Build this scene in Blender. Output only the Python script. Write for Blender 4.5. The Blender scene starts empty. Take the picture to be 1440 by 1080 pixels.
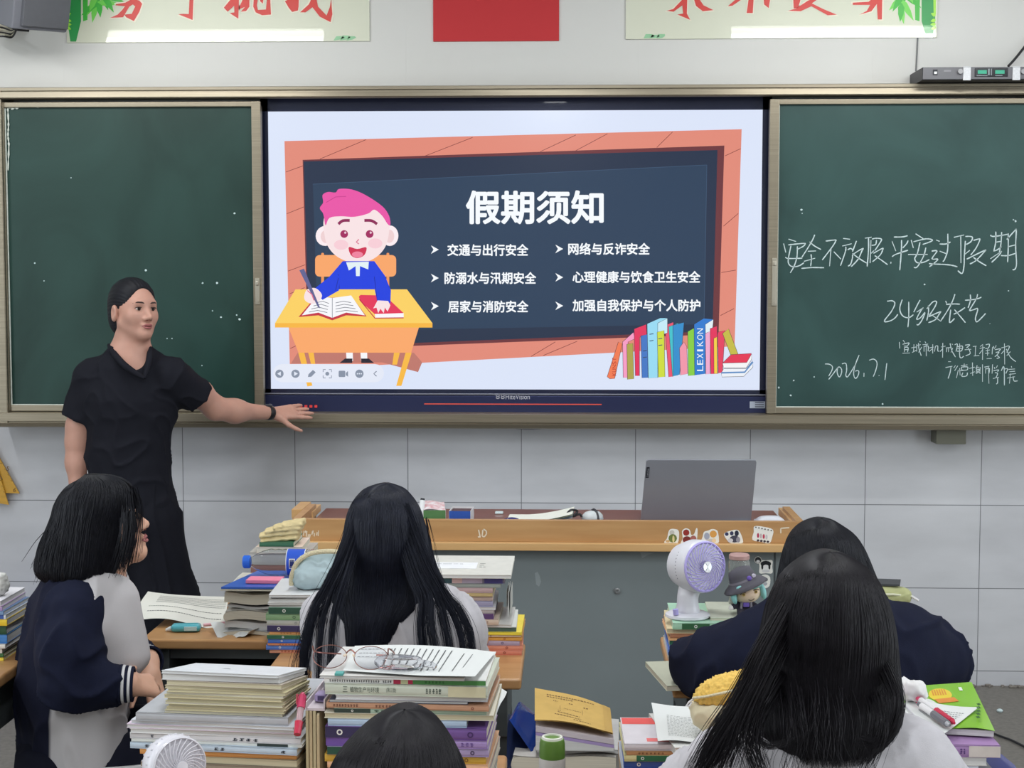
import bpy, bmesh, math, random
import numpy as np
from mathutils import Vector, Matrix, Euler

S = bpy.context.scene
C = S.collection
# ------------------------------------------------------------ camera, light, exposure
CAM = Vector((0.2138, -5.9339, 1.6)); YAW, PITCH, FPX = 0.0363, 0.0696, 2160.0
cam_data = bpy.data.cameras.new('camera'); cam = bpy.data.objects.new('camera', cam_data); C.objects.link(cam)
cam_data.sensor_fit = 'HORIZONTAL'; cam_data.sensor_width = 36.0; cam_data.lens = 36.0 * FPX / 1440.0
cam_data.clip_start = 0.05
cam.location = CAM; cam.rotation_euler = (math.pi / 2 - PITCH, 0, YAW)
S.camera = cam
S.view_settings.view_transform = 'Standard'; S.view_settings.look = 'None'
S.view_settings.gamma = 1.0; S.view_settings.use_curve_mapping = False
S.view_settings.exposure = 0.0
W = bpy.data.worlds.new('world'); S.world = W; W.use_nodes = True
W.node_tree.nodes['Background'].inputs[0].default_value = (0.86, 0.92, 1.0, 1)
W.node_tree.nodes['Background'].inputs[1].default_value = 0.55

def area(name, loc, sx, sy, power, col=(1, 1, 1), rot=(0, 0, 0)):
    l = bpy.data.lights.new(name, 'AREA'); l.shape = 'RECTANGLE'; l.size = sx; l.size_y = sy
    l.energy = power; l.color = col
    o = bpy.data.objects.new(name, l); C.objects.link(o); o.location = loc; o.rotation_euler = rot
    return o
# tubes along the ceiling of the classroom (rows run away from the board)
for ix, x in enumerate((-2.6, 0.1, 2.8)):
    for iy, y in enumerate((-2.2, -4.6, -7.0)):
        area('ceiling_tube_light', (x, y, 3.12), 0.18, 1.25, 23, (0.95, 0.98, 1.0))
# unseen fill lights added along both long walls to brighten upright surfaces
area('side_fill_light', (-4.1, -4.2, 1.75), 4.2, 1.6, 85, (0.86, 0.94, 1.0), (0, -math.pi / 2, 0))
area('side_fill_light', (4.3, -4.2, 1.75), 4.2, 1.6, 85, (0.86, 0.94, 1.0), (0, math.pi / 2, 0))
TUBE_POWER = 5.0

# ------------------------------------------------------------ helpers
RIGHT = Vector((math.cos(YAW), math.sin(YAW), 0))
FWD = Vector((-math.sin(YAW) * math.cos(PITCH), math.cos(YAW) * math.cos(PITCH), -math.sin(PITCH)))
UP = RIGHT.cross(FWD)
def at(u, v, Y):
    "the point of the place seen at pixel (u, v) of the 1440x1080 photo on the plane y = Y"
    d = RIGHT * ((u - 720) / FPX) - UP * ((v - 540) / FPX) + FWD
    return CAM + d * ((Y - CAM.y) / d.y)
def atz(u, v, Z):
    d = RIGHT * ((u - 720) / FPX) - UP * ((v - 540) / FPX) + FWD
    return CAM + d * ((Z - CAM.z) / d.z)

def lin(c):
    if isinstance(c, str):
        c = [int(c[i:i + 2], 16) for i in (0, 2, 4)]
    o = []
    for x in c:
        x = x / 255.0
        o.append(x / 12.92 if x <= 0.04045 else ((x + 0.055) / 1.055) ** 2.4)
    return (o[0], o[1], o[2], 1.0)

MATS = {}
def mat(name, col, rough=0.55, metal=0.0, var=0.0, vscale=20.0, bump=0.0, bscale=200.0, coat=0.0, spec=0.5,
        emit=0.0, trans=0.0, alpha=1.0, stretch=None, col2=None, sheen=0.0, ior=1.45, sss=0.0):
    if name in MATS:
        return MATS[name]
    m = bpy.data.materials.new(name); m.use_nodes = True; MATS[name] = m
    nt = m.node_tree; b = nt.nodes['Principled BSDF']; I = b.inputs
    c = lin(col)
    I['Base Color'].default_value = c; I['Roughness'].default_value = rough; I['Metallic'].default_value = metal
    I['Coat Weight'].default_value = coat; I['Coat Roughness'].default_value = 0.02
    I['Specular IOR Level'].default_value = spec; I['Transmission Weight'].default_value = trans
    I['Alpha'].default_value = alpha; I['Sheen Weight'].default_value = sheen; I['IOR'].default_value = ior
    if sss:
        I['Subsurface Weight'].default_value = sss; I['Subsurface Radius'].default_value = (0.012, 0.005, 0.003)
    if emit:
        I['Emission Color'].default_value = c; I['Emission Strength'].default_value = emit
    if var or bump or col2:
        tc = nt.nodes.new('ShaderNodeTexCoord'); mp = nt.nodes.new('ShaderNodeMapping')
        nt.links.new(tc.outputs['Object'], mp.inputs['Vector'])
        if stretch: mp.inputs['Scale'].default_value = stretch
    if var or col2:
        n = nt.nodes.new('ShaderNodeTexNoise'); n.inputs['Scale'].default_value = vscale; n.inputs['Detail'].default_value = 5
        nt.links.new(mp.outputs[0], n.inputs['Vector'])
        mix = nt.nodes.new('ShaderNodeMix'); mix.data_type = 'RGBA'
        if col2:
            mix.inputs[6].default_value = c; mix.inputs[7].default_value = lin(col2)
        else:
            mix.inputs[6].default_value = tuple(x * (1 - var) for x in c[:3]) + (1,)
            mix.inputs[7].default_value = tuple(min(1, x * (1 + var)) for x in c[:3]) + (1,)
        rp = nt.nodes.new('ShaderNodeValToRGB'); rp.color_ramp.elements[0].position = 0.3; rp.color_ramp.elements[1].position = 0.7
        nt.links.new(n.outputs['Fac'], rp.inputs[0]); nt.links.new(rp.outputs[0], mix.inputs[0])
        nt.links.new(mix.outputs[2], I['Base Color'])
    if bump:
        n2 = nt.nodes.new('ShaderNodeTexNoise'); n2.inputs['Scale'].default_value = bscale; n2.inputs['Detail'].default_value = 3
        nt.links.new(mp.outputs[0], n2.inputs['Vector'])
        bp = nt.nodes.new('ShaderNodeBump'); bp.inputs['Strength'].default_value = bump; bp.inputs['Distance'].default_value = 0.004
        nt.links.new(n2.outputs['Fac'], bp.inputs['Height']); nt.links.new(bp.outputs[0], I['Normal'])
    return m

class MB:
    "collects shapes; build() links them as ONE mesh object"
    def __init__(s): s.v = []; s.f = []; s.m = []; s.mats = []; s.bev = False
    def mi(s, m):
        if m is None: return 0
        if m not in s.mats: s.mats.append(m)
        return s.mats.index(m)
    def add(s, vs, fs, m=None, X=None):
        o = len(s.v); i = s.mi(m)
        for p in vs:
            p = Vector(p); s.v.append(tuple(X @ p) if X else tuple(p))
        for f in fs: s.f.append(tuple(o + k for k in f)); s.m.append(i)
        return s
    def box(s, c, size, m=None, r=0.0, X=None, seg=2):
        c = Vector(c); hx, hy, hz = [k / 2 for k in size]
        if r <= 0:
            vs = [(c.x + a * hx, c.y + b * hy, c.z + d * hz) for d in (-1, 1) for b in (-1, 1) for a in (-1, 1)]
            return s.add(vs, [(0, 2, 3, 1), (4, 5, 7, 6), (0, 1, 5, 4), (2, 6, 7, 3), (0, 4, 6, 2), (1, 3, 7, 5)], m, X)
        s.bev = True; bm = bmesh.new(); bmesh.ops.create_cube(bm, size=1)
        for v in bm.verts: v.co = Vector((v.co.x * size[0], v.co.y * size[1], v.co.z * size[2])) + c
        bmesh.ops.bevel(bm, geom=bm.edges[:], offset=min(r, min(size) * .49), segments=seg, affect='EDGES', profile=0.5)
        bm.verts.index_update()
        s.add([v.co for v in bm.verts], [[v.index for v in f.verts] for f in bm.faces], m, X); bm.free(); return s
    def tube(s, pts, r, n=8, m=None, cap=True, X=None):
        pts = [Vector(p) for p in pts]; N = len(pts)
        rs = [r] * N if isinstance(r, (int, float)) else list(r)
        vs = []; fs = []; prev = None
        for i, p in enumerate(pts):
            t = (pts[min(i + 1, N - 1)] - pts[max(i - 1, 0)])
            t = t.normalized() if t.length > 1e-9 else Vector((0, 0, 1))
            if prev is None:
                a = Vector((0, 0, 1)) if abs(t.z) < .9 else Vector((1, 0, 0))
                prev = t.cross(a).normalized()
            prev = (prev - t * prev.dot(t)); prev = prev.normalized() if prev.length > 1e-6 else t.orthogonal().normalized()
            b = t.cross(prev)
            for k in range(n):
                a = 2 * math.pi * k / n
                vs.append(p + (prev * math.cos(a) + b * math.sin(a)) * rs[i])
        for i in range(N - 1):
            for k in range(n):
                k2 = (k + 1) % n
                fs.append((i * n + k, i * n + k2, (i + 1) * n + k2, (i + 1) * n + k))
        if cap:
            fs.append(tuple(range(n - 1, -1, -1))); fs.append(tuple((N - 1) * n + k for k in range(n)))
        return s.add(vs, fs, m, X)
    def lathe(s, prof, n=24, m=None, X=None, sx=1.0, sy=1.0):
        vs = []; fs = []; N = len(prof)
        for r, z in prof:
            for k in range(n):
                a = 2 * math.pi * k / n; vs.append((r * math.cos(a) * sx, r * math.sin(a) * sy, z))
        for i in range(N - 1):
            for k in range(n):
                k2 = (k + 1) % n; fs.append((i * n + k, i * n + k2, (i + 1) * n + k2, (i + 1) * n + k))
        if prof[0][0] > 1e-6: fs.append(tuple(range(n - 1, -1, -1)))
        if prof[-1][0] > 1e-6: fs.append(tuple((N - 1) * n + k for k in range(n)))
        return s.add(vs, fs, m, X)
    def prism(s, pts, t, m=None, X=None, axis=None):
        "pts: ring of 3D points; extruded by vector t"
        pts = [Vector(p) for p in pts]; t = Vector(t); n = len(pts)
        vs = pts + [p + t for p in pts]
        fs = [tuple(range(n)), tuple(range(2 * n - 1, n - 1, -1))] + [(k, n + k, n + (k + 1) % n, (k + 1) % n) for k in range(n)]
        return s.add(vs, fs, m, X)
    def poly(s, pts, m=None, X=None):
        return s.add(pts, [tuple(range(len(pts)))], m, X)
    def grid(s, fn, nu, nv, m=None, X=None, cu=False, flip=False):
        vs = [fn(i / (nu - (0 if cu else 1)), j / (nv - 1)) for j in range(nv) for i in range(nu)]
        fs = []
        for j in range(nv - 1):
            for i in range(nu if cu else nu - 1):
                i2 = (i + 1) % nu; q = (j * nu + i, j * nu + i2, (j + 1) * nu + i2, (j + 1) * nu + i)
                fs.append(q[::-1] if flip else q)
        return s.add(vs, fs, m, X)
    def build(s, name, m=None, parent=None, smooth=35, loc=None):
        me = bpy.data.meshes.new(name)
        me.from_pydata(s.v, [], s.f)
        mats = s.mats if s.mats else [m]
        for x in mats: me.materials.append(x if x else m)
        if len(mats) > 1: me.polygons.foreach_set('material_index', s.m)
        bm = bmesh.new(); bm.from_mesh(me); bmesh.ops.recalc_face_normals(bm, faces=bm.faces[:]); bm.to_mesh(me); bm.free()
        if smooth:
            me.shade_smooth()
            if smooth < 180: me.set_sharp_from_angle(angle=math.radians(smooth))
        me.update()
        o = bpy.data.objects.new(name, me); C.objects.link(o)
        if s.bev and smooth:
            wn = o.modifiers.new('weighted_normal', 'WEIGHTED_NORMAL'); wn.keep_sharp = True; wn.weight = 80
        if parent: o.parent = parent
        if loc is not None: o.location = loc
        return o

def tag(o, label=None, cat=None, group=None, kind=None):
    if label: o['label'] = label
    if cat: o['category'] = cat
    if group: o['group'] = group
    if kind: o['kind'] = kind
    return o
def thing(name, label, cat, loc=(0, 0, 0), rz=0.0, group=None):
    o = bpy.data.objects.new(name, None); C.objects.link(o); o.empty_display_size = 0.05
    o.location = loc; o.rotation_euler = (0, 0, rz)
    return tag(o, label, cat, group)
def structure(o): o['kind'] = 'structure'; return o

def spline(pts, n=6, closed=False):
    "Catmull-Rom through the points"
    P = [Vector(p) for p in pts]; N = len(P); out = []
    for i in range(N if closed else N - 1):
        a, b, c, d = (P[(i - 1) % N], P[i], P[(i + 1) % N], P[(i + 2) % N]) if closed else \
                     (P[max(i - 1, 0)], P[i], P[i + 1], P[min(i + 2, N - 1)])
        for k in range(n):
            t = k / n
            out.append(0.5 * ((2 * b) + (c - a) * t + (2 * a - 5 * b + 4 * c - d) * t * t + (3 * b - a - 3 * c + d) * t ** 3))
    if not closed: out.append(P[-1])
    return out

def text_mesh(body, bold=0.0):  # bold: overprinted with small shifts
    "flat letters as (verts, faces) in a unit box 0..1 x 0..1 and their aspect"
    c = bpy.data.curves.new('t', 'FONT'); c.body = body; c.resolution_u = 3
    o = bpy.data.objects.new('t', c); C.objects.link(o)
    dg = bpy.context.evaluated_depsgraph_get(); me = bpy.data.meshes.new_from_object(o.evaluated_get(dg))
    V = np.array([v.co[:] for v in me.vertices]); Fs = [tuple(p.vertices) for p in me.polygons]
    bpy.data.objects.remove(o); bpy.data.meshes.remove(me); bpy.data.curves.remove(c)
    if bold:
        V0, F0 = V, Fs; V = []; Fs = []
        for k in range(8):
            a = k * math.pi / 4; Fs += [tuple(i + len(V) * len(V0) for i in f) for f in F0]; V.append(V0 + np.array((bold * math.cos(a), bold * math.sin(a), 0)))
        V = np.concatenate(V)
    lo = V.min(0); hi = V.max(0)
    return (V[:, :2] - lo[:2]) / (hi[:2] - lo[:2]), Fs, (hi[0] - lo[0]) / (hi[1] - lo[1])
# ------------------------------------------------------------ the room
WALL_Y = 0.06
def tile_wall_material():
    m = bpy.data.materials.new('wall_tile_and_paint'); m.use_nodes = True; nt = m.node_tree; b = nt.nodes['Principled BSDF']
    N = nt.nodes.new; L = nt.links.new
    tc = N('ShaderNodeTexCoord'); sep = N('ShaderNodeSeparateXYZ'); L(tc.outputs['Object'], sep.inputs[0])
    comb = N('ShaderNodeCombineXYZ')
    ax = N('ShaderNodeMath'); ax.operation = 'ADD'; ax.inputs[1].default_value = TILE_OX; L(sep.outputs[0], ax.inputs[0])
    az = N('ShaderNodeMath'); az.operation = 'ADD'; az.inputs[1].default_value = TILE_OZ; L(sep.outputs[2], az.inputs[0])
    L(ax.outputs[0], comb.inputs[0]); L(az.outputs[0], comb.inputs[1])
    br = N('ShaderNodeTexBrick'); br.offset = 0.0; br.squash = 1.0
    br.inputs['Scale'].default_value = 1.0; br.inputs['Mortar Size'].default_value = 0.0016; br.inputs['Mortar Smooth'].default_value = 0.2
    br.inputs['Brick Width'].default_value = TILE_W; br.inputs['Row Height'].default_value = TILE_H
    br.inputs['Color1'].default_value = lin((206, 207, 212)); br.inputs['Color2'].default_value = lin((200, 201, 207))
    br.inputs['Mortar'].default_value = lin((112, 114, 120)); L(comb.outputs[0], br.inputs['Vector'])
    ns = N('ShaderNodeTexNoise'); ns.inputs['Scale'].default_value = 2.5; ns.inputs['Detail'].default_value = 6
    mp = N('ShaderNodeMapping'); mp.inputs['Scale'].default_value = (1, 1, 3); L(tc.outputs['Object'], mp.inputs[0]); L(mp.outputs[0], ns.inputs['Vector'])
    mx = N('ShaderNodeMix'); mx.data_type = 'RGBA'; mx.blend_type = 'MULTIPLY'; mx.inputs[0].default_value = 0.35
    L(br.outputs['Color'], mx.inputs[6]); L(ns.outputs['Fac'], mx.inputs[7])
    sc = N('ShaderNodeVectorMath'); sc.operation = 'SCALE'; sc.inputs[3].default_value = 1.18; L(mx.outputs[2], sc.inputs[0])
    # paint above the tiles
    gt = N('ShaderNodeMath'); gt.operation = 'GREATER_THAN'; gt.inputs[1].default_value = 1.35; L(sep.outputs[2], gt.inputs[0])
    pn = N('ShaderNodeTexNoise'); pn.inputs['Scale'].default_value = 1.4; pn.inputs['Detail'].default_value = 4; L(tc.outputs['Object'], pn.inputs['Vector'])
    pm = N('ShaderNodeMix'); pm.data_type = 'RGBA'; pm.inputs[6].default_value = lin((212, 212, 209)); pm.inputs[7].default_value = lin((220, 220, 218)); L(pn.outputs['Fac'], pm.inputs[0])
    fm = N('ShaderNodeMix'); fm.data_type = 'RGBA'; L(gt.outputs[0], fm.inputs[0]); L(sc.outputs[0], fm.inputs[6]); L(pm.outputs[2], fm.inputs[7])
    L(fm.outputs[2], b.inputs['Base Color'])
    rm = N('ShaderNodeMix'); L(gt.outputs[0], rm.inputs[0]); rm.inputs[2].default_value = 0.42; rm.inputs[3].default_value = 0.75; L(rm.outputs[0], b.inputs['Roughness'])
    bp = N('ShaderNodeBump'); bp.inputs['Strength'].default_value = 0.25; bp.inputs['Distance'].default_value = 0.002; bp.invert = True
    L(br.outputs['Fac'], bp.inputs['Height']); L(bp.outputs[0], b.inputs['Normal'])
    return m
_a = at(415, 660, WALL_Y); _b = at(1380, 660, WALL_Y); TILE_W = (_b.x - _a.x) / 6.0
_z1 = at(900, 708, WALL_Y).z; _z2 = at(900, 824, WALL_Y).z; TILE_H = _z1 - _z2
TILE_OX = 20 * TILE_W - _a.x; TILE_OZ = 20 * TILE_H - _z1
XL, XR, YB, ZT = -4.2, 4.4, -8.6, 3.25
structure(MB().box(((XL + XR) / 2, WALL_Y + .1, ZT / 2), (XR - XL, .2, ZT)).build('wall_front', tile_wall_material(), smooth=0))
paint = mat('side_wall_paint', (214, 214, 210), 0.8, var=.03, vscale=1.5)
structure(MB().box((XL - .1, (YB + WALL_Y) / 2, ZT / 2), (.2, WALL_Y - YB, ZT)).build('wall_left', paint, smooth=0))
structure(MB().box((XR + .1, (YB + WALL_Y) / 2, ZT / 2), (.2, WALL_Y - YB, ZT)).build('wall_right', paint, smooth=0))
structure(MB().box(((XL + XR) / 2, YB - .1, ZT / 2), (XR - XL, .2, ZT)).build('wall_back', paint, smooth=0))
structure(MB().box(((XL + XR) / 2, (YB + WALL_Y) / 2, ZT + .1), (XR - XL + .4, WALL_Y - YB + .6, .2)).build('ceiling', mat('ceiling_paint', (225, 226, 224), .9), smooth=0))
structure(MB().box(((XL + XR) / 2, (YB + WALL_Y) / 2, -.1), (XR - XL + .4, WALL_Y - YB + .6, .2)).build('floor',
    mat('floor_terrazzo', (118, 114, 108), .55, var=.16, vscale=55, bump=.12, bscale=120), smooth=0))
# lamps hung before the board; their glow is mirrored in the two slogan panels
def board_lamp(u0, u1, v, label):
    y = -0.95
    # mirror of the reflection seen in the panel plane
    ym = 2 * 0.03 - y
    a = at(u0, v, ym); b = at(u1, v, ym); cx = (a.x + b.x) / 2; z = (a.z + b.z) / 2; ln = b.x - a.x
    t = thing('board_lamp', label, 'lamp', (cx, y, z), 0, 'tube lamps hung before the board')
    MB().box((0, -.03, .045), (ln + .08, .10, .05), r=.01).tube([(-ln * .4, 0, .07), (-ln * .4, 0, ZT - z)], .006).tube([(ln * .4, 0, .07), (ln * .4, 0, ZT - z)], .006).build('housing', mat('lamp_housing', (225, 228, 225), .4), t)
    MB().tube([(-ln / 2, 0, 0), (ln / 2, 0, 0)], .016, 12).build('tube', mat('lamp_tube', (255, 255, 250), emit=9), t)
    area('board_lamp_light', (cx, y + .01, z - .03), ln, .04, TUBE_POWER, (1, 1, .98), (math.radians(50), 0, 0))
board_lamp(108, 453, 47, 'tube lamp mirrored as white bar in the left slogan panel')
board_lamp(1030, 1318, 42, 'tube lamp mirrored as white bar in the right slogan panel')
# ------------------------------------------------------------ blackboard, display
ALU = mat('champagne_aluminium', (150, 141, 124), .38, .75, var=.12, vscale=6, stretch=(.4, 1, 30))
ALU_D = mat('aluminium_dark_slot', (46, 42, 44), .5, .5)
YF = -0.09                                     # front of the outer frame
zt1 = at(720, 119.2, YF).z; zt0 = at(720, 136.0, YF).z
zb1 = at(720, 582.0, YF).z; zb0 = at(720, 602.0, YF).z
xl = at(6, 360, YF).x; xr = at(1462, 360, YF).x
def rail(mb, x0, x1, prof):
    "profile of (y, z) points swept along x"
    mb.prism([(x0, y, z) for y, z in prof], (x1 - x0, 0, 0))
fr = thing('blackboard_casing', 'long bronze aluminium frame around the sliding boards and the display', 'blackboard frame', (0, 0, 0))
h = zt1 - zt0; mb = MB()
rail(mb, xl - .06, xr + .06, [(WALL_Y, zt1), (YF + .012, zt1), (YF + .004, zt1 - .003), (YF + .004, zt1 - .3 * h), (YF + .012, zt1 - .34 * h), (YF + .012, zt1 - .40 * h), (YF, zt1 - .44 * h), (YF - .004, zt1 - .9 * h), (YF, zt0), (YF + .03, zt0), (YF + .03, zt0 + .01), (WALL_Y, zt0 + .01)])
mb.build('top_rail', ALU, fr, 25)
h = zb1 - zb0; mb = MB()
rail(mb, xl - .06, xr + .06, [(WALL_Y, zb1), (YF + .008, zb1), (YF, zb1 - .06 * h), (YF, zb1 - .62 * h), (YF + .008, zb1 - .68 * h), (YF + .008, zb1 - .74 * h), (YF - .002, zb1 - .78 * h), (YF + .002, zb0), (YF + .012, zb0 - .004), (WALL_Y, zb0 - .004)])
mb.build('bottom_rail', ALU, fr, 25)
for s, x in ((-1, xl), (1, xr)):
    MB().box((x + s * .03, (WALL_Y + YF) / 2, (zt1 + zb0) / 2), (.06, WALL_Y - YF - .006, zt1 - zb0 - .006), r=.006).build('side_post', ALU, fr)
MB().box(((xl + xr) / 2, .045, (zt0 + zb1) / 2), (xr - xl, .02, zt0 - zb1)).build('back_plate', ALU_D, fr, 0)

def green_material(name, a, b, seed):
    m = bpy.data.materials.new(name); m.use_nodes = True; nt = m.node_tree; p = nt.nodes['Principled BSDF']; N = nt.nodes.new; L = nt.links.new
    tc = N('ShaderNodeTexCoord'); mp = N('ShaderNodeMapping'); mp.inputs['Location'].default_value = (seed, 0, seed); mp.inputs['Scale'].default_value = (1.0, 1, .8); mp.inputs['Rotation'].default_value = (0, .6, 0)
    L(tc.outputs['Object'], mp.inputs[0])
    n = N('ShaderNodeTexNoise'); n.inputs['Scale'].default_value = 2.2; n.inputs['Detail'].default_value = 7; n.inputs['Distortion'].default_value = 1.2; L(mp.outputs[0], n.inputs['Vector'])
    r = N('ShaderNodeValToRGB'); r.color_ramp.elements[0].position = .35; r.color_ramp.elements[1].position = .8
    r.color_ramp.elements[0].color = lin(a); r.color_ramp.elements[1].color = lin(b); L(n.outputs['Fac'], r.inputs[0]); L(r.outputs[0], p.inputs['Base Color'])
    p.inputs['Roughness'].default_value = .42; p.inputs['Specular IOR Level'].default_value = .35
    n2 = N('ShaderNodeTexNoise'); n2.inputs['Scale'].default_value = 900; L(tc.outputs['Object'], n2.inputs['Vector'])
    bp = N('ShaderNodeBump'); bp.inputs['Strength'].default_value = .08; bp.inputs['Distance'].default_value = .001; L(n2.outputs['Fac'], bp.inputs['Height']); L(bp.outputs[0], p.inputs['Normal'])
    return m
CHALK = mat('chalk', (205, 222, 224), .95, var=.25, vscale=900)
YS = -0.052
zs1 = at(720, 141.5, YS).z; zs0 = at(720, 580, YS).z
def sliding_board(name, label, x0, x1, mt, post_l, post_r):
    "x0..x1 outer edges; posts of given widths left and right"
    t = thing(name, label, 'blackboard', ((x0 + x1) / 2, YS, zs0)); cx = (x0 + x1) / 2
    w = x1 - x0; hh = zs1 - zs0; top = .02; bot = .024
    for nm, c, sz in (('frame_rail', (0, 0, hh - top / 2), (w, .03, top)), ('frame_rail', (0, 0, bot / 2), (w, .03, bot)),
                      ('frame_post', (-w / 2 + post_l / 2, -.002, hh / 2), (post_l, .034, hh)), ('frame_post', (w / 2 - post_r / 2, -.002, hh / 2), (post_r, .034, hh))):
        MB().box(c, sz, r=.003).build(nm, ALU, t)
    pw = w - post_l - post_r; px = (post_l - post_r) / 2; ph = hh - top - bot
    MB().box((px, .006, bot + ph / 2), (pw + .01, .012, ph + .01)).build('writing_surface', mt, t, 0)
    # pale sealing bead round the green panel
    bead = MB(); q = [(px - pw / 2, bot), (px + pw / 2, bot), (px + pw / 2, bot + ph), (px - pw / 2, bot + ph)]
    bead.tube([(x, -.003, z) for x, z in q[:2]], .0032, 6).tube([(x, -.003, z) for x, z in q[1:3]], .0024, 6).tube([(x, -.003, z) for x, z in (q[0], q[3])], .0034, 6)
    rnd = random.Random(3)
    bead.build('sealing_bead', mat('sealant_white', (215, 222, 214), .6, var=.1, vscale=60), t)
    return t
def rel(t, p, dy): return (p.x - t.location.x, dy, p.z - t.location.z)
xa = at(7, 360, YS).x; xb = at(370, 360, YS).x
LB = sliding_board('blackboard', 'green sliding blackboard left of the display, wiped clean behind the teacher', xa, xb, green_material('board_green_left', (23, 54, 48), (41, 74, 68), 3.0), .014, .036)
xc = at(1079.5, 360, YS).x; xd = at(1458, 360, YS).x
RB = sliding_board('blackboard', 'green sliding blackboard right of the display, with white chalk writing', xc, xd, green_material('board_green_right', (39, 68, 66), (58, 91, 88), 7.0), .036, .014)
for t, u in ((LB, 363.5), (RB, 1088)):
    m_ = MB(); p0 = at(u, 363 if t is RB else 391, YS); p1 = at(u, 430 if t is RB else 428, YS)
    a = rel(t, p0, -.022); b = rel(t, p1, -.022); cz = (a[2] + b[2]) / 2; hz = a[2] - b[2]; cx = a[0]
    m_.box((cx, -.021, cz), (.018, .006, hz), r=.002).box((cx, -.026, a[2] - .02), (.012, .008, .018), r=.003).tube([(cx, -.024, b[2] + .014), (cx, -.032, b[2] + .014)], .006, 10)
    m_.build('latch', mat('latch_steel', (196, 190, 176), .3, .9), t)
# sealant smear along the top left corner of the left panel
mb = MB(); p = [at(u, v, YS) for u, v in ((13, 151), (17, 153), (24, 152), (33, 149.5), (42, 149), (55, 150.5))]
mb.tube([rel(LB, q, -.004) for q in spline(p, 4)], [.0035 + .0028 * math.sin(i * 1.7) for i in range(len(spline(p, 4)))], 6)
p = [at(u, v, YS) for u, v in ((11.5, 152), (12.5, 175), (11.8, 190), (13, 206), (11.6, 240))]
mb.tube([rel(LB, q, -.004) for q in spline(p, 6)], [.003 + .0016 * math.sin(i * 2.3) for i in range(len(spline(p, 6)))], 6)
mb.build('sealant_smear', mat('sealant_white', (215, 222, 214)), LB)
# chalk writing traced stroke by stroke
def chalk(strokes, ox, oy, sc, w, dots=False):
    mb = MB(); rnd = random.Random(len(strokes) + int(ox))
    for st in strokes:
        if len(st) == 1: st = [st[0], (st[0][0] + .5 * sc, st[0][1] + .5 * sc)]
        P = spline([(ox + x / sc, oy + y / sc, 0) for x, y in st], 6) if len(st) > 2 else [Vector((ox + x / sc, oy + y / sc, 0)) for x, y in st]
        pts = [Vector(rel(RB, at(p.x, p.y, YS), -.0006)) for p in P]
        L_ = []; R_ = []
        for i, p in enumerate(pts):
            t = pts[min(i + 1, len(pts) - 1)] - pts[max(i - 1, 0)]; n = Vector((-t.z, 0, t.x)).normalized()
            ww = w * (.8 + .35 * rnd.random()) * (.75 if i in (0, len(pts) - 1) else 1)
            L_.append(p + n * ww / 2); R_.append(p - n * ww / 2)
        k = len(pts); off = Vector((0, -.0006, 0))
        vs = L_ + R_ + [q + off for q in L_] + [q + off for q in R_]
        fs = []
        for i in range(k - 1):
            fs += [(2 * k + i, 2 * k + i + 1, 3 * k + i + 1, 3 * k + i), (i, i + 1, 2 * k + i + 1, 2 * k + i), (k + i, 3 * k + i, 3 * k + i + 1, k + i + 1)]
        mb.add(vs, fs)
    return mb
WA = [[(95,180),(120,280)],[(150,130),(235,157)],[(148,195),(320,178),(335,190),(310,215),(250,245)],[(250,210),(245,330),(215,430),(170,510)],[(178,205),(150,340),(150,400),(180,435),(230,440),(280,425),(325,395)],[(115,333),(150,348),(305,345)],
[(445,80),(425,130),(380,210),(300,335)],[(388,160),(440,205),(515,247)],[(368,267),(460,263)],[(325,380),(450,345)],[(403,300),(408,350),(400,435)],[(295,460),(420,450),(550,452)],
[(568,152),(675,140),(680,155),(640,220),(530,365)],[(628,240),(612,435)],[(660,272),(740,355)],
[(765,122),(842,132)],[(755,208),(860,182)],[(795,215),(790,270),(735,430)],[(815,250),(850,235),(870,250)],[(915,150),(900,190),(870,270)],[(820,435),(850,410),(870,340),(880,300),(985,235),(975,265),(930,360),(855,440)],[(870,290),(940,345),(1030,400)],
[(1010,120),(1085,108)],[(1050,115),(1050,250),(1035,438)],[(1078,140),(1068,400)],[(1090,130),(1135,120),(1195,130),(1180,170),(1120,260)],[(1140,140),(1130,190),(1085,200)],[(1080,290),(1110,260)],[(1105,290),(1205,235),(1210,250),(1180,310),(1095,385)],[(1120,315),(1200,370),(1265,418)],
[(1303,385),(1300,405)],[(1315,155),(1358,265)]]
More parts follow.
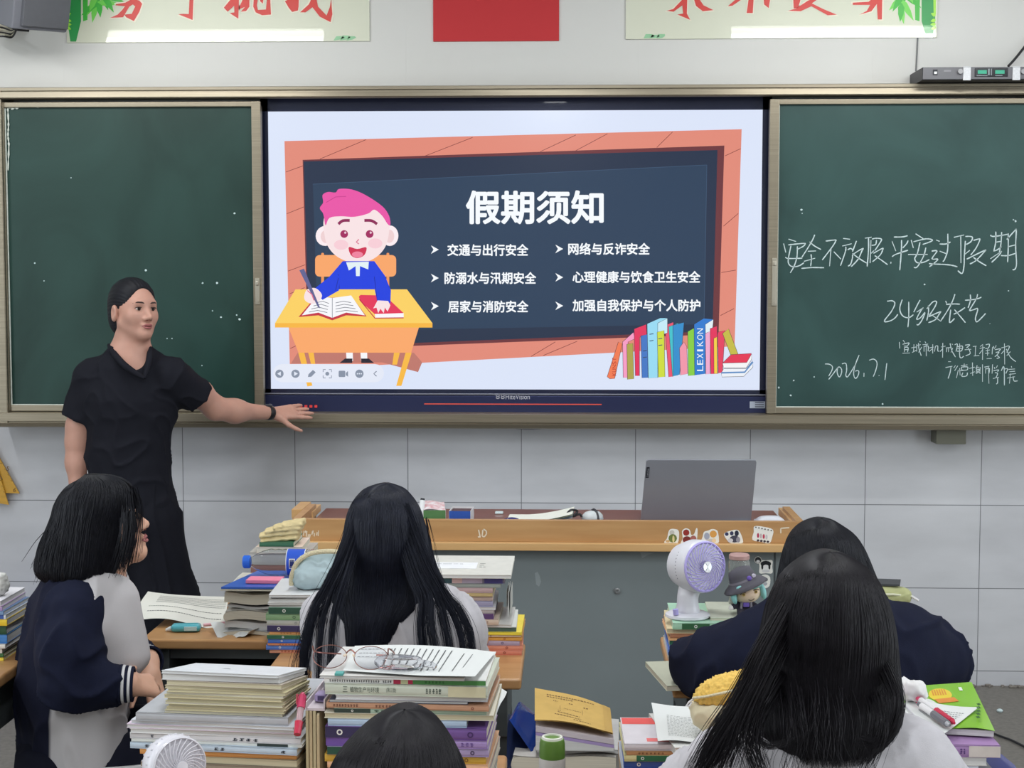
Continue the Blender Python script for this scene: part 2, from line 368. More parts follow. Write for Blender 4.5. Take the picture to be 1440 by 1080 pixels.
WB = [[(-25,187),(70,185),(130,172)],[(-45,408),(0,380),(135,335)],[(62,220),(60,330),(42,560)],[(135,225),(120,260),(75,310)],
[(170,220),(195,310)],[(220,150),(305,205)],[(195,240),(330,208),(400,215),(395,235),(300,270)],[(270,245),(240,370),(210,430),(240,475),(310,470),(375,440)],[(335,305),(310,400),(240,520),(200,528)],[(135,383),(355,382)],
[(450,220),(490,235)],[(490,265),(560,265),(612,243)],[(582,150),(580,330),(545,440),(525,462)],[(490,345),(560,372)],[(400,345),(460,345),(405,430),(470,440),(375,522)],[(370,485),(430,490),(600,500),(690,522)],
[(650,190),(765,163)],[(728,180),(730,480)],[(780,230),(768,400),(765,500),(745,595),(695,565)],[(780,180),(835,180),(860,195),(840,240),(790,270)],[(870,225),(935,208),(940,225),(900,310),(840,390)],[(775,380),(830,335)],[(795,435),(990,340),(995,350),(900,450),(830,490)],[(870,415),(930,460),(1015,510)],
[(1060,165),(1100,180),(1260,155)],[(1122,125),(1120,250),(1100,340)],[(1188,130),(1180,260),(1160,370)],[(1120,245),(1180,235)],[(1095,345),(1140,330),(1185,295)],[(1060,432),(1190,345)],[(1185,350),(1150,400),(1075,472)],[(1245,215),(1340,110),(1352,110),(1345,300),(1355,480),(1340,545),(1310,555)],[(1262,145),(1262,300),(1255,470)],[(1262,295),(1345,275)],[(1180,395),(1260,395),(1350,368)]]
WC = [[(148,200),(210,195),(240,230),(200,320),(115,435),(180,435),(240,400),(275,355)],[(328,180),(300,270),(310,340),(350,385),(410,395),(460,360)],[(405,205),(405,390),(395,510)],
[(540,185),(510,240),(465,330)],[(500,330),(580,275)],[(575,280),(545,320),(500,410),(540,400),(600,330)],[(600,340),(560,430),(520,480),(500,475)],[(640,250),(640,330),(620,430)],[(620,290),(690,210),(735,205),(720,260),(650,370)],[(640,385),(780,325),(770,350),(720,420),(640,455)],[(690,370),(790,440)],
[(845,195),(855,225)],[(850,238),(940,232),(1015,235)],[(955,115),(930,190),(880,290),(790,430)],[(905,300),(890,440),(910,445),(950,405)],[(1075,275),(1010,320),(940,355)],[(950,300),(1010,370),(1080,455)],
[(1075,188),(1160,182),(1240,165),(1270,150)],[(1138,120),(1140,190),(1112,280)],[(1225,115),(1210,170),(1150,270),(1130,310),(1180,300),(1220,285),(1225,310),(1200,400),(1215,445),(1270,400),(1320,345)],[(1370,465)]]
WD = [[(75,85),(80,155)],[(115,65),(135,90)],[(110,110),(180,95),(165,125)],[(125,130),(165,128)],[(130,145),(130,195)],[(130,145),(170,145),(165,195)],[(135,170),(165,168)],[(108,208),(190,205)],
[(235,110),(230,195)],[(205,150),(260,140)],[(215,200),(260,175)],[(265,110),(265,190)],[(260,125),(310,115)],[(285,95),(290,160),(315,235)],[(320,140),(285,200)],[(295,75),(305,85)],
[(355,80),(365,95)],[(330,115),(390,108)],[(345,130),(345,190)],[(345,135),(390,130),(390,185)],[(368,110),(370,240)],
[(405,150),(450,140)],[(440,110),(440,210)],[(435,160),(400,190)],[(470,130),(460,190)],[(470,130),(495,130),(495,180),(510,185)],
[(530,140),(580,130)],[(550,95),(548,255)],[(548,160),(520,190)],[(585,150),(635,145)],[(595,150),(590,195)],[(615,150),(612,195)],[(630,100),(650,180),(690,250)],[(660,150),(640,200)],[(650,105),(660,115)],
[(680,115),(710,110),(695,190)],[(705,140),(765,130),(755,180),(705,185)],[(705,160),(760,155)],[(735,100),(735,230),(750,260),(780,240)],
[(795,120),(845,115),(810,150)],[(790,170),(860,165)],[(830,150),(850,210),(800,235)],[(880,135),(920,130)],[(910,130),(905,235)],[(890,238),(950,232)],
[(990,110),(960,135)],[(955,155),(1010,145)],[(988,120),(985,280)],[(985,170),(950,215)],[(1020,115),(1060,110),(1050,150),(1015,155)],[(1020,180),(1065,172)],[(1015,210),(1060,205)],[(1040,165),(1040,235)],[(1030,268),(1085,265)],
[(1095,140),(1090,220)],[(1105,130),(1115,160)],[(1135,120),(1125,150)],[(1120,170),(1180,160),(1165,185)],[(1130,200),(1165,195),(1140,230),(1120,245)],[(1140,230),(1170,255),(1140,265)],
[(1190,150),(1250,135)],[(1225,100),(1228,330)],[(1220,180),(1190,215)],[(1250,130),(1280,135),(1250,200)],[(1245,160),(1290,250),(1350,300)],[(1290,190),(1250,235)],
[(610,300),(640,300)],[(580,365),(655,350)],[(640,360),(630,420),(608,485)],[(690,340),(670,370)],[(715,345),(680,400)],[(720,390),(700,480)],[(735,370),(740,450)],[(750,345),(820,335)],[(785,320),(785,360)],[(755,360),(820,358),(815,390),(760,390),(755,360)],[(770,420),(760,460),(810,455),(820,420)],[(735,400),(810,395)],
[(840,375),(900,360)],[(875,310),(878,455)],[(850,430),(900,410)],[(905,370),(950,360)],[(925,340),(915,430)],[(920,390),(955,385),(920,430)],[(920,400),(965,430)],
[(985,330),(985,520)],[(960,360),(955,430)],[(1005,360),(1060,350)],[(1020,370),(1018,430)],[(1025,380),(1060,375),(1055,430)],[(1050,350),(1055,540)],
[(1095,330),(1090,430)],[(1115,360),(1120,380)],[(1150,340),(1135,370)],[(1105,400),(1160,390),(1150,410)],[(1120,420),(1150,430),(1130,480)],[(1100,485),(1165,470)],[(1150,470),(1150,530),(1135,545)],
[(1190,400),(1220,360),(1225,560)],[(1225,380),(1260,380),(1240,430)],[(1300,350),(1305,365)],[(1270,385),(1340,380)],[(1280,410),(1340,405)],[(1275,440),(1350,430)],[(1255,480),(1340,465)],[(1290,430),(1280,540)],[(1320,460),(1330,510),(1370,510)]]
WE = [[(132,285),(210,290),(265,330),(260,400),(200,510)],[(200,570),(280,470),(360,360)],[(370,350),(355,430),(380,510),(410,515),(440,430),(430,370),(390,340),(350,370)],[(445,285),(500,270),(525,300),(530,400),(515,490),(540,525),(580,480),(690,300)],
[(760,120),(690,300),(660,440),(670,520),(700,550),(740,500),(755,430),(730,405),(690,420)],[(850,450),(848,520)],[(945,218),(1020,195),(1075,230),(1090,300),(1060,420),(1020,520)],[(1127,490),(1127,506)],[(1270,270),(1260,350),(1235,580)]]
cw = chalk(WA, 1090, 320, 8, .0042)
for S_, ox, oy, sc, w in ((WB, 1260, 310, 8, .0044), (WC, 1230, 400, 8.47, .0042), (WD, 1255, 470, 7.784, .0031), (WE, 1150, 490, 13.09, .0034)):
    q = chalk(S_, ox, oy, sc, w); cw.add(q.v, q.f)
cw.build('chalk_writing', CHALK, RB, 0)
# specks of chalk on both panels
rnd = random.Random(11)
for t, pts in ((LB, [(49, 370), (285, 398), (305, 398), (299, 437), (311, 446), (333, 443), (337, 449), (235, 476), (242, 476), (284, 514), (205, 380), (62, 395), (100, 250), (330, 300)]),
               (RB, [(1127, 295), (1128, 300), (1425, 309), (1428, 311), (1112, 556), (1145, 530), (1241, 568), (1347, 583), (1300, 400), (1418, 409), (1116, 535), (1095, 545)])):
    mb = MB()
    for u, v in pts:
        c = Vector(rel(t, at(u, v, YS), -.0008)); r = .0022 + .0025 * rnd.random()
        mb.prism([c + Vector((r * math.cos(a) * (.7 + .6 * rnd.random()), 0, r * math.sin(a))) for a in np.linspace(0, 5.4, 7)], (0, -.0006, 0))
    mb.build('chalk_speck_marks', CHALK, t, 0)

# ---- interactive display
DY = 0.0
D0 = at(376, 355, DY); DX0 = at(369, 355, DY).x; DX1 = at(1083, 355, DY).x
DZ1 = at(720, 137.5, DY).z; DZ0 = at(720, 583, DY).z
BEZ = mat('bezel_navy_black', (33, 39, 66), .28, .3, coat=.3)
dt = thing('interactive_display', 'large interactive display showing a holiday safety slide between the green boards', 'display', ((DX0 + DX1) / 2, DY, DZ0))
def dl(u, v, dy=0.0):
    p = at(u, v, DY + dy); return (p.x - dt.location.x, dy, p.z - dt.location.z)
a0 = dl(377, 157); a1 = dl(1068, 548.5)        # active area
AX0, AX1, AZ1, AZ0 = a0[0], a1[0], a0[2], a1[2]
X0, X1, Z1 = DX0 - dt.location.x, DX1 - dt.location.x, DZ1 - DZ0
zl = dl(720, 553)[2]
mb = MB()
mb.box(((X0 + X1) / 2, .012, (AZ1 + Z1) / 2), (X1 - X0, .034, Z1 - AZ1)).box(((X0 + AX0) / 2, .012, Z1 / 2), (AX0 - X0, .034, Z1)).box(((X1 + AX1) / 2, .012, Z1 / 2), (X1 - AX1, .034, Z1))
mb.box(((X0 + X1) / 2, .012, (AZ0 + zl) / 2), (X1 - X0, .034, AZ0 - zl)); mb.build('bezel', BEZ, dt, 0)
MB().box(((X0 + X1) / 2, .008, zl / 2 - .004), (X1 - X0 - .002, .04, zl - .008), r=.004).build('control_panel', mat('control_panel_navy', (48, 54, 90), .3, .4), dt)
MB().box(((X0 + X1) / 2, -.008, zl - .003), (X1 - X0 - .004, .012, .005), r=.001).build('light_seam', mat('seam_silver', (150, 152, 168), .3, .6), dt)
q_ = dl(743, 601, -.03); MB().lathe([(0, -.010), (.05, -.008), (.072, .0), (.05, .008), (0, .010)], 28, X=Matrix.Translation((q_[0], -.01, q_[2])), sy=.4).build('lower_handle', BEZ, dt)
zz = dl(720, 568)[2]; xa_ = dl(597, 568)[0]; xb_ = dl(846, 568)[0]
MB().box(((xa_ + xb_) / 2, -.0125, zz), (xb_ - xa_, .002, .004)).build('status_light', mat('status_red', (190, 70, 60), emit=.4), dt, 0)
def put_text(mb, body, u0, v0, u1, v1, dy, m, bold=0.0, f=None):
    V, Fs, _ = text_mesh(body, bold)
    f = f or dl
    mb.add([f(u0 + x * (u1 - u0), v1 + y * (v0 - v1), dy) for x, y in V], Fs, m)
LG = mat('logo_grey', (190, 190, 200), .4)
mb = MB(); put_text(mb, 'HiteVision', 711, 554.5, 745, 561.5, -.0128, LG)
for k in range(2):
    u = 697.5 + k * 7
    for q in ((0, 0, 5, 1), (0, 5.5, 5, 6.5), (0, 0, 1, 6.5), (4, 0, 5, 6.5), (0, 2.8, 5, 3.8)):
        mb.poly([dl(u + q[0], 554.5 + q[1], -.0128), dl(u + q[2], 554.5 + q[1], -.0128), dl(u + q[2], 554.5 + q[3], -.0128), dl(u + q[0], 554.5 + q[3], -.0128)], LG)
mb.build('maker_name', LG, dt, 0)
mb = MB()
for k in range(5):
    u = 414 + 7 * k
    mb.box(dl(u + 2.2, 571.5, -.0128), (.011, .001, .010), mat('button_red', (205, 60, 60), emit=.25))
mb.build('red_buttons', None, dt, 0)
mb = MB(); mb.box(dl(1065, 569.3, -.013), (.058, .001, .026), mat('sticker_grey', (176, 184, 200), .5))
for v in (566, 569, 572): mb.box(dl(1068, v, -.0138), (.034, .0006, .0035), mat('sticker_ink', (70, 75, 95)))
mb.build('sticker', None, dt, 0)
# the picture on the screen, flat layers lit by the panel
SCR = {}
def scr(c):
    k = tuple(c)
    if k not in SCR:
        m = mat('screen_%02x%02x%02x' % k, c, .16, emit=1.0)
        m.node_tree.nodes['Principled BSDF'].inputs['Base Color'].default_value = (.004, .004, .005, 1)
        SCR[k] = m
    return SCR[k]
MB().box(((AX0 + AX1) / 2, .004, (AZ0 + AZ1) / 2), (AX1 - AX0, .008, AZ1 - AZ0)).build('screen', scr((219, 228, 248)), dt, 0)
sl = MB(); LAY = [0]
def P3(x, y): return (370 + x / 2.5703, 140 + y / 2.5703)
def P4(x, y): return (700 + x / 2.3475, 140 + y / 2.3475)
def PP(x, y): return (x, y)
def shape(pts, col, tr=PP, smooth=0):
    LAY[0] += 1; dy = -.0002 - LAY[0] * .00003
    q = [tr(*p) for p in pts]
    if smooth: q = [(p.x, p.y) for p in spline([(a, b, 0) for a, b in q], smooth, True)]
    sl.poly([dl(a, b, dy) for a, b in q], scr(col))
def oval(cx, cy, rx, ry, col, tr=PP, n=24):
    shape([(cx + rx * math.cos(2 * math.pi * k / n), cy + ry * math.sin(2 * math.pi * k / n)) for k in range(n)], col, tr)
def line(pts, w, col, tr=PP):
    LAY[0] += 1; dy = -.0002 - LAY[0] * .00003
    q = [Vector(tr(*p) + (0,)) for p in pts]; L_ = []; R_ = []
    for i, p in enumerate(q):
        t = q[min(i + 1, len(q) - 1)] - q[max(i - 1, 0)]; n = Vector((-t.y, t.x, 0)).normalized() * w / 2
        L_.append(p + n); R_.append(p - n)
    for i in range(len(q) - 1):
        sl.poly([dl(a.x, a.y, dy) for a in (L_[i], L_[i + 1], R_[i + 1], R_[i])], scr(col))
shape([(400, 198.4), (1043, 181.7), (1033, 487), (407.7, 520)], (224, 138, 120))
for a, b in (((372, 145), (205, 215)), ((757, 137), (575, 208)), ((143, 240), (82, 262)), ((147, 388), (85, 413)), ((152, 597), (90, 620)), ((150, 680), (96, 702)), ((150, 875), (98, 900))):
    line([a, b], .7, (110, 45, 45), P3)
for a, b in (((258, 117), (140, 172)), ((362, 113), (255, 170)), ((577, 107), (525, 158)), ((802, 162), (750, 186)), ((794, 376), (745, 418)), ((786, 563), (738, 571)), ((780, 690), (735, 713)), ((190, 800), (110, 848)), ((262, 798), (150, 845))):
    line([a, b], .7, (110, 45, 45), P4)
shape([(425.6, 224.8), (1018.6, 204.7), (1010.5, 470), (433, 492)], (108, 52, 58))
shape([(427, 227), (1009, 211), (1002, 466), (435, 488)], (35, 48, 72))
shape([(440, 259), (994, 232), (990, 456), (447, 466)], (41, 62, 88))
line([(440, 259), (994, 232)], .8, (60, 84, 112)); line([(994, 232), (990, 456)], .8, (60, 84, 112))
# pupil at his desk
SK = (247, 226, 228)
def rr(x0, y0, x1, y1, r=14):
    o = []
    for cx, cy, a in ((x1 - r, y0 + r, -90), (x1 - r, y1 - r, 0), (x0 + r, y1 - r, 90), (x0 + r, y0 + r, 180)):
        for k in range(5): t = math.radians(a + 22.5 * k); o.append((cx + r * math.cos(t), cy + r * math.sin(t)))
    return o
shape(rr(210, 554, 220, 690, 4), (238, 150, 90), P3); shape(rr(446, 554, 456, 690, 4), (238, 150, 90), P3)
shape(rr(188, 562, 481, 640, 16), (247, 165, 104), P3)
shape([(100, 955), (125, 915), (545, 915), (575, 950), (560, 985), (430, 950)], (190, 120, 108), P3)
oval(224, 493, 34, 36, (250, 236, 240), P3); oval(458, 492, 31, 37, (250, 236, 240), P3); oval(228, 495, 20, 24, (238, 208, 210), P3); oval(456, 494, 18, 24, (238, 208, 210), P3)
shape([(225, 420), (222, 490), (240, 540), (280, 575), (340, 592), (400, 575), (440, 535), (455, 480), (452, 430), (400, 390), (300, 400)], SK, P3, 5)
shape([(226, 455), (220, 425), (216, 410), (205, 392), (217, 372), (215, 345), (235, 334), (262, 336), (275, 323), (320, 325), (370, 345), (430, 385), (455, 420), (460, 452), (450, 450), (430, 420), (402, 398), (380, 412), (330, 424), (280, 422), (240, 428)], (232, 84, 166), P3, 4)
line([(228, 372), (262, 352), (300, 350)], 1, (200, 60, 140), P3)
for pts in ([(272, 450), (288, 438), (313, 437)], [(366, 437), (392, 438), (412, 450)]): line([(p.x, p.y) for p in spline([(a, b, 0) for a, b in pts], 4)], 4.0, (140, 32, 84), P3)
oval(282, 525, 26, 18, (246, 205, 214), P3); oval(405, 520, 26, 18, (246, 205, 214), P3)
for x in (293, 385): oval(x, 486, 14, 14, (160, 36, 92), P3); oval(x + 4, 481, 4, 4, (235, 200, 215), P3)
line([(346, 505), (337, 515), (346, 522)], 1.6, (215, 110, 140), P3)
shape([(310, 533), (340, 540), (373, 534), (366, 562), (340, 573), (317, 562)], (205, 45, 80), P3, 4); oval(341, 560, 20, 11, (238, 130, 158), P3)
shape([(288, 584), (402, 584), (440, 636), (462, 690), (458, 735), (412, 728), (402, 690), (275, 690), (272, 690), (215, 722), (178, 690), (238, 642)], (27, 62, 222), P3)
line([(272, 632), (276, 690)], .8, (12, 30, 150), P3); line([(402, 640), (412, 726)], .8, (12, 30, 150), P3)
shape([(300, 588), (382, 586), (380, 614), (350, 602), (349, 638), (336, 638), (334, 602), (310, 618)], (226, 240, 244), P3)
shape([(117, 686), (520, 686), (612, 808), (43, 808)], (250, 208, 98), P3); shape([(43, 808), (612, 808), (612, 824), (43, 824)], (246, 182, 66), P3)
shape([(92, 824), (563, 824), (535, 915), (128, 915)], (249, 168, 106), P3)
for q in ([(127, 915), (149, 915), (178, 1034), (160, 1037)], [(515, 915), (537, 915), (500, 1035), (481, 1035)], [(163, 915), (183, 915), (189, 960), (175, 963)], [(473, 915), (494, 915), (484, 958), (467, 958)]): shape(q, (247, 186, 70), P3)
for x in (300, 352): shape([(x, 915), (x + 24, 915), (x + 25, 945), (x + 2, 945)], (246, 246, 250), P3)
shape([(276, 952), (296, 936), (323, 936), (322, 952)], (38, 34, 48), P3); shape([(355, 952), (354, 936), (382, 936), (401, 952)], (38, 34, 48), P3)
shape([(128, 786), (190, 712), (250, 716), (318, 709), (374, 784), (300, 780), (250, 798), (200, 780)], (196, 48, 66), P3)
shape([(140, 780), (196, 711), (250, 717), (318, 708), (368, 780), (300, 770), (250, 789), (200, 770)], (246, 246, 250), P3)
line([(250, 717), (250, 789)], .8, (120, 125, 140), P3)
for k in range(4): line([(190 - k * 8, 735 + k * 11), (215 - k * 6, 729 + k * 11), (238 - k * 2, 737 + k * 11)], .8, (90, 95, 110), P3); line([(262, 735 + k * 11), (290 + k * 3, 729 + k * 11), (318 + k * 8, 734 + k * 11)], .8, (90, 95, 110), P3)
shape([(346, 712), (352, 706), (440, 708), (508, 772), (508, 774), (404, 776), (350, 728)], (226, 52, 88), P3); shape([(404, 775), (508, 772), (508, 788), (406, 791)], (250, 248, 250), P3); line([(348, 722), (404, 790), (508, 789)], 1.4, (190, 30, 66), P3)
shape([(400, 640), (440, 636), (462, 690), (460, 737), (412, 728), (404, 690)], (27, 62, 222), P3); line([(402, 640), (412, 726)], .8, (12, 30, 150), P3)
shape([(240, 640), (276, 636), (274, 690), (215, 724), (178, 690)], (27, 62, 222), P3); line([(272, 645), (262, 690)], .8, (12, 30, 150), P3)
shape([(398, 755), (414, 726), (452, 728), (460, 744), (450, 766), (440, 752), (436, 772), (424, 756), (416, 772), (410, 752)], SK, P3)
shape([(148, 712), (160, 686), (190, 682), (212, 704), (206, 724), (182, 738), (156, 730)], SK, P3, 4)
shape([(131, 617), (148, 611), (204, 748), (206, 755), (198, 750)], (96, 98, 146), P3); line([(160, 690), (176, 704), (184, 726)], 1.4, (226, 110, 140), P3)
# tool bar
shape(rr(36, 956, 437, 1022, 33), (228, 233, 246), P3)
G_ = (136, 146, 164)
def ring(cx, cy, r0, r1, col, tr):
    LAY[0] += 1; dy = -.0002 - LAY[0] * .00003; n = 24
    for k in range(n):
        a, b = 2 * math.pi * k / n, 2 * math.pi * (k + 1) / n
        sl.poly([dl(*tr(cx + r * math.cos(t), cy + r * math.sin(t)), dy) for r, t in ((r0, a), (r0, b), (r1, b), (r1, a))], scr(col))
oval(59, 991, 15, 15, G_, P3); shape([(64, 983), (64, 999), (51, 991)], (226, 232, 245), P3)
oval(117, 991, 15, 15, G_, P3); shape([(112, 983), (112, 999), (126, 991)], (226, 232, 245), P3)
shape([(162, 1003), (164, 993), (180, 977), (190, 986), (174, 1002)], G_, P3)
oval(232, 991, 7, 7, G_, P3)
for sx in (-1, 1):
    for sy in (-1, 1): line([(232 + sx * 6, 991 + sy * 15), (232 + sx * 15, 991 + sy * 15), (232 + sx * 15, 991 + sy * 6)], 1.1, G_, P3)
shape(rr(273, 980, 297, 1003, 4), G_, P3); shape([(299, 988), (307, 981), (307, 1002), (299, 996)], G_, P3)
oval(348, 991, 15, 15, G_, P3)
for k in (-7, 0, 7): oval(348 + k, 991, 2.4, 2.4, (230, 236, 248), P3)
line([(410, 982), (400, 991), (410, 1000)], 1.2, (100, 110, 130), P3)
# row of books
O_ = (52, 46, 60)
def bk(pts, col): shape(pts, col, P4); line(pts + [pts[0]], .55, O_, P4)
bk([(361, 915), (398, 800), (411, 806), (386, 921), (370, 922)], (240, 124, 84))
bk([(412, 800), (448, 768), (452, 790), (430, 800), (430, 918), (414, 918)], (246, 156, 196))
bk([(450, 757), (490, 742), (492, 775), (468, 785), (468, 912), (454, 912)], (226, 54, 94))
bk([(426, 808), (446, 804), (449, 922), (428, 924)], (172, 164, 78))
bk([(472, 780), (494, 775), (496, 918), (476, 919)], (70, 120, 196))
bk([(552, 745), (580, 735), (580, 914), (564, 916)], (232, 84, 112)); bk([(564, 750), (596, 738), (594, 910), (577, 914)], (66, 192, 204)); bk([(578, 745), (615, 736), (600, 908), (580, 912)], (52, 142, 204))
bk([(493, 740), (536, 721), (560, 722), (528, 738), (528, 918), (497, 920)], (152, 218, 242)); bk([(528, 738), (560, 722), (560, 770), (528, 782)], (196, 234, 246))
bk([(526, 768), (549, 762), (552, 915), (530, 917)], (206, 220, 62))
bk([(600, 820), (614, 800), (624, 815), (627, 905), (603, 910)], (240, 150, 170))
bk([(627, 766), (648, 755), (650, 910), (629, 912)], (134, 204, 66))
bk([(648, 742), (680, 722), (712, 726), (685, 742), (685, 905), (650, 910)], (48, 122, 206)); bk([(685, 742), (712, 726), (706, 790), (686, 800)], (226, 240, 246))
bk([(685, 772), (702, 765), (701, 905), (687, 907)], (238, 170, 206)); bk([(701, 756), (724, 748), (726, 905), (703, 906)], (226, 52, 92)); bk([(713, 788), (724, 784), (725, 904), (714, 905)], (244, 206, 70)); bk([(726, 768), (750, 762), (742, 900), (728, 904)], (226, 66, 96))
bk([(742, 772), (762, 757), (796, 848), (776, 862)], (196, 186, 70))
bk([(742, 870), (770, 842), (838, 838), (822, 868)], (226, 54, 84)); bk([(742, 870), (822, 868), (838, 840), (838, 858), (820, 886), (746, 886)], (244, 244, 246))
bk([(738, 902), (746, 888), (820, 888), (842, 862), (842, 884), (812, 914), (740, 916)], (236, 240, 246)); line([(738, 902), (815, 900), (842, 866)], 2.2, (92, 140, 196), P4)
def vt(body, x, y0, y1, w, col):
    n = len(body); hh = (y1 - y0) / n; LAY[0] += 1; dy = -.0002 - LAY[0] * .00003
    for i, ch in enumerate(body):                                  # letters run up the spine
        V, Fs, _ = text_mesh(ch); yy = y1 - i * hh
        q_ = .3 if ch == 'I' else .82
        sl.add([dl(*P4(x + (1 - b) * w, yy - (.15 + a * q_ if ch == 'I' else a * q_) * hh), dy) for a, b in V], Fs, scr(col))
vt('LEXIKON', 658, 752, 896, 20, (240, 246, 250)); vt('KUNST', 378, 850, 912, 13, (180, 50, 40))
for x, y in ((508, 775), (486, 830), (537, 790)): line([(x - 7, y), (x + 6, y - 2)], 1.2, (60, 80, 110), P4); line([(x - 7, y + 22), (x + 6, y + 20)], 1.2, (60, 80, 110), P4)
sl.build('slide_picture', None, dt, 0)
st = MB(); TW = scr((244, 248, 252))
def stext(body, u0, v0, u1, v1, bold): put_text(st, body, u0, v0, u1, v1, -.0062, TW, bold)
stext('假期须知', 655, 267.5, 849, 315.5, .028)
for b_, u0, v0, u1, v1 in (('交通与出行安全', 629, 343, 743, 360), ('防溺水与汛期安全', 625, 382.5, 754, 399.5), ('居家与消防安全', 630, 422.5, 743, 439.5),
                           ('网络与反诈安全', 799, 341.5, 914, 358.5), ('心理健康与饮食卫生安全', 805, 381, 985, 398), ('加强自我保护与个人防护', 805, 421, 985, 438)):
    stext(b_, u0, v0, u1, v1, .026)
for u, vs in ((606, (351, 391, 430.5)), (781, (350, 390, 430))):
    for v in vs: st.poly([dl(*p, -.0062) for p in ((u, v - 6), (u + 11, v), (u, v + 6), (u + 3.6, v))], TW)
st.build('slide_lettering', None, dt, 0)
# ------------------------------------------------------------ things on the wall
def placed(t):
    return lambda u, v, Y, t=t: Vector(at(u, v, Y)) - t.location
def panel(name, label, cat, u0, u1, vt, vb, th, m, Y=None, group=None):
    "flat panel hung on the wall; returns the root and a pixel->local function on its front"
    Yf = WALL_Y - th
    a = at((u0 + u1) / 2, vb, Yf); b = at(u0, vb, Yf); c = at(u1, vb, Yf); d = at((u0 + u1) / 2, vt, Yf)
    t = thing(name, label, cat, (a.x, WALL_Y, a.z), 0, group)
    MB().box((0, -th / 2, (d.z - a.z) / 2), (c.x - b.x, th, d.z - a.z), r=.002).build('board', m, t)
    return t, (lambda u, v, dy=0.0: (at(u, v, Yf).x - a.x, -th - dy, at(u, v, Yf).z - a.z))
ACR = mat('acrylic_cream', (219, 222, 203), .35, coat=1.0, var=.02, vscale=3)
RED = mat('slogan_red', (216, 62, 56), .4, coat=1.0); GLOW = mat('slogan_outline', (238, 232, 214), .4, coat=1.0)
LEAF = [mat('print_green_%d' % i, c, .35, coat=1.0) for i, c in enumerate(((70, 190, 70), (120, 220, 90), (52, 160, 84), (170, 235, 80), (150, 205, 160)))]
def leaf(mb, f, u, v, ang, ln, w, m, dy):
    c, s = math.cos(ang), math.sin(ang)
    P = [(0, 0), (.25, .5), (.6, .42), (1, 0), (.6, -.42), (.25, -.5)]
    mb.poly([f(u + c * a * ln - s * b * w, v + s * a * ln + c * b * w, dy) for a, b in P], m)
def decor(f, cx, sgn, brush, tr, seed, vb=58.5, heads=()):
    r = random.Random(seed); bam = MB()
    # bamboo stems and sprays at the outer end
    bam.poly([f(cx, -70, .0004), f(cx + sgn * 21, -70, .0004), f(cx + sgn * 21, 30, .0004), f(cx + sgn * 14, vb, .0004), f(cx + sgn * 6, vb, .0004), f(cx + sgn * 2, 30, .0004)], LEAF[2])
    bam.poly([f(cx + sgn * 22, -70, .0004), f(cx + sgn * 32, -70, .0004), f(cx + sgn * 30, 28, .0004), f(cx + sgn * 24, 30, .0004)], LEAF[0])
    bam.poly([f(cx + sgn * 1, -70, .0005), f(cx + sgn * 6, -70, .0005), f(cx + sgn * 4, 25, .0005), f(cx + sgn * 1, 20, .0005)], LEAF[3])
    k = 0
    for a, l in ((100, 40), (70, 36), (120, 45), (140, 44), (45, 34), (20, 44), (160, 30), (85, 34), (5, 40), (-20, 40), (110, 30), (60, 40)):
        k += 1; a = a if sgn > 0 else 180 - a
        leaf(bam, f, cx + sgn * (46 + r.uniform(-5, 6)), r.uniform(-18, 4), math.radians(a), l * .8, 9, LEAF[k % 2], .0006 + k * .00005)
    for a, v in ((-25, 22), (15, 28), (5, 34), (25, 38)):
        leaf(bam, f, cx + (0 if sgn > 0 else -1), v, math.radians(a if sgn > 0 else 180 - a), 17 if v == 36 else 8, 5, LEAF[3], .0014)
    b = bam
    br = MB()
    for ch, u0, u1 in heads:                                        # upper halves of the characters, above the frame of the photo
        V, Fs, _ = text_mesh(ch, .03)
        br.add([f(u0 + x * (u1 - u0), min(-1.0, 27 - y * 78), .0017) for x, y in V], Fs, RED)
    for i, pts in enumerate(brush):
        q = [tr(*p) for p in pts]; cu = sum(p[0] for p in q) / len(q); cv = sum(p[1] for p in q) / len(q)
        br.poly([f(cu + (a - cu) * 1.06 + (1.0 if a > cu else -1.0), cv + (b_ - cv) * 1.06 + (1.0 if b_ > cv else -1), .0015) for a, b_ in q], GLOW)
    for i, pts in enumerate(brush):
        br.poly([f(*tr(*p), .0019) for p in pts], RED)
    return b, br
bl, fl = panel('slogan_panel', 'glossy cream slogan panel with bamboo print above the left blackboard', 'sign', 93, 519, -75, 59, .008, ACR)
FL = lambda x, y: (80 + x / 6.545, y / 6.545); GL = lambda x, y: (300 + x / 6.4, y / 6.4)
brush = [(FL, [(490,165),(560,135),(600,95),(628,58),(540,50),(545,38),(630,26),(700,-14),(762,8),(786,36),(760,110),(710,195),(640,160),(620,135),(690,128),(722,60),(700,42),(668,62),(610,160)]),
         (FL, [(1222,-14),(1258,-14),(1250,185),(1118,132),(1160,128),(1215,130)]),
         (GL, [(165,-14),(232,-14),(226,170),(148,118),(190,112),(188,52),(130,106),(95,70)]), (GL, [(248,106),(285,64),(240,82),(236,60),(270,-14),(326,-14),(326,60),(296,100)]),
         (GL, [(365,-14),(402,-14),(392,50),(402,90),(474,86),(484,-14),(512,-14),(520,132),(440,138),(382,112),(360,60)]), (GL, [(425,-14),(452,-14),(446,34),(420,10)]),
         (GL, [(645,12),(690,-14),(770,-14),(768,60),(762,96),(710,108),(680,72)]), (GL, [(780,112),(860,40),(886,-14),(928,-14),(942,60),(1020,140),(1050,62),(1060,-14),(1072,130),(1055,200),(960,152),(892,66),(830,112)])]
b_, r_ = decor(fl, 93, 1, [[f_(*p) for p in pts] for f_, pts in brush], PP, 1, heads=(('勇', 152, 212), ('于', 236, 296), ('挑', 315, 381), ('战', 401, 470)))
q = MB()
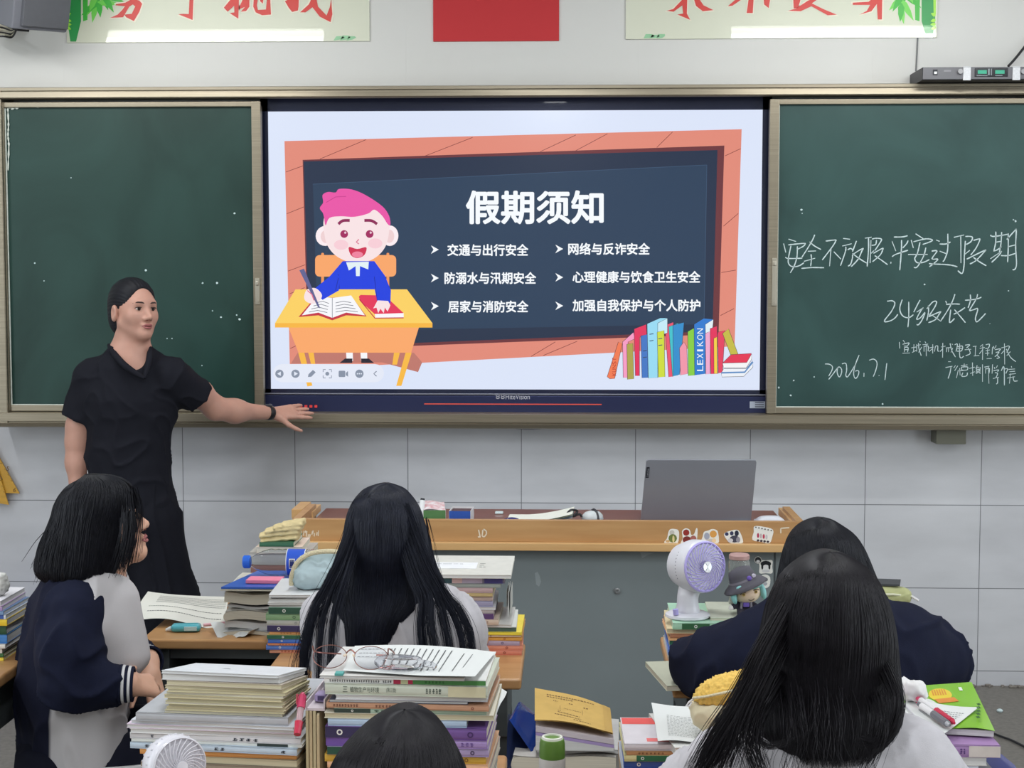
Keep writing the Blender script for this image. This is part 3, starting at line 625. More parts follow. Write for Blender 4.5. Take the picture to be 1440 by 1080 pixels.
for k in range(3): q.poly([fl(469 + k * 9, 57, .001), fl(473 + k * 9, 50 + abs(k - 1), .001), fl(481 + k * 9, 50 + abs(k - 1), .001), fl(485 + k * 8, 53, .001), fl(477 + k * 9, 56, .001)], LEAF[4])
b_.add(q.v, q.f, LEAF[4]); b_.build('bamboo_print', None, bl, 0); r_.build('slogan_lettering', None, bl, 0)
brr, frr = panel('slogan_panel', 'glossy cream slogan panel with bamboo print above the right blackboard', 'sign', 879, 1317, -80, 54, .008, ACR)
HR = lambda x, y: (870 + x / 3.13, y / 3.13)
brush = [[(210,48),(240,40),(285,-7),(302,-7),(300,60),(315,88),(258,64),(284,60),(280,24),(242,52)],[(330,-7),(352,-7),(374,24),(417,45),(370,50),(340,26)],[(480,28),(520,-7),(548,-7),(500,26)],[(572,-7),(594,-7),(590,58),(563,58)],[(638,-7),(667,-7),(660,36),(640,20)],
         [(745,48),(780,38),(830,5),(856,-7),(882,-7),(850,15),(900,40),(960,65),(920,68),(848,28),(800,50)],[(768,-7),(802,-7),(790,34),(770,38)],[(1060,65),(1092,48),(1106,22),(1030,22),(1030,12),(1100,8),(1116,-7),(1160,-7),(1158,86),(1140,86),(1136,18),(1112,50)]]
b_, r_ = decor(frr, 1317, -1, brush, HR, 2, 53, (('永', 936, 1003), ('不', 1022, 1084), ('放', 1107, 1177), ('弃', 1192, 1256)))
q = MB()
for k in range(3): q.poly([frr(905 + k * 9, 54, .001), frr(908 + k * 9, 49 - abs(k - 1), .001), frr(917 + k * 9, 49 - abs(k - 1), .001), frr(921 + k * 7, 51, .001), frr(913 + k * 9, 53.5, .001)], LEAF[4])
b_.add(q.v, q.f, LEAF[4]); b_.build('bamboo_print', None, brr, 0); r_.build('slogan_lettering', None, brr, 0)
MB().tube([at(1290.5, 53, WALL_Y - .004), at(1289.5, 75, WALL_Y - .004), at(1288, 100, WALL_Y - .004)], .003, 6).build('string', mat('string_grey', (120, 122, 124), .8), None)
tag(bpy.data.objects['string'], 'grey string hanging from the right slogan panel to the microphone receiver', 'string')
fb, ff = panel('red_panel', 'plain red rectangular panel hung high above the middle of the display', 'panel', 609, 786, -66, 58, .006, mat('flag_red', (196, 44, 50), .6, coat=.0, var=.03, vscale=4))
# loudspeaker in the corner
sp = thing('loudspeaker', 'dark grey loudspeaker on the wall at the upper left corner', 'speaker')
c = at(57, 44, -.25); sp.location = (c.x, c.y, c.z); sp.rotation_euler = (math.radians(17), math.radians(-3), math.radians(52))
GRY = mat('speaker_grey', (88, 90, 96), .55, var=.04, vscale=40); GR2 = mat('speaker_side', (112, 114, 122), .5)
MB().box((0, .10, .21), (.235, .19, .42), r=.008).build('cabinet', GR2, sp)
MB().box((.012, -.002, .215), (.195, .02, .40), r=.004).build('front_cover', GRY, sp)
MB().box((-.02, .11, -.008), (.05, .06, .02)).box((0, .22, .2), (.06, .1, .08)).build('bracket', mat('bracket_black', (40, 40, 44), .5), sp)
for k, (p, cl) in enumerate((((0, 40), (6, 42), (20, 40), (23, 34)), (40, 40, 44)) for p, cl in [0] * 0): pass
mb = MB(); r_ = random.Random(4)
for k in range(5):
    pts = [at(-14, 36 + k * 4, -.02), at(4, 40 + k * 3.2 + r_.uniform(-2, 2), -.05 - .02 * k), at(16, 43 + k * 2.4, -.09), at(22, 40 + k, -.13), at(23.5, 33, -.15)]
    mb.tube(spline(pts, 5), .0036, 6, mat(('cable_black', 'cable_white')[k % 2], ((40, 40, 44), (205, 200, 180))[k % 2], .5))
tag(mb.build('speaker_cable', None), 'looping black and white cables hanging left of the loudspeaker', 'cable')
mb = MB()
mb.box(at(1, 15, -.02), (.07, .05, .16), r=.01).box(at(4, 30, -.03), (.05, .04, .04), r=.006)
tag(mb.build('junction_box', mat('box_cream', (214, 208, 190), .5)), 'cream junction box on the wall left of the loudspeaker', 'box')
# radio microphone receiver lying on the frame
RY = -.165; a = at(1297, 111, RY); zt = at(1297, 94.5, RY).z; zb = zt1 + .001
rc = thing('microphone_receiver', 'grey wireless microphone receiver lying on the frame at the upper right', 'receiver', (a.x, RY, zb)); hh = zt - zb; wR = .46
MB().box((wR / 2, .105, hh / 2), (wR, .21, hh), r=.002).build('housing', mat('receiver_dark', (52, 52, 58), .45, .4), rc)
def rl(u, v, dy=0): p = at(u, v, RY); return Vector((p.x - a.x, -dy, p.z - zb))
def rbx(mb, u0, u1, v0, v1, dep, m, r=0):
    p, q = rl(u0, v0), rl(u1, v1); mb.box(((p.x + q.x) / 2, -dep / 2, (p.z + q.z) / 2), (abs(q.x - p.x), dep, abs(p.z - q.z)), m, r)
mb = MB(); rbx(mb, 1298, 1466, 94.8, 110.8, .003, mat('receiver_face', (104, 104, 108), .45, .5)); mb.build('face_plate', None, rc)
mb = MB(); rbx(mb, 1370.5, 1417, 96, 108, .005, mat('display_black', (24, 26, 34), .2), .001); mb.build('display_window', None, rc)
mb = MB(); rbx(mb, 1374.5, 1387, 99, 104, .0062, mat('lcd_green', (52, 150, 122), .3, emit=.35)); rbx(mb, 1399, 1412, 99, 104, .0062, mat('lcd_green', (0, 0, 0)))
rbx(mb, 1389, 1391, 97, 106, .0062, mat('lcd_marks', (140, 150, 156), .4)); rbx(mb, 1393, 1394, 97, 106, .0062, mat('lcd_marks', (0, 0, 0))); rbx(mb, 1373, 1388, 106, 107, .0062, mat('lcd_marks', (0, 0, 0))); rbx(mb, 1399, 1409, 106, 107, .0062, mat('lcd_marks', (0, 0, 0)))
mb.build('readout', None, rc, 0)
for u in (1349.5, 1438):
    p = rl(u, 101); MB().tube([(p.x, 0, p.z), (p.x, -.014, p.z)], .009, 16).build('knob', mat('knob_grey', (150, 150, 152), .35, .6), rc)
mb = MB(); rbx(mb, 1311.5, 1318, 98, 106, .004, mat('display_black', (0, 0, 0))); rbx(mb, 1313, 1317, 101, 104.5, .009, mat('switch_white', (226, 228, 230), .4), .001); mb.build('power_switch', None, rc)
mb = MB(); rbx(mb, 1327, 1337, 98.5, 101, .0036, mat('receiver_mark', (140, 140, 145), .5)); mb.build('maker_mark', None, rc, 0)
for u in (1359.5, 1429):
    p, q = rl(u - 5.3, 96), rl(u + 5.3, 96); z0 = rl(u, 96).z
    MB().box(((p.x + q.x) / 2, -.004, z0 / 2), (q.x - p.x, .003, z0 + .004)).box(((p.x + q.x) / 2, .03, z0 + .0045), (q.x - p.x, .07, .003)).build('tape', mat('tape_white', (216, 218, 222), .7, var=.12, vscale=200), rc)
p0 = at(1418, 93, -.02); tag(MB().tube(spline([p0, at(1428, 82, -.0), at(1440, 67, .03), at(1452, 52, .03)], 5), .005, 8).build('antenna_cable', mat('cable_black', (40, 40, 44))), 'black cable rising behind the microphone receiver', 'cable')
# box under the right blackboard
a = at(1337, 606, -.02); b = at(1337, 624, -.02); w = at(1358, 615, -.02).x - at(1316, 615, -.02).x
tag(MB().box((a.x, .015, (zb0 + b.z) / 2 - .003), (w, .09, zb0 - b.z - .004), r=.003).build('socket_box', mat('socket_box_olive', (112, 112, 100), .5, .2)), 'small olive grey box fixed beneath the frame under the right blackboard', 'box')
# wooden set squares hung left under the board
def set_square(name, label, P, wd, Y, m, inner):
    t = thing(name, label, 'set square'); o = at(P[0][0], P[0][1], Y); t.location = o
    q = [Vector(at(u, v, Y)) - o for u, v in P]; c = sum(q, Vector()) / 3
    mb = MB(); ins = [c + (p - c) * inner for p in q]
    for k in range(3):
        a, b = q[k], q[(k + 1) % 3]; c2, d = ins[(k + 1) % 3], ins[k]
        mb.prism([a, b, c2, d], (0, .007, 0))
    mb.build('wooden_body', m, t, 20)
    tk = MB()
    for k in range(14):
        p = q[0] + (q[1] - q[0]) * (k + 1) / 16; e = (c - p).normalized()
        tk.prism([p + e * .002, p + e * (.014 if k % 5 == 0 else .008), p + e * (.014 if k % 5 == 0 else .008) + Vector((.0012, 0, .0012)), p + e * .002 + Vector((.0012, 0, .0012))], (0, -.0008, 0))
    tk.build('graduation_marks', mat('ink_brown', (110, 76, 30), .6), t, 0)
    return t
YW = mat('boxwood_yellow', (204, 156, 58), .45, var=.08, vscale=14, stretch=(1, 1, 6))
s1 = set_square('set_square', 'yellow wooden set square hanging on the wall, longer bar ending beside the teacher', [(-48, 560), (27, 694), (-62, 690)], .03, .035, YW, .58)
s2 = set_square('set_square', 'yellow wooden set square hanging in front, its tip lowest at the left edge', [(-30, 575), (12, 710), (-75, 695)], .03, .024, YW, .62)
mb = MB()
def mk(body, u, v, w, hgt, Y, ang=0):
    V, Fs, _ = text_mesh(body); c, s = math.cos(ang), math.sin(ang)
    mb.add([Vector(at(u + (x - .5) * w * c - (y - .5) * hgt * s, v - (x - .5) * w * s - (y - .5) * hgt * c, Y)) - s1.location for x, y in V], Fs)
mk('5', 11, 659, 4, 6, .0342, -.3); mk('6', 20.5, 689, 4, 6, .0342, -.3)
mb.build('figures', mat('ink_brown', (110, 76, 30)), s1, 0)
# blue carton against the wall, far left
a = at(38, 983, -.16); cb = thing('carton', 'blue carton with white lettering on the floor at the wall, far left', 'box', (a.x, -.08, 0))
MB().box((0, 0, .02), (.36, .17, .04)).build('plinth', mat('carton_dark', (62, 58, 56), .7), cb)
MB().box((0, 0, .11), (.36, .19, .14), r=.004).build('box_body', mat('carton_blue', (48, 62, 178), .6), cb)
mb = MB()
for u in (18, 35): mb.tube([Vector(at(u - 4, 938, -.176)) - cb.location, Vector(at(u - 4, 955, -.176)) - cb.location, Vector(at(u + 3, 957, -.176)) - cb.location, Vector(at(u + 6, 948, -.176)) - cb.location, Vector(at(u + 6, 936, -.176)) - cb.location], .009, 4)
mb.build('white_lettering', mat('white_print', (226, 228, 232), .6), cb, 0)
# crumbs of plaster along the foot of the wall
mb = MB(); rnd = random.Random(8)
for k in range(60):
    u = rnd.uniform(1240, 1440) if k < 44 else rnd.uniform(0, 60); p = at(u, 960, WALL_Y); s_ = rnd.uniform(.004, .014)
    mb.box((p.x, WALL_Y - rnd.uniform(.008, .03), s_ * .4), (s_ * rnd.uniform(1, 3), s_, s_ * .8), X=None, r=s_ * .2, seg=1)
tag(mb.build('plaster_debris', mat('plaster_crumb', (128, 122, 116), .9, var=.2, vscale=80)), 'crumbs of grey plaster along the foot of the wall', 'debris', kind='stuff')
p = atz(1406, 1000, .004); tag(MB().lathe([(0, 0), (.010, .002), (.012, .007), (.006, .012), (0, .013)], 10).build('chalk_stub', CHALK, loc=(p.x, p.y, 0)), 'small white stub of chalk on the bare floor at right', 'chalk')
pts = [atz(1380, 1005, .02), atz(1388, 1026, .006), atz(1404, 1034, .006), atz(1425, 1042, .006), atz(1452, 1056, .006)]
tag(MB().tube(spline(pts, 6), .004, 8).build('floor_cable', mat('cable_black', (40, 40, 44))), 'thin black cable across the floor at the right', 'cable')
# ------------------------------------------------------------ the teacher's desk and what lies on it
LF = -1.45
WOOD = None
def wood(name, a, b, sc=3.0, stretch=(1.2, 14, 14), rough=.38):
    if name in MATS: return MATS[name]
    m = mat(name, a, rough, col2=b, vscale=sc, stretch=stretch, bump=.05, bscale=60); return m
WD = wood('desk_wood', (176, 132, 86), (192, 150, 102)); WDL = wood('desk_wood_light', (200, 156, 104), (212, 172, 120))
lz1 = at(720, 731.5, LF).z; lzm = at(720, 762, LF).z; lz0 = at(720, 773, LF).z
lx0 = at(411, 745, LF).x; lx1 = at(1131, 745, LF).x; lcx = (lx0 + lx1) / 2; lw = lx1 - lx0
LB_Y = -1.0
lec = thing('lectern', 'long grey teacher desk with wooden rim before the display', 'desk', (lcx, LF, 0))
MB().box((0, .011, (lz1 + lzm) / 2), (lw, .022, lz1 - lzm), r=.002).build('front_board', WD, lec)
MB().box((0, .005, (lzm + lz0) / 2), (lw + .012, .05, lzm - lz0), r=.003).build('lip', WDL, lec)
for s in (-1, 1):
    MB().prism([(s * (lw / 2 - .011) - .011, .022, lzm), (s * (lw / 2 - .011) - .011, .022, lz1), (s * (lw / 2 - .011) - .011, .30, lz1), (s * (lw / 2 - .011) - .011, .30, lzm), (s * (lw / 2 - .011) - .011, .022, lzm)], (.022, 0, 0)).build('side_board', WD, lec, 20)
dz = at(720, 715.5, LB_Y).z
MB().box((0, .235, dz - .012), (lw - .06, .42, .024), r=.003).build('deck', mat('deck_red_brown', (126, 74, 62), .3, var=.12, vscale=5, coat=.3), lec)
for u, w, hgt in ((424, .035, .03), (441, .022, .022)):
    p = at(u, 725, LF + .3); MB().box((p.x - lcx, .3, dz + hgt / 2), (w, .16, hgt), r=.002).build('pen_rest', WDL, lec)
p = at(1112, 726, LF + .2); MB().box((p.x - lcx, .2, dz + .012), (.035, .3, .024), r=.002).build('pen_rest', WDL, lec)
BODY = mat('desk_steel_grey', (118, 126, 128), .5, .0, var=.05, vscale=3)
bx0 = at(433, 850, LF + .03).x - lcx; bx1 = at(1118, 850, LF + .03).x - lcx
MB().box(((bx0 + bx1) / 2, .22, lz0 / 2), (bx1 - bx0, .38, lz0), r=.004).build('body', BODY, lec)
for u in (1089,):
    p = at(u, 850, LF + .03).x - lcx; MB().box((p, .0305, lz0 / 2), (.004, .004, lz0 - .01)).build('panel_joint', mat('joint_dark', (62, 68, 70), .6), lec)
def lf(u, v, dy=0.0): p = at(u, v, LF - dy); return Vector((p.x - lcx, -dy, p.z))
def lb(u, v, dy=0.0): p = at(u, v, LF + .03 - dy); return Vector((p.x - lcx, .03 - dy, p.z))
# chips in the varnish and scratch marks
mb = MB(); rnd = random.Random(5)
for k in range(15):
    u = 415 + k * 2.3 + rnd.uniform(-.8, .8); v0 = 745 + 6 * rnd.random(); v1 = v0 + rnd.uniform(4, 9)
    mb.poly([lf(u, v0, .0006), lf(u + rnd.uniform(.8, 1.8), v0 + 1, .0006), lf(u + .6, v1, .0006), lf(u - .8, v1 - 1, .0006)])
for pts in ([(673, 745), (675, 754)], [(672, 755), (676, 755)], [(679, 745), (678, 754), (681, 755), (684, 751), (684, 747), (680, 744)], [(1098, 743), (1098, 750)], [(1098, 743), (1110, 742)]):
    for i in range(len(pts) - 1):
        (x0, y0), (x1, y1) = pts[i], pts[i + 1]; n = Vector((-(y1 - y0), x1 - x0, 0)).normalized() * .9
        mb.poly([lf(x0 + n.x, y0 + n.y, .0007), lf(x1 + n.x, y1 + n.y, .0007), lf(x1 - n.x, y1 - n.y, .0007), lf(x0 - n.x, y0 - n.y, .0007)])
mb.build('scratch_marks', mat('bare_wood', (226, 212, 190), .8), lec, 0)
# stickers: white die-cut shapes with plain coloured blots
WH = mat('sticker_white', (236, 234, 228), .4)
def sticker(name, label, out, blots, f):
    mb = MB(); q = spline([(a, b, 0) for a, b in out], 3, True)
    P = [f(p.x, p.y, .0005) for p in q]; mb.prism(P, (0, -.0004, 0), WH)
    for i, (cx, cy, rx, ry, col) in enumerate(blots):
        mb.poly([f(cx + rx * math.cos(t), cy + ry * math.sin(t), .0011 + .0001 * i) for t in np.linspace(0, 5.76, 12)], mat('ink_%02x%02x%02x' % col, col, .4))
    o = mb.build(name, None, None, 0); o.location = lec.location
    tag(o, label, 'sticker'); return o
sticker('sticker', 'white and olive green sticker, leftmost in the row on the desk rim', [(934, 763), (938, 757), (940, 748), (943, 744), (950, 744), (954, 746), (955, 752), (953, 764), (944, 765)], [(945, 749, 3.5, 3.5, (200, 196, 188)), (946, 757, 6, 6, (112, 124, 66)), (947, 758, 1.6, 5, (222, 206, 150)), (939, 761, 3, 1.8, (206, 170, 120))], lf)
sticker('sticker', 'dark red sticker, second from left on the desk rim', [(958, 765), (960, 757), (959, 747), (964, 743), (970, 745), (972, 752), (976, 751), (979, 743), (981, 745), (980, 760), (978, 766)], [(965, 749, 4.5, 4.5, (150, 52, 48)), (966, 759, 6, 5, (126, 52, 50)), (975, 758, 4.5, 5, (168, 104, 98))], lf)
sticker('sticker', 'white sticker with an orange blot, third in the row on the desk rim', [(986, 766), (988, 755), (990, 748), (996, 746), (1001, 744), (1007, 745), (1010, 750), (1009, 766)], [(994, 754, 4, 5, (164, 168, 186)), (1003, 751, 5, 5, (222, 160, 84)), (999, 761, 7, 3.5, (206, 200, 196)), (1004, 760, 3, 3, (238, 210, 170))], lf)
sticker('sticker', 'navy patterned sticker, second from right on the desk rim', [(1018, 751), (1025, 747), (1036, 745), (1041, 749), (1045, 761), (1042, 764), (1028, 764), (1022, 759)], [(1022, 751, 2.6, 2.6, (58, 62, 96)), (1029, 750, 2.6, 3, (60, 62, 90)), (1036, 750, 3, 4, (44, 46, 64)), (1033, 758, 7, 5, (70, 70, 86)), (1027, 760, 4, 3, (206, 204, 210)), (1038, 759, 3, 4, (150, 148, 160))], lf)
o = sticker('sticker', 'white card-like sticker with pink marks, rightmost on the desk rim', [(1061, 740), (1075, 741), (1087, 745), (1086, 755), (1082, 764), (1070, 762), (1058, 759), (1060, 748)], [(1066 + k * 4, 753 + k * .7, 1.5, 3.4, c) for k, c in enumerate(((180, 60, 90), (196, 180, 184), (190, 60, 90), (200, 196, 200)))] + [(1063 + k * 4.3, 741.5 + k * .9, 1, 1, (70, 60, 60)) for k in range(6)] + [(1066 + k * 4.6, 760 + k * .6, 1.8, 1.6, (60, 50, 60)) for k in range(4)], lf)
sticker('sticker', 'small round dark sticker on the grey desk body behind the jar', [(1066 + 5 * math.cos(t), 787.5 + 5 * math.sin(t)) for t in np.linspace(0, 5.5, 9)], [(1066, 787.5, 4.4, 4.4, (50, 50, 54)), (1066, 789.5, 2.6, 2, (226, 226, 226))], lb)
sticker('sticker', 'square black and white sticker on the grey desk body', [(1068, 788), (1077, 788), (1086, 788), (1086, 797), (1086, 806), (1077, 806), (1068, 806), (1068, 797)], [(1077, 793, 7.5, 4.4, (30, 30, 34)), (1077, 798, 4.6, 4, (236, 234, 232)), (1077, 803, 5.5, 2, (210, 210, 212)), (1072, 797, 1.4, 4, (30, 30, 34)), (1082, 797, 1.4, 4, (30, 30, 34))], lb)
sticker('sticker', 'white sticker lowest on the grey desk body beside the doll', [(1070, 810), (1077, 808), (1083, 812), (1082, 824), (1074, 827), (1069, 819)], [(1076, 815, 4, 3, (110, 112, 118)), (1076, 821, 3, 2.6, (170, 172, 178))], lb)
# whitish scuffs on the steel
mb = MB()
for pts in ([(900, 776), (922, 777), (912, 780), (903, 785)], [(752, 806), (756, 804), (759, 810), (761, 818), (758, 825), (754, 822)]): mb.poly([lb(u, v, .0006) for u, v in pts])
mb.build('scuff_marks', mat('scuff_grey', (138, 146, 148), .6), lec, 0)
p = lb(868, 831, .002); MB().lathe([(.009, 0), (.009, .003), (.005, .004), (.004, .001), (0, .001)], 14, X=Matrix.Translation(p) @ Matrix.Rotation(math.pi / 2, 4, 'X')).build('screw', mat('screw_steel', (170, 172, 174), .35, .8), lec)
# --- on the deck
def on_deck(u, v): return atz(u, v, dz)
def chalk_box(name, label, u, Y, w, hgt, dp, front, rz):
    p = at(u, 725, Y); t = thing(name, label, 'box', (p.x, Y, dz), rz); th = .0015
    for c_, s_ in (((0, 0, hgt / 2), (w, th, hgt)), ((0, dp, hgt / 2), (w, th, hgt)), ((-w / 2, dp / 2, hgt / 2), (th, dp, hgt)), ((w / 2, dp / 2, hgt / 2), (th, dp, hgt)), ((0, dp / 2, th / 2), (w, dp, th))):
        MB().box(c_, s_).build('box_side', front if s_[0] == w and c_[1] == 0 else mat('card_white', (226, 224, 226), .6), t, 0)
    return t, w, hgt, dp
GC = mat('card_green', (84, 128, 78), .6, var=.06, vscale=60); BC = mat('card_blue', (44, 84, 170), .6, var=.06, vscale=60)
t, w, hgt, dp = chalk_box('chalk_box', 'green chalk box with a torn white lid on the desk', 611, LF + .07, .066, .052, .10, GC, .12)
MB().grid(lambda a, b: Vector(((a - .5) * .064, .004 + b * .10, .053 + .016 * math.sin(b * 2.6) + .003 * math.sin(a * 5))), 8, 10).build('lid', mat('lid_white', (228, 224, 226), .6, col2=(206, 150, 156), vscale=70), t)
t, w, hgt, dp = chalk_box('chalk_box', 'blue open chalk box on the desk next to the green one', 646.5, LF + .07, .064, .050, .09, BC, -.05)
MB().box((0, .045, .03), (.06, .085, .03)).build('chalk_tray', mat('tray_dark', (92, 70, 76), .8), t, 0)
a = at(590, 729, LF + .06); b = at(594.5, 701, LF + .09)
tg = thing('marker_pen', 'white marker pen standing upright at the long-haired head', 'pen', (a.x, a.y, dz))
vx = b - Vector((a.x, a.y, dz))
MB().tube([(0, 0, 0), vx * .93], .0085, 12).build('barrel', mat('marker_white', (226, 228, 230), .4), tg)
MB().tube([vx * .90, vx], .0065, 12).build('end_cap', mat('display_black', (0, 0, 0)), tg)
# dark blue cloth, open booklet, mouse, cable
a = at(713, 729, LF + .10)
MBc = MB().grid(lambda x, y: Vector(((x - .5) * .15, (y - .5) * .12, .010 + .006 * math.sin(x * 9 + y * 3) + .006 * math.cos(y * 8) - .010 * (abs(x - .5) * 2) ** 3)), 24, 14)
MBc.grid(lambda x, y: Vector(((x - .5) * .15, (y - .5) * .12, .0005)), 24, 14, flip=True)
tag(MBc.build('folded_cloth', mat('cloth_navy', (40, 46, 110), .9, var=.1, vscale=60), loc=(a.x, a.y, dz)), 'dark blue cloth lying crumpled behind the desk rim', 'cloth')
a = at(760, 727, LF + .14); bkt = thing('booklet', 'pale green booklet lying open and curling up on the desk', 'booklet', (a.x, a.y, dz), -.05)
for k, (cl, off) in enumerate((((214, 226, 214), 0), ((150, 162, 190), .004), ((222, 230, 208), .008), ((236, 238, 228), .012))):
    MB().grid(lambda x, y, off=off: Vector(((x - .5) * .20 + (0, .004)[0], (y - .5) * .15, .006 + off + .042 * max(0, x - .25) ** 1.6)), 20, 4, mat('booklet_%d' % k, cl, .7)).build('page' if k else 'cover', mat('booklet_%d' % k, cl, .7), bkt)
a = at(833, 723, LF + .17); ms = thing('computer_mouse', 'white computer mouse with a black band on the desk left of the laptop', 'mouse', (a.x, a.y, dz + .004), .5)
MB().lathe([(0, 0), (.032, 0), (.036, .008), (.034, .020), (.024, .030), (.010, .034), (0, .0345)], 28, sx=1.0, sy=.72).build('shell', mat('mouse_white', (206, 212, 214), .35), ms)
MB().tube([(.036 * math.sin(t) * 0 + .006, .026 * math.cos(t), .036 * max(0, math.sin(t)) + .001) for t in np.linspace(0, math.pi, 14)], .0042, 6).tube([(.034 * math.cos(t), .0, .036 * math.sin(t)) for t in np.linspace(.3, 1.6, 9)], .003, 6).build('band', mat('mouse_black', (54, 54, 60), .4), ms)
tag(MB().box((0, 0, .002), (.12, .09, .004), r=.002).build('mouse_pad', mat('pad_navy', (48, 50, 82), .8), loc=(a.x + .01, a.y, dz)), 'dark navy pad under the white computer mouse', 'pad')
pts = [at(796, 724, LF + .12), at(803, 717, LF + .12), at(812, 719, LF + .13), at(806, 726, LF + .12), at(815, 723, LF + .14), at(818, 727, LF + .14)]
tag(MB().tube([Vector((p.x, p.y, max(p.z, dz + .005))) for p in spline(pts, 5)], .0036, 6).build('mouse_cable', mat('cable_black', (40, 40, 44))), 'black mouse cable bunched between booklet and mouse', 'cable')
a = at(702, 716.5, LF + .34); tag(MB().box((0, 0, .004), (.026, .02, .008), r=.003).build('chalk_piece', CHALK, loc=(a.x, a.y, dz)), 'short piece of white chalk at the far edge of the desk', 'chalk')
a = at(1083, 730, LF + .14); er = thing('board_eraser', 'white topped board eraser on the desk right of the laptop', 'eraser', (a.x, a.y, dz), .1)
MB().box((0, 0, .007), (.085, .05, .014), r=.003).build('felt', mat('felt_grey', (96, 98, 110), .95), er)
MB().grid(lambda x, y: Vector(((x - .5) * .09, (y - .5) * .055, .014 + .016 * (1 - (2 * x - 1) ** 4) * (1 - (2 * y - 1) ** 4))), 14, 10).box((0, 0, .014), (.088, .053, .006), r=.002).build('handle', mat('eraser_white', (214, 216, 226), .4), er)
# laptop seen from behind
SIL = mat('laptop_grey', (152, 155, 165), .4, .35, var=.02, vscale=6)
P0 = at(901, 733, LF + .12); P1 = at(1056, 733, LF + .12); lwid = (P1 - P0).length
lt = thing('laptop', 'grey laptop open on the desk, lid back towards the class', 'laptop', ((P0.x + P1.x) / 2, LF + .12, dz), math.radians(-3))
MB().box((0, .115, .008), (lwid, .235, .016), r=.004).build('base', SIL, lt)
MB().box((0, .115, .0165), (lwid * .88, .10, .001)).build('keyboard', mat('keys_dark', (50, 50, 56), .6), lt)
LQ = [Vector(at(u, v, LF + dy)) - lt.location for u, v, dy in ((901, 732.5, .118), (1056, 732.5, .124), (1064, 647.5, .063), (909, 647, .057))]
rz_ = Matrix.Rotation(math.radians(3), 4, 'Z'); LQ = [rz_ @ p for p in LQ]; LQ[0] += (LQ[0] - LQ[3]) * .12; LQ[1] += (LQ[1] - LQ[2]) * .12
ln_ = (LQ[1] - LQ[0]).cross(LQ[3] - LQ[0]).normalized()
def lp(x, y, o=0.0): return (LQ[0] * (1 - x) + LQ[1] * x) * (1 - y) + (LQ[3] * (1 - x) + LQ[2] * x) * y + ln_ * o
def rrect(x0, y0, x1, y1, r, o): return [lp(x, y, o) for x, y in ((x0 + r, y0), (x1 - r, y0), (x1 - r * .3, y0 + r * .4), (x1, y0 + r * 1.4), (x1, y1 - r * 1.4), (x1 - r * .3, y1 - r * .4), (x1 - r, y1), (x0 + r, y1), (x0 + r * .3, y1 - r * .4), (x0, y1 - r * 1.4), (x0, y0 + r * 1.4), (x0 + r * .3, y0 + r * .4))]
lido = MB().prism(rrect(0, 0, 1, 1, .02, 0), -ln_ * .008).build('lid', SIL, lt, 30)
MB().prism(rrect(.025, .06, .975, .96, .01, -.0085), -ln_ * .0006).build('screen', mat('laptop_screen', (80, 90, 120), .2, emit=.4), lido, 0)
mb = MB().prism(rrect(.008, .745, .036, .90, .003, .0012), -ln_ * .0012, mat('badge_black', (40, 42, 50), .3))
V, Fs, _ = text_mesh('Lenovo'); mb.add([lp(.031 - y * .018, .765 + x * .115, .0016) for x, y in V], Fs, mat('badge_text', (170, 172, 180), .4))
mb.build('badge', None, lido, 0)
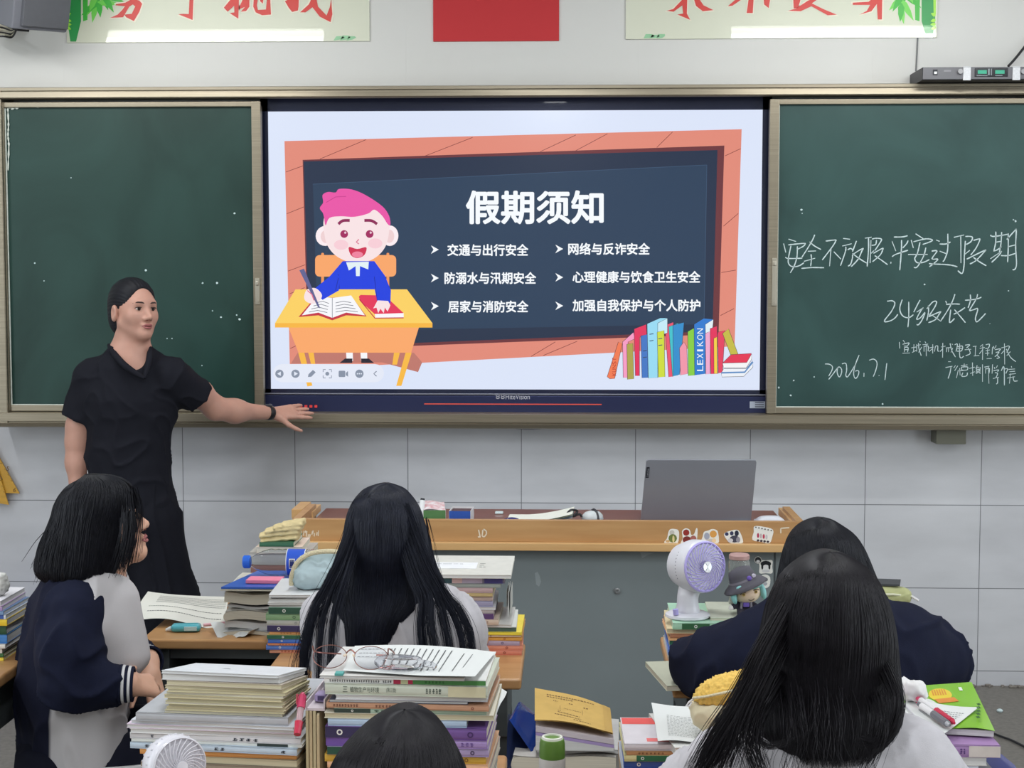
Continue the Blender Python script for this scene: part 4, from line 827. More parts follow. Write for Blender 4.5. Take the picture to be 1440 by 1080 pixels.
# ------------------------------------------------------------ figures: one smooth surface grown from blended limbs
def _smin(a, b, k):
    h = np.maximum(k - np.abs(a - b), 0) / k
    return np.minimum(a, b) - h * h * k * .25
class Sdf:
    def __init__(s, X=None, sc=1.0): s.p = []; s.X = X or Matrix.Identity(4); s.sc = sc
    def frame(s, X=None, sc=1.0): s.X = X or Matrix.Identity(4); s.sc = sc; return s
    def _w(s, p): return np.array((s.X @ (Vector(p) * s.sc))[:])
    def cone(s, a, b, ra, rb, k=.03, op='+', flat='', sq=None):
        if sq: sq = (np.array((s.X.to_3x3() @ Vector(sq[0])).normalized()[:]), sq[1])
        s.p.append(('c', op, k * s.sc, s._w(a), s._w(b), ra * s.sc, rb * s.sc, flat, sq)); return s
    def ell(s, c, r, k=.03, op='+', R=None):
        R3 = np.array(s.X.to_3x3())
        if R is not None: R3 = R3 @ np.array(R.to_3x3())
        s.p.append(('e', op, k * s.sc, s._w(c), np.array(r) * s.sc, R3)); return s
    def chain(s, pts, rs, k=.03, sq=None):
        for i in range(len(pts) - 1): s.cone(pts[i], pts[i + 1], rs[i], rs[i + 1], k, sq=sq)
        return s
    def cut(s, c, n, k=.004):
        s.p.append(('h', '-', k, s._w(c), np.array((s.X.to_3x3() @ Vector(n)).normalized()[:]))); return s
    def _box(s, q):
        if q[0] == 'c':
            m = max(q[5], q[6]) * (1.0 if not q[8] else max(1.0, q[8][1])); return np.minimum(q[3], q[4]) - m, np.maximum(q[3], q[4]) + m
        m = np.sqrt(((q[5] * q[4][None, :]) ** 2).sum(1)); return q[3] - m, q[3] + m
    def mesh(s, h, disp=None):
        add = [q for q in s.p if q[1] == '+']
        lo = np.min([s._box(q)[0] for q in add], 0) - 4 * h; hi = np.max([s._box(q)[1] for q in add], 0) + 4 * h
        n = np.ceil((hi - lo) / h).astype(int) + 1
        D = np.full(n, 1.0, np.float32); ax = [lo[i] + h * np.arange(n[i]) for i in range(3)]
        for q in s.p:
            if q[0] == 'h':
                d = sum((ax[i] - q[3][i]).reshape([-1 if j == i else 1 for j in range(3)]) * q[4][i] for i in range(3))
                D = -_smin(-D, -d.astype(np.float32), q[2]); continue
            a, b = s._box(q); m = q[2] + 3 * h
            i0 = np.clip(((a - m - lo) / h).astype(int), 0, n - 1); i1 = np.clip(((b + m - lo) / h).astype(int) + 2, 1, n)
            if (i1 <= i0).any(): continue
            sl = tuple(slice(i0[i], i1[i]) for i in range(3))
            P = [ax[i][sl[i]].reshape([-1 if j == i else 1 for j in range(3)]) for i in range(3)]
            if q[0] == 'c':
                A, B, ra, rb, flat, sq = q[3], q[4], q[5], q[6], q[7], q[8]
                ba = B - A; L2 = max(ba @ ba, 1e-12)
                rel_ = [P[i] - A[i] for i in range(3)]
                t = np.clip((rel_[0] * ba[0] + rel_[1] * ba[1] + rel_[2] * ba[2]) / L2, 0, 1)
                v = [rel_[i] - t * ba[i] for i in range(3)]
                if sq:
                    dn = v[0] * sq[0][0] + v[1] * sq[0][1] + v[2] * sq[0][2]; f = dn * (1 / sq[1] - 1)
                    v = [v[i] + f * sq[0][i] for i in range(3)]
                    d = (np.sqrt(v[0] ** 2 + v[1] ** 2 + v[2] ** 2) - (ra + t * (rb - ra))) * min(1.0, sq[1])
                else:
                    d = np.sqrt(v[0] ** 2 + v[1] ** 2 + v[2] ** 2) - (ra + t * (rb - ra))
                u = ba / math.sqrt(L2); al = rel_[0] * u[0] + rel_[1] * u[1] + rel_[2] * u[2]
                if 'a' in flat: d = np.maximum(d, -al)
                if 'b' in flat: d = np.maximum(d, al - math.sqrt(L2))
            else:
                c, r, R = q[3], q[4], q[5]
                rel_ = [P[i] - c[i] for i in range(3)]
                l = [sum(rel_[i] * R[i, j] for i in range(3)) for j in range(3)]
                k0 = np.sqrt(sum((l[j] / r[j]) ** 2 for j in range(3))); k1 = np.sqrt(sum((l[j] / r[j] ** 2) ** 2 for j in range(3))) + 1e-9
                d = k0 * (k0 - 1) / k1
            d = np.broadcast_to(d, D[sl].shape).astype(np.float32)
            D[sl] = _smin(D[sl], d, q[2]) if q[1] == '+' else -_smin(-D[sl], d, q[2])
        return surface_net(D, lo, h, disp)
def surface_net(D, lo, h, disp=None):
    S_ = D < 0; n = np.array(D.shape)
    c = [S_[i:n[0] - 1 + i, j:n[1] - 1 + j, k:n[2] - 1 + k] for i in (0, 1) for j in (0, 1) for k in (0, 1)]
    cnt = sum(x.astype(np.int8) for x in c); act = (cnt > 0) & (cnt < 8); idx = np.argwhere(act)
    ids = np.full(act.shape, -1, np.int64); ids[act] = np.arange(len(idx))
    off = np.array([(i, j, k) for i in (0, 1) for j in (0, 1) for k in (0, 1)])
    val = np.stack([D[idx[:, 0] + o[0], idx[:, 1] + o[1], idx[:, 2] + o[2]] for o in off], 1)
    acc = np.zeros((len(idx), 3)); num = np.zeros(len(idx))
    for a in range(8):
        for b in range(a + 1, 8):
            if np.abs(off[a] - off[b]).sum() != 1: continue
            m = (val[:, a] < 0) != (val[:, b] < 0)
            t = np.where(m, val[:, a] / np.where(m, val[:, a] - val[:, b], 1), 0)
            acc += m[:, None] * (off[a] + t[:, None] * (off[b] - off[a])); num += m
    V = lo + h * (idx + acc / num[:, None]); F = []
    for ax in range(3):
        o = [1, 1, 1]; o[ax] = 0
        s0 = S_[tuple(slice(1 if o[i] else 0, n[i] - 1) for i in range(3))]
        s1 = S_[tuple(slice(1, n[i]) if i == ax else slice(1, n[i] - 1) for i in range(3))]
        e = np.argwhere(s0 != s1); fl = s0[tuple(e.T)]
        base = e + np.array(o); u, v = (ax + 1) % 3, (ax + 2) % 3
        def cell(du, dv):
            q = base.copy(); q[:, u] -= du; q[:, v] -= dv; return ids[tuple(q.T)]
        q = np.stack([cell(1, 1), cell(0, 1), cell(0, 0), cell(1, 0)], 1)
        q[~fl] = q[~fl][:, ::-1]; F.append(q)
    F = np.concatenate(F); F = F[(F >= 0).all(1)]
    if disp is not None: V = disp(V, F)
    return V, F
def np_mesh(name, V, F, m, parent=None, smooth=True, world=True):
    me = bpy.data.meshes.new(name); V = np.asarray(V, float); F = np.asarray(F, int)
    if parent is not None and world:
        M = np.array(parent.matrix_basis.inverted()); V = V @ M[:3, :3].T + M[:3, 3]
    k = F.shape[1]
    me.vertices.add(len(V)); me.vertices.foreach_set('co', V.ravel())
    me.loops.add(F.size); me.loops.foreach_set('vertex_index', F.ravel())
    me.polygons.add(len(F)); me.polygons.foreach_set('loop_start', np.arange(0, F.size, k)); me.polygons.foreach_set('loop_total', np.full(len(F), k))
    me.update(calc_edges=True); me.validate(); me.materials.append(m)
    if smooth: me.shade_smooth()
    o = bpy.data.objects.new(name, me); C.objects.link(o)
    if parent is not None: o.parent = parent
    return o
from mathutils import noise as _mn
def vnormals(V, F):
    n = np.cross(V[F[:, 2]] - V[F[:, 0]], V[F[:, 3 % F.shape[1]]] - V[F[:, 1]]); N = np.zeros_like(V)
    for k in range(F.shape[1]): np.add.at(N, F[:, k], n)
    return N / (np.linalg.norm(N, axis=1)[:, None] + 1e-12)
def folds(amp, freq, seed, stretch=(1, 1, .45)):
    "cloth folds: moves the surface along its normals by ridged noise, longer along the stretched axis"
    off = Vector((seed * 3.7, seed * 1.3, seed * 2.1)); sx, sy, sz = [freq * k for k in stretch]
    def f(V, F):
        N = vnormals(V, F); d = np.empty(len(V))
        for i, (x, y, z) in enumerate(V.tolist()):
            p = Vector((x * sx, y * sy, z * sz)) + off; w = _mn.noise(p * .5)
            a = 1 - abs(_mn.noise(p + Vector((w, w, w)))) * 2.2; b = _mn.noise(p * 2.3 + off)
            d[i] = max(a, -.3) ** 3 * .9 + b * .35 - .2
        return V + N * (d * amp)[:, None]
    return f
SKIN = mat('skin', (214, 168, 144), .5, var=.04, vscale=30, sss=.12)
SKIN_T = mat('skin_warm', (198, 151, 134), .5, var=.05, vscale=25, sss=.12)
LIP = mat('lips', (164, 98, 98), .4); BROW = mat('eyebrow_dark', (66, 50, 48), .7); EYEW = mat('eye_white', (226, 220, 216), .25); IRIS = mat('iris_dark', (34, 24, 22), .15); NOST = mat('nostril', (112, 66, 56), .8)
def hair_mat(name, c, r=.42):
    m = mat(name, c, .5, spec=.26, var=.25, vscale=60)
    return m
HAIR = hair_mat('hair_black', (24, 25, 32)); HAIR_B = hair_mat('hair_brown_black', (26, 24, 29)); HAIR_N = hair_mat('hair_blue_black', (24, 27, 40))
def head_prims(sd):
    sd.ell((0, -.012, .035), (.073, .093, .082), .03)
    sd.ell((0, .022, -.030), (.062, .066, .086), .04)
    for s in (-1, 1):
        sd.cone((s * .050, .002, -.052), (s * .012, .064, -.094), .020, .015, .03)
        sd.ell((s * .036, .054, -.026), (.027, .025, .026), .03)
    sd.ell((0, .068, -.094), (.020, .017, .015), .02)
    sd.ell((0, .072, .022), (.048, .016, .016), .025)
    for s in (-1, 1): sd.ell((s * .031, .096, .000), (.019, .015, .011), .014, '-')
    sd.cone((0, .084, .010), (0, .107, -.034), .0075, .0105, .013)
    for s in (-1, 1): sd.ell((s * .0115, .094, -.039), (.0085, .010, .0075), .008)
    sd.ell((0, .086, -.061), (.024, .0105, .0075), .008); sd.ell((0, .084, -.0725), (.020, .0105, .0085), .008)
    for s in (-1, 1):
        R = Matrix.Rotation(s * -.25, 3, 'Z') @ Matrix.Rotation(-.2, 3, 'X')
        sd.ell((s * .081, -.010, -.012), (.010, .020, .033), .008, R=R); sd.ell((s * .092, -.005, -.010), (.008, .011, .019), .006, '-', R=R)
    sd.cone((0, -.022, -.060), (0, -.034, -.165), .045, .050, .03)
def face_parts(parent, X, sc, openmouth=False):
    def loc(p): return X @ (Vector(p) * sc)
    def add(name, mb, m, lab=None):
        inv = parent.matrix_basis.inverted(); mb.v = [tuple(inv @ loc(p)) for p in mb.v]; return mb.build(name, m, parent)
    for s in (-1, 1):
        mb = MB().lathe([(0, -.0118), (.0065, -.0098), (.0108, -.004), (.0118, 0), (.0108, .004), (.0065, .0098), (0, .0118)], 14, X=Matrix.Translation((s * .031, .0735, -.0005)) @ Matrix.Scale(.56, 4, (0, 0, 1)) @ Matrix.Scale(1.08, 4, (1, 0, 0)))
        e = add('eye', mb, EYEW)
        mb = MB().lathe([(0, 0), (.0060, .0002), (.0070, -.002)], 14, X=Matrix.Translation((s * .0305, .0858, -.0005)) @ Matrix.Rotation(-math.pi / 2, 4, 'X'))
        o = add('iris', mb, IRIS); o.parent = e; 
        mb = MB().tube([(s * (.031 + .0165 * math.cos(t)), .0862 - .007 * abs(math.cos(t)) ** 2, -.0008 + .0064 * math.sin(t)) for t in np.linspace(.15, 2.95, 9)], [.0008, .0013, .0016, .0017, .0017, .0016, .0014, .0012, .0008], 6)
        o = add('eyelid', mb, BROW); o.parent = e
        mb = MB().tube([(s * x, y, z) for x, y, z in ((.011, .0915, .0195), (.023, .0910, .0228), (.036, .0870, .0240), (.052, .0745, .0195))], [.0022, .0034, .0032, .0014], 6); add('eyebrow', mb, BROW)
        mb = MB().tube([(s * .006, .1035, -.0445), (s * .0105, .0985, -.0445)], [.0022, .0024], 6); add('nostril', mb, NOST)
    mb = MB().tube([(-.0225, .0855, -.0655), (-.011, .0965, -.0618), (0, .0982, -.0632), (.011, .0965, -.0618), (.0225, .0855, -.0655)], [.0012, .0038, .0036, .0038, .0012], 8)
    mb.tube([(-.0215, .0850, -.0665), (-.010, .0945, -.0722), (0, .0962, -.0735), (.010, .0945, -.0722), (.0215, .0850, -.0665)], [.0012, .0042, .0048, .0042, .0012], 8); add('lips', mb, LIP)
    if openmouth:
        mb = MB().tube([(-.014, .0930, -.0665), (0, .0985, -.0672), (.014, .0930, -.0665)], [.0012, .0026, .0012], 6); add('mouth_gap', mb, NOST)
def hand_prims(sd, wrist, d, nrm, thumb, sc=1.0, curl=.25, spread=.10, lens=(.072, .080, .075, .060)):
    "palm and five fingers; d along the hand, nrm out of its back, thumb towards the thumb's side"
    w = Vector(wrist); d = Vector(d).normalized(); nrm = (Vector(nrm) - d * Vector(nrm).dot(d)).normalized(); th = Vector(thumb)
    th = (th - d * th.dot(d) - nrm * th.dot(nrm)).normalized()
    for k in range(4):
        o = (.026 - .0175 * k) * sc
        sd.cone(w + d * .012 * sc + th * o * .7, w + d * .082 * sc + th * o, .013 * sc, .0115 * sc, .014)
    for k in range(4):
        o = .0275 - .0185 * k; a = w + d * (.086 - .006 * abs(k - 1)) * sc + th * o * sc
        dr = (d + th * spread * (1.5 - k) * .6).normalized(); L = lens[k] * sc; p = a; r0 = .0088 * sc; cu = curl * (1 + .12 * k)
        for j, (f, r1) in enumerate(((.45, .0080), (.31, .0074), (.24, .0062))):
            dr = (dr * math.cos(cu * .8) - nrm * math.sin(cu * .8)).normalized(); q = p + dr * L * f
            sd.cone(p, q, r0, r1 * sc, .004); p = q; r0 = r1 * sc
    a = w + d * .022 * sc + th * .026 * sc; dr = (d * .62 + th * .72 - nrm * .25).normalized(); b = a + dr * .044 * sc
    sd.cone(w + d * .01 * sc + th * .01 * sc, a, .015 * sc, .0125 * sc, .012); sd.cone(a, b, .0125 * sc, .0100 * sc, .010)
    dr2 = (d * .80 + th * .52 - nrm * .25).normalized(); c = b + dr2 * .030 * sc; sd.cone(b, c, .0098 * sc, .0085 * sc, .004); sd.cone(c, c + (dr2 + d * .3).normalized() * .024 * sc, .0085 * sc, .0066 * sc, .004)

def strand_mesh(P, r, taper=.35):
    "P: (S, N, 3) polylines -> triangular tubes"
    Sn, N, _ = P.shape
    T = np.gradient(P, axis=1); T /= np.linalg.norm(T, axis=2, keepdims=True) + 1e-9
    ref = np.array([.31, .77, .55]); A = np.cross(T, ref); A /= np.linalg.norm(A, axis=2, keepdims=True) + 1e-9; B = np.cross(T, A)
    rr_ = (np.asarray(r) if np.ndim(r) else np.full(Sn, r))[:, None, None] * np.linspace(1, taper, N)[None, :, None]
    V = np.stack([P + rr_ * (A * math.cos(a) + B * math.sin(a)) for a in (0, 2.094, 4.189)], 2).reshape(-1, 3)
    s = np.arange(Sn)[:, None, None] * N * 3; i = np.arange(N - 1)[None, :, None] * 3; k = np.arange(3)[None, None, :]; k2 = (k + 1) % 3
    F = np.stack([s + i + k, s + i + k2, s + i + 3 + k2, s + i + 3 + k], -1).reshape(-1, 4)
    return V, F
def interp_rows(rows, n):
    R = np.array(rows, float); t = np.linspace(0, len(R) - 1, n); i = np.clip(t.astype(int), 0, len(R) - 2); f = t - i
    def g(j): return R[np.clip(j, 0, len(R) - 1)]
    a, b, c, d = g(i - 1), g(i), g(i + 1), g(i + 2); f = f[:, None]
    return .5 * (2 * b + (c - a) * f + (2 * a - 5 * b + 4 * c - d) * f ** 2 + (3 * b - a - 3 * c + d) * f ** 3)
def hair_shell(parent, rows, Fw, Sd, m, n_str=2600, seed=1, r=.0011, jit=.012, minlen=.72, core=.965, wave=.004, cols=72, flare=.0):
    """rows from crown to ends: (cx, cy, z, back, front, half_width, gap) ; Fw forward, Sd side unit vectors.
    builds the hair as one mesh: a closed inner mass and strands lying over it"""
    rng = np.random.RandomState(seed); Fw = np.array(Fw, float); Sd = np.array(Sd, float)
    def pos(R, th, k):
        c, s = np.cos(th), np.sin(th)
        ex = np.where(c > 0, R[..., 3], R[..., 4])
        return R[..., :3] + (-Fw) * (c * ex * k)[..., None] + Sd * (s * R[..., 5] * k)[..., None]
    NR = 44; R = interp_rows(rows, NR)
    th = np.linspace(-1, 1, cols)
    TH = th[None, :] * (math.pi - R[:, 6])[:, None]; RR = np.broadcast_to(R[:, None, :], (NR, cols, 7))
    rip = 1 + .018 * np.sin(TH * 23 + 2 * np.sin(np.arange(NR)[:, None] * .12)) * np.linspace(.2, 1, NR)[:, None]
    RC = RR.copy(); RC[..., 2] -= (.006 * np.exp(-np.arange(NR) / 7.0))[:, None]
    Vo = pos(RC, TH, core * rip).reshape(-1, 3); RC[..., 2] -= (.01 * np.exp(-np.arange(NR) / 7.0))[:, None]; Vi = pos(RC, TH, np.full_like(TH, core * .84)).reshape(-1, 3)
    Fq = []
    for j in range(NR - 1):
        for i in range(cols - 1):
            q = [j * cols + i, j * cols + i + 1, (j + 1) * cols + i + 1, (j + 1) * cols + i]; Fq.append(q); Fq.append([x + NR * cols for x in q[::-1]])
        for i in (0, cols - 1): Fq.append([j * cols + i, (j + 1) * cols + i, NR * cols + (j + 1) * cols + i, NR * cols + j * cols + i])
    for i in range(cols - 1): Fq.append([(NR - 1) * cols + i, (NR - 1) * cols + i + 1, NR * cols + (NR - 1) * cols + i + 1, NR * cols + (NR - 1) * cols + i])
    V = [Vo, Vi]; F = [np.array(Fq)]; base = 2 * NR * cols
    N = 26
    u = rng.uniform(-1, 1, n_str); ln = rng.uniform(minlen, 1.03, n_str); s0 = np.where(rng.rand(n_str) < .25, .005, .34 * np.sqrt(rng.rand(n_str)))
    t = s0[:, None] + (ln - s0)[:, None] * np.linspace(0, 1, N)[None, :]
    Rf = interp_rows(rows, 200); Rs = Rf[np.clip((t * 199).astype(int), 0, 199)]
    w = u[:, None] + rng.normal(0, .02, n_str)[:, None] * t + .012 * np.sin(t * rng.uniform(4, 9, n_str)[:, None] + rng.uniform(0, 6, n_str)[:, None])
    TS = np.clip(w, -1, 1) * (math.pi - Rs[..., 6])
    k = 1.0 + rng.normal(0, jit, n_str)[:, None] * (.3 + t) + wave * np.sin(t * rng.uniform(8, 18, n_str)[:, None] + rng.uniform(0, 6, n_str)[:, None]) + flare * np.abs(rng.normal(0, 1, n_str))[:, None] * t ** 3
    P = pos(Rs, TS, k)
    over = np.clip(t - 1.0, 0, None); P[..., 2] -= over * .3
    v, f = strand_mesh(P, r * rng.uniform(.6, 1.4, n_str)); V.append(v); F.append(f + base)
    return np.concatenate(V), np.concatenate(F)
def locks(guides, seed, r=.0011, N=22):
    "loose locks: guides = (points, start spread, end spread, count)"
    rng = np.random.RandomState(seed); Vs = []; Fs = []; base = 0
    for pts, s0, s1, n in guides:
        P = interp_rows([tuple(p) for p in pts], N); sp = np.linspace(s0, s1, N)[None, :, None]
        o = rng.normal(0, .5, (n, 1, 3)) * sp + rng.normal(0, .12, (n, 1, 3)) * s1 * np.sin(np.linspace(0, 3, N))[None, :, None]
        L = rng.uniform(.8, 1.0, n)
        Q = np.stack([np.stack([np.interp(np.linspace(0, l, N), np.linspace(0, 1, N), P[:, c]) for c in range(3)], 1) for l in L]) + o
        v, f = strand_mesh(Q, r * rng.uniform(.6, 1.3, n)); Vs.append(v); Fs.append(f + base); base += len(v)
    return np.concatenate(Vs), np.concatenate(Fs)
def merge(*vf):
    V = []; F = []; b = 0
    for v, f in vf: V.append(v); F.append(f + b); b += len(v)
    return np.concatenate(V), np.concatenate(F)
# ------------------------------------------------------------ the people
def rotf(phi, pitch=0.0, roll=0.0): return Matrix.Rotation(phi, 4, 'Z') @ Matrix.Rotation(pitch, 4, 'X') @ Matrix.Rotation(roll, 4, 'Y')
def cloth(name, c, seed_scale=60, var=.05, rough=.85, bump=.15, **k): return mat(name, c, rough, var=var, vscale=seed_scale, bump=bump, bscale=600, spec=.18, **k)
def ring(pts_c, d, r, w, m, parent, name, sq=None):
    "flat band round an axis: centre, direction, radius, width"
    d = Vector(d).normalized(); q = d.to_track_quat('Z', 'Y').to_matrix().to_4x4()
    mb = MB().lathe([(r * .97, -w / 2), (r * 1.01, -w / 2 * .8), (r * 1.02, 0), (r * 1.01, w / 2 * .8), (r * .97, w / 2), (r * .86, w / 2), (r * .86, -w / 2), (r * .97, -w / 2)], 28, X=Matrix.Translation(Vector(pts_c)) @ q @ (Matrix.Diagonal((sq[0], sq[1], 1, 1)) if sq else Matrix.Identity(4)))
    inv = parent.matrix_basis.inverted(); mb.v = [tuple(inv @ Vector(p)) for p in mb.v]
    return mb.build(name, m, parent, 60)
def shoe(parent, a, d, m, sc=1.0):
    d = Vector((d[0], d[1], 0)).normalized(); a = Vector(a); sd = Sdf(); a = Vector((a.x, a.y, 0))
    sd.cone(a - d * .045 * sc + Vector((0, 0, .045)), a + d * .05 * sc + Vector((0, 0, .042)), .042 * sc, .040 * sc, .02)
    sd.cone(a + d * .05 * sc + Vector((0, 0, .036)), a + d * .155 * sc + Vector((0, 0, .030)), .042 * sc, .034 * sc, .02)
    sd.cut((0, 0, .004), (0, 0, -1)); V, F = sd.mesh(.006); return np_mesh('shoe', V, F, m, parent)

# ---- the teacher
TY = -0.60
def T(u, v, dy=0.0): return at(u, v, TY + dy)
tr = thing('person', 'person in black standing by the left blackboard, one hand touching the display', 'person', (T(190, 700).x, TY, 0))
HX = Matrix.Translation(T(188.5, 436.5)) @ rotf(math.pi + math.radians(48), math.radians(5), math.radians(-2)); HS = .92
sd = Sdf().frame(HX, HS); head_prims(sd); sd.frame()
Ft = (math.sin(.3), -math.cos(.3), 0)
sd.cone(T(186, 560), T(183, 512), .130, .085, .05, sq=(Ft, .62)); sd.cone(T(184, 640), T(186, 560), .118, .132, .05, sq=(Ft, .62)); sd.cone(T(186, 700), T(184, 640), .112, .112, .05, sq=(Ft, .68))
sd.cone(T(185, 478, .005), T(183, 512, .01), .041, .064, .04)
sd.cone(T(130, 526), T(242, 524), .043, .043, .05)
eR, wR_ = T(110, 622), T(110, 704, -.02)
sd.chain([T(127, 530), T(112, 600), eR, T(110, 650), wR_], [.046, .043, .040, .040, .027], .03)
hand_prims(sd, wR_, (0.03, -.05, -1), (-.9, -.3, 0), (.2, -1, 0), .92, .35)
eL, wL_ = T(303, 574, .14), T(379, 580.5, .34)
sd.chain([T(245, 528), T(280, 553, .08), eL, T(330, 578, .21), wL_], [.044, .040, .034, .035, .0255], .05)
hd = T(449, 575.5, .45) - T(384, 582, .35)
hand_prims(sd, T(384, 582, .35), hd, (-.15, -.75, .62), (.25, -.35, -.95), .95, .05, .16)
for s, k, f in ((162, 158, 160), (212, 232, 250)): sd.chain([T(s, 730), T(k, 870), T(f, 1010)], [.078, .06, .045], .04)
V, F = sd.mesh(.0046); np_mesh('body', V, F, SKIN_T, tr)
face_parts(tr, HX, HS, True)
hs = Sdf().frame(HX, HS)
hs.ell((0, -.016, .041), (.0815, .1005, .0870), .02); hs.ell((0, -.050, -.030), (.072, .062, .075), .04); hs.ell((0, -.118, -.030), (.034, .030, .036), .02)
hs.ell((0, .126, -.055), (.084, .114, .154), .014, '-'); hs.ell((0, .090, -.072), (.13, .072, .068), .014, '-')
V, F = hs.mesh(.003)
r_ = np.random.RandomState(2)
def combed(V, HX=HX):
    L = (V - np.array(HX.translation)) @ np.array(HX.to_3x3()); a = np.arctan2(L[:, 0], L[:, 2] + .02)
    n = L / (np.linalg.norm(L, axis=1)[:, None] + 1e-9); return V + (n * (.0007 * np.sin(a * 46 + 3 * np.sin(a * 7)))[:, None]) @ np.array(HX.to_3x3()).T
np_mesh('hair', combed(V), F, hair_mat('hair_black', 0), tr)
BLK = cloth('shirt_black', (27, 28, 36), 90)
sh = Sdf()
sh.cone(T(185, 562), T(184, 520), .143, .092, .05, sq=(Ft, .66)); sh.cone(T(180, 640), T(185, 562), .128, .143, .06, sq=(Ft, .68)); sh.cone(T(189, 722), T(180, 640), .152, .128, .05, flat='a', sq=(Ft, .74))
sh.cone(T(131, 528), T(241, 526), .056, .056, .05); sh.cone(T(183, 500, .005), T(183, 520), .072, .10, .03, sq=(Ft, .8))
sh.cone(T(129, 532), T(113, 589), .060, .066, .03, flat='b'); sh.cone(T(244, 531), T(279, 558, .075), .060, .062, .03, flat='b')
sh.cone(T(182, 450, .005), T(183, 492, .0), .055, .060, .012, '-'); sh.cone(T(180, 490, -.10), T(202, 527, -.17), .050, .012, .010, '-'); sh.cone(T(182, 485, -.06), T(186, 500, -.08), .058, .052, .012, '-')
V, F = sh.mesh(.0052, folds(.007, 11, 3, (1, 1, .8))); np_mesh('shirt', V, F, BLK, tr)
inv = tr.matrix_basis.inverted()
mb = MB()
for pts in ([(153, 485, -.01), (158, 494, -.05), (172, 511, -.098), (188, 523, -.118), (203, 532, -.118)], [(212, 489, -.02), (211, 500, -.06), (208, 516, -.095), (203, 532, -.118)]):
    q = spline([inv @ T(*p) for p in pts], 6); mb.tube(q, [.006 + .006 * math.sin(math.pi * i / (len(q) - 1)) for i in range(len(q))], 8)
mb.build('collar', BLK, tr, 60)
pn = Sdf(); PNT = cloth('trousers_black', (23, 24, 32), 70)
pn.cone(T(188, 740), T(187, 688), .158, .132, .05, sq=(Ft, .74))
pn.chain([T(160, 738), T(157, 860), T(160, 1022)], [.098, .108, .115], .03); pn.chain([T(214, 738), T(233, 850), T(252, 1022)], [.100, .118, .120], .03)
pn.cut((0, 0, .035), (0, 0, -1)); V, F = pn.mesh(.007, folds(.012, 8, 9, (1, 1, .3))); np_mesh('trousers', V, F, PNT, tr)
SHO = mat('shoe_dark', (38, 36, 40), .4)
for u in (160, 252): a = T(u, 1030); shoe(tr, a, (.2, -1, 0), SHO)
WB_ = mat('watch_black', (30, 30, 34), .35)
dw = (wL_ - eL).normalized(); ring(wL_ - dw * .004, dw, .0295, .020, WB_, tr, 'wristwatch', (1.05, .95))
mb = MB().box((0, 0, 0), (.026, .024, .010), r=.003, X=inv @ Matrix.Translation(wL_ + Vector((-.002, -.012, .029))) @ rotf(.4)); mb.build('watch_face', mat('watch_glass', (60, 62, 70), .12), tr)
mb = MB()
for k in range(2): mb.box(tuple(inv @ T(124 + k * 4.8, 665.5, -.055)), (.006, .004, .022), r=.001)
mb.build('pocket_clip', mat('clip_white', (214, 216, 218), .4), tr)

# ---- furniture helper used by the seated
STL = mat('stool_steel', (96, 100, 104), .4, .6)
def stool(x, y, label, h=.382):
    t = thing('stool', label, 'stool', (x, y, 0), 0, 'stools under the pupils')
    MB().box((0, 0, h - .012), (.34, .24, .024), r=.006).build('seat', wood('stool_wood', (186, 140, 84), (202, 160, 104)), t)
    for sx in (-1, 1):
        for sy in (-1, 1): MB().tube([(sx * .15, sy * .10, 0), (sx * .14, sy * .09, h - .02)], .011, 8).build('leg', STL, t)
    return t
def seated_legs(sd, X, hip=.53, spread=.09, knee=.42, r=(.088, .062, .042), kz=.50):
    for s in (-1, 1):
        sd.chain([X @ Vector((s * spread, .03, hip)), X @ Vector((s * (spread + .02), knee, kz)), X @ Vector((s * (spread + .02), knee - .03, .10))], list(r), .03)
def pants(parent, X, m, hip=.53, knee=.42, grow=.016, spread=.09, kz=.50):
    p = Sdf(); seated_legs(p, X, hip, spread, knee, (.088 + grow, .066 + grow, .055 + grow), kz)
    p.cone(X @ Vector((0, -.01, hip - .01)), X @ Vector((0, .0, hip + .12)), .145, .130, .04, sq=((X.to_3x3() @ Vector((0, 1, 0))), .78))
    p.cut((0, 0, .07), (0, 0, -1)); V, F = p.mesh(.008, folds(.008, 10, 5)); return np_mesh('trousers', V, F, m, parent)
NAVYP = cloth('trousers_navy', (20, 22, 36), 60); SNK = mat('sneaker_white', (206, 206, 204), .5)
def feet(parent, X, knee=.42, spread=.11, m=None):
    d = X.to_3x3() @ Vector((0, 1, 0))
    for s in (-1, 1): shoe(parent, X @ Vector((s * spread, knee + .0, 0)), d, m or SNK, .92)
WHT = cloth('shirt_white', (184, 181, 186), 50, .04)
NVY = cloth('jacket_navy', (20, 24, 44), 60, .08)
FWY = (0, 1, 0); SDX = (1, 0, 0)

# ---- pupil with long hair in the middle (seen from behind)
def G(Y): return lambda u, v, dy=0.0: at(u, v, Y + dy)
g = G(-2.93); x0 = g(551, 900).x; X = Matrix.Translation((x0, -2.93, 0))
p2 = thing('person', 'person with long straight black hair and white top, seated before the teacher desk', 'person', (x0, -2.93, 0))
stool(x0, -2.96, 'wooden stool under the pupil with long straight hair and white top')
HX = Matrix.Translation((g(542, 800).x, -2.905, 1.070)) @ rotf(.12, .02); HS = .92
sd = Sdf().frame(HX, HS); head_prims(sd); sd.frame(X)
sd.cone((0, 0, .60), (0, .01, .84), .115, .135, .05, sq=(FWY, .62)); sd.cone((-.125, .01, .912), (.125, .01, .912), .042, .042, .05); sd.cone((0, 0, .9), (g(542, 800).x - x0, .01, 1.0), .07, .05, .05); sd.cone((0, 0, .5), (0, 0, .60), .13, .115, .05, sq=(FWY, .72))
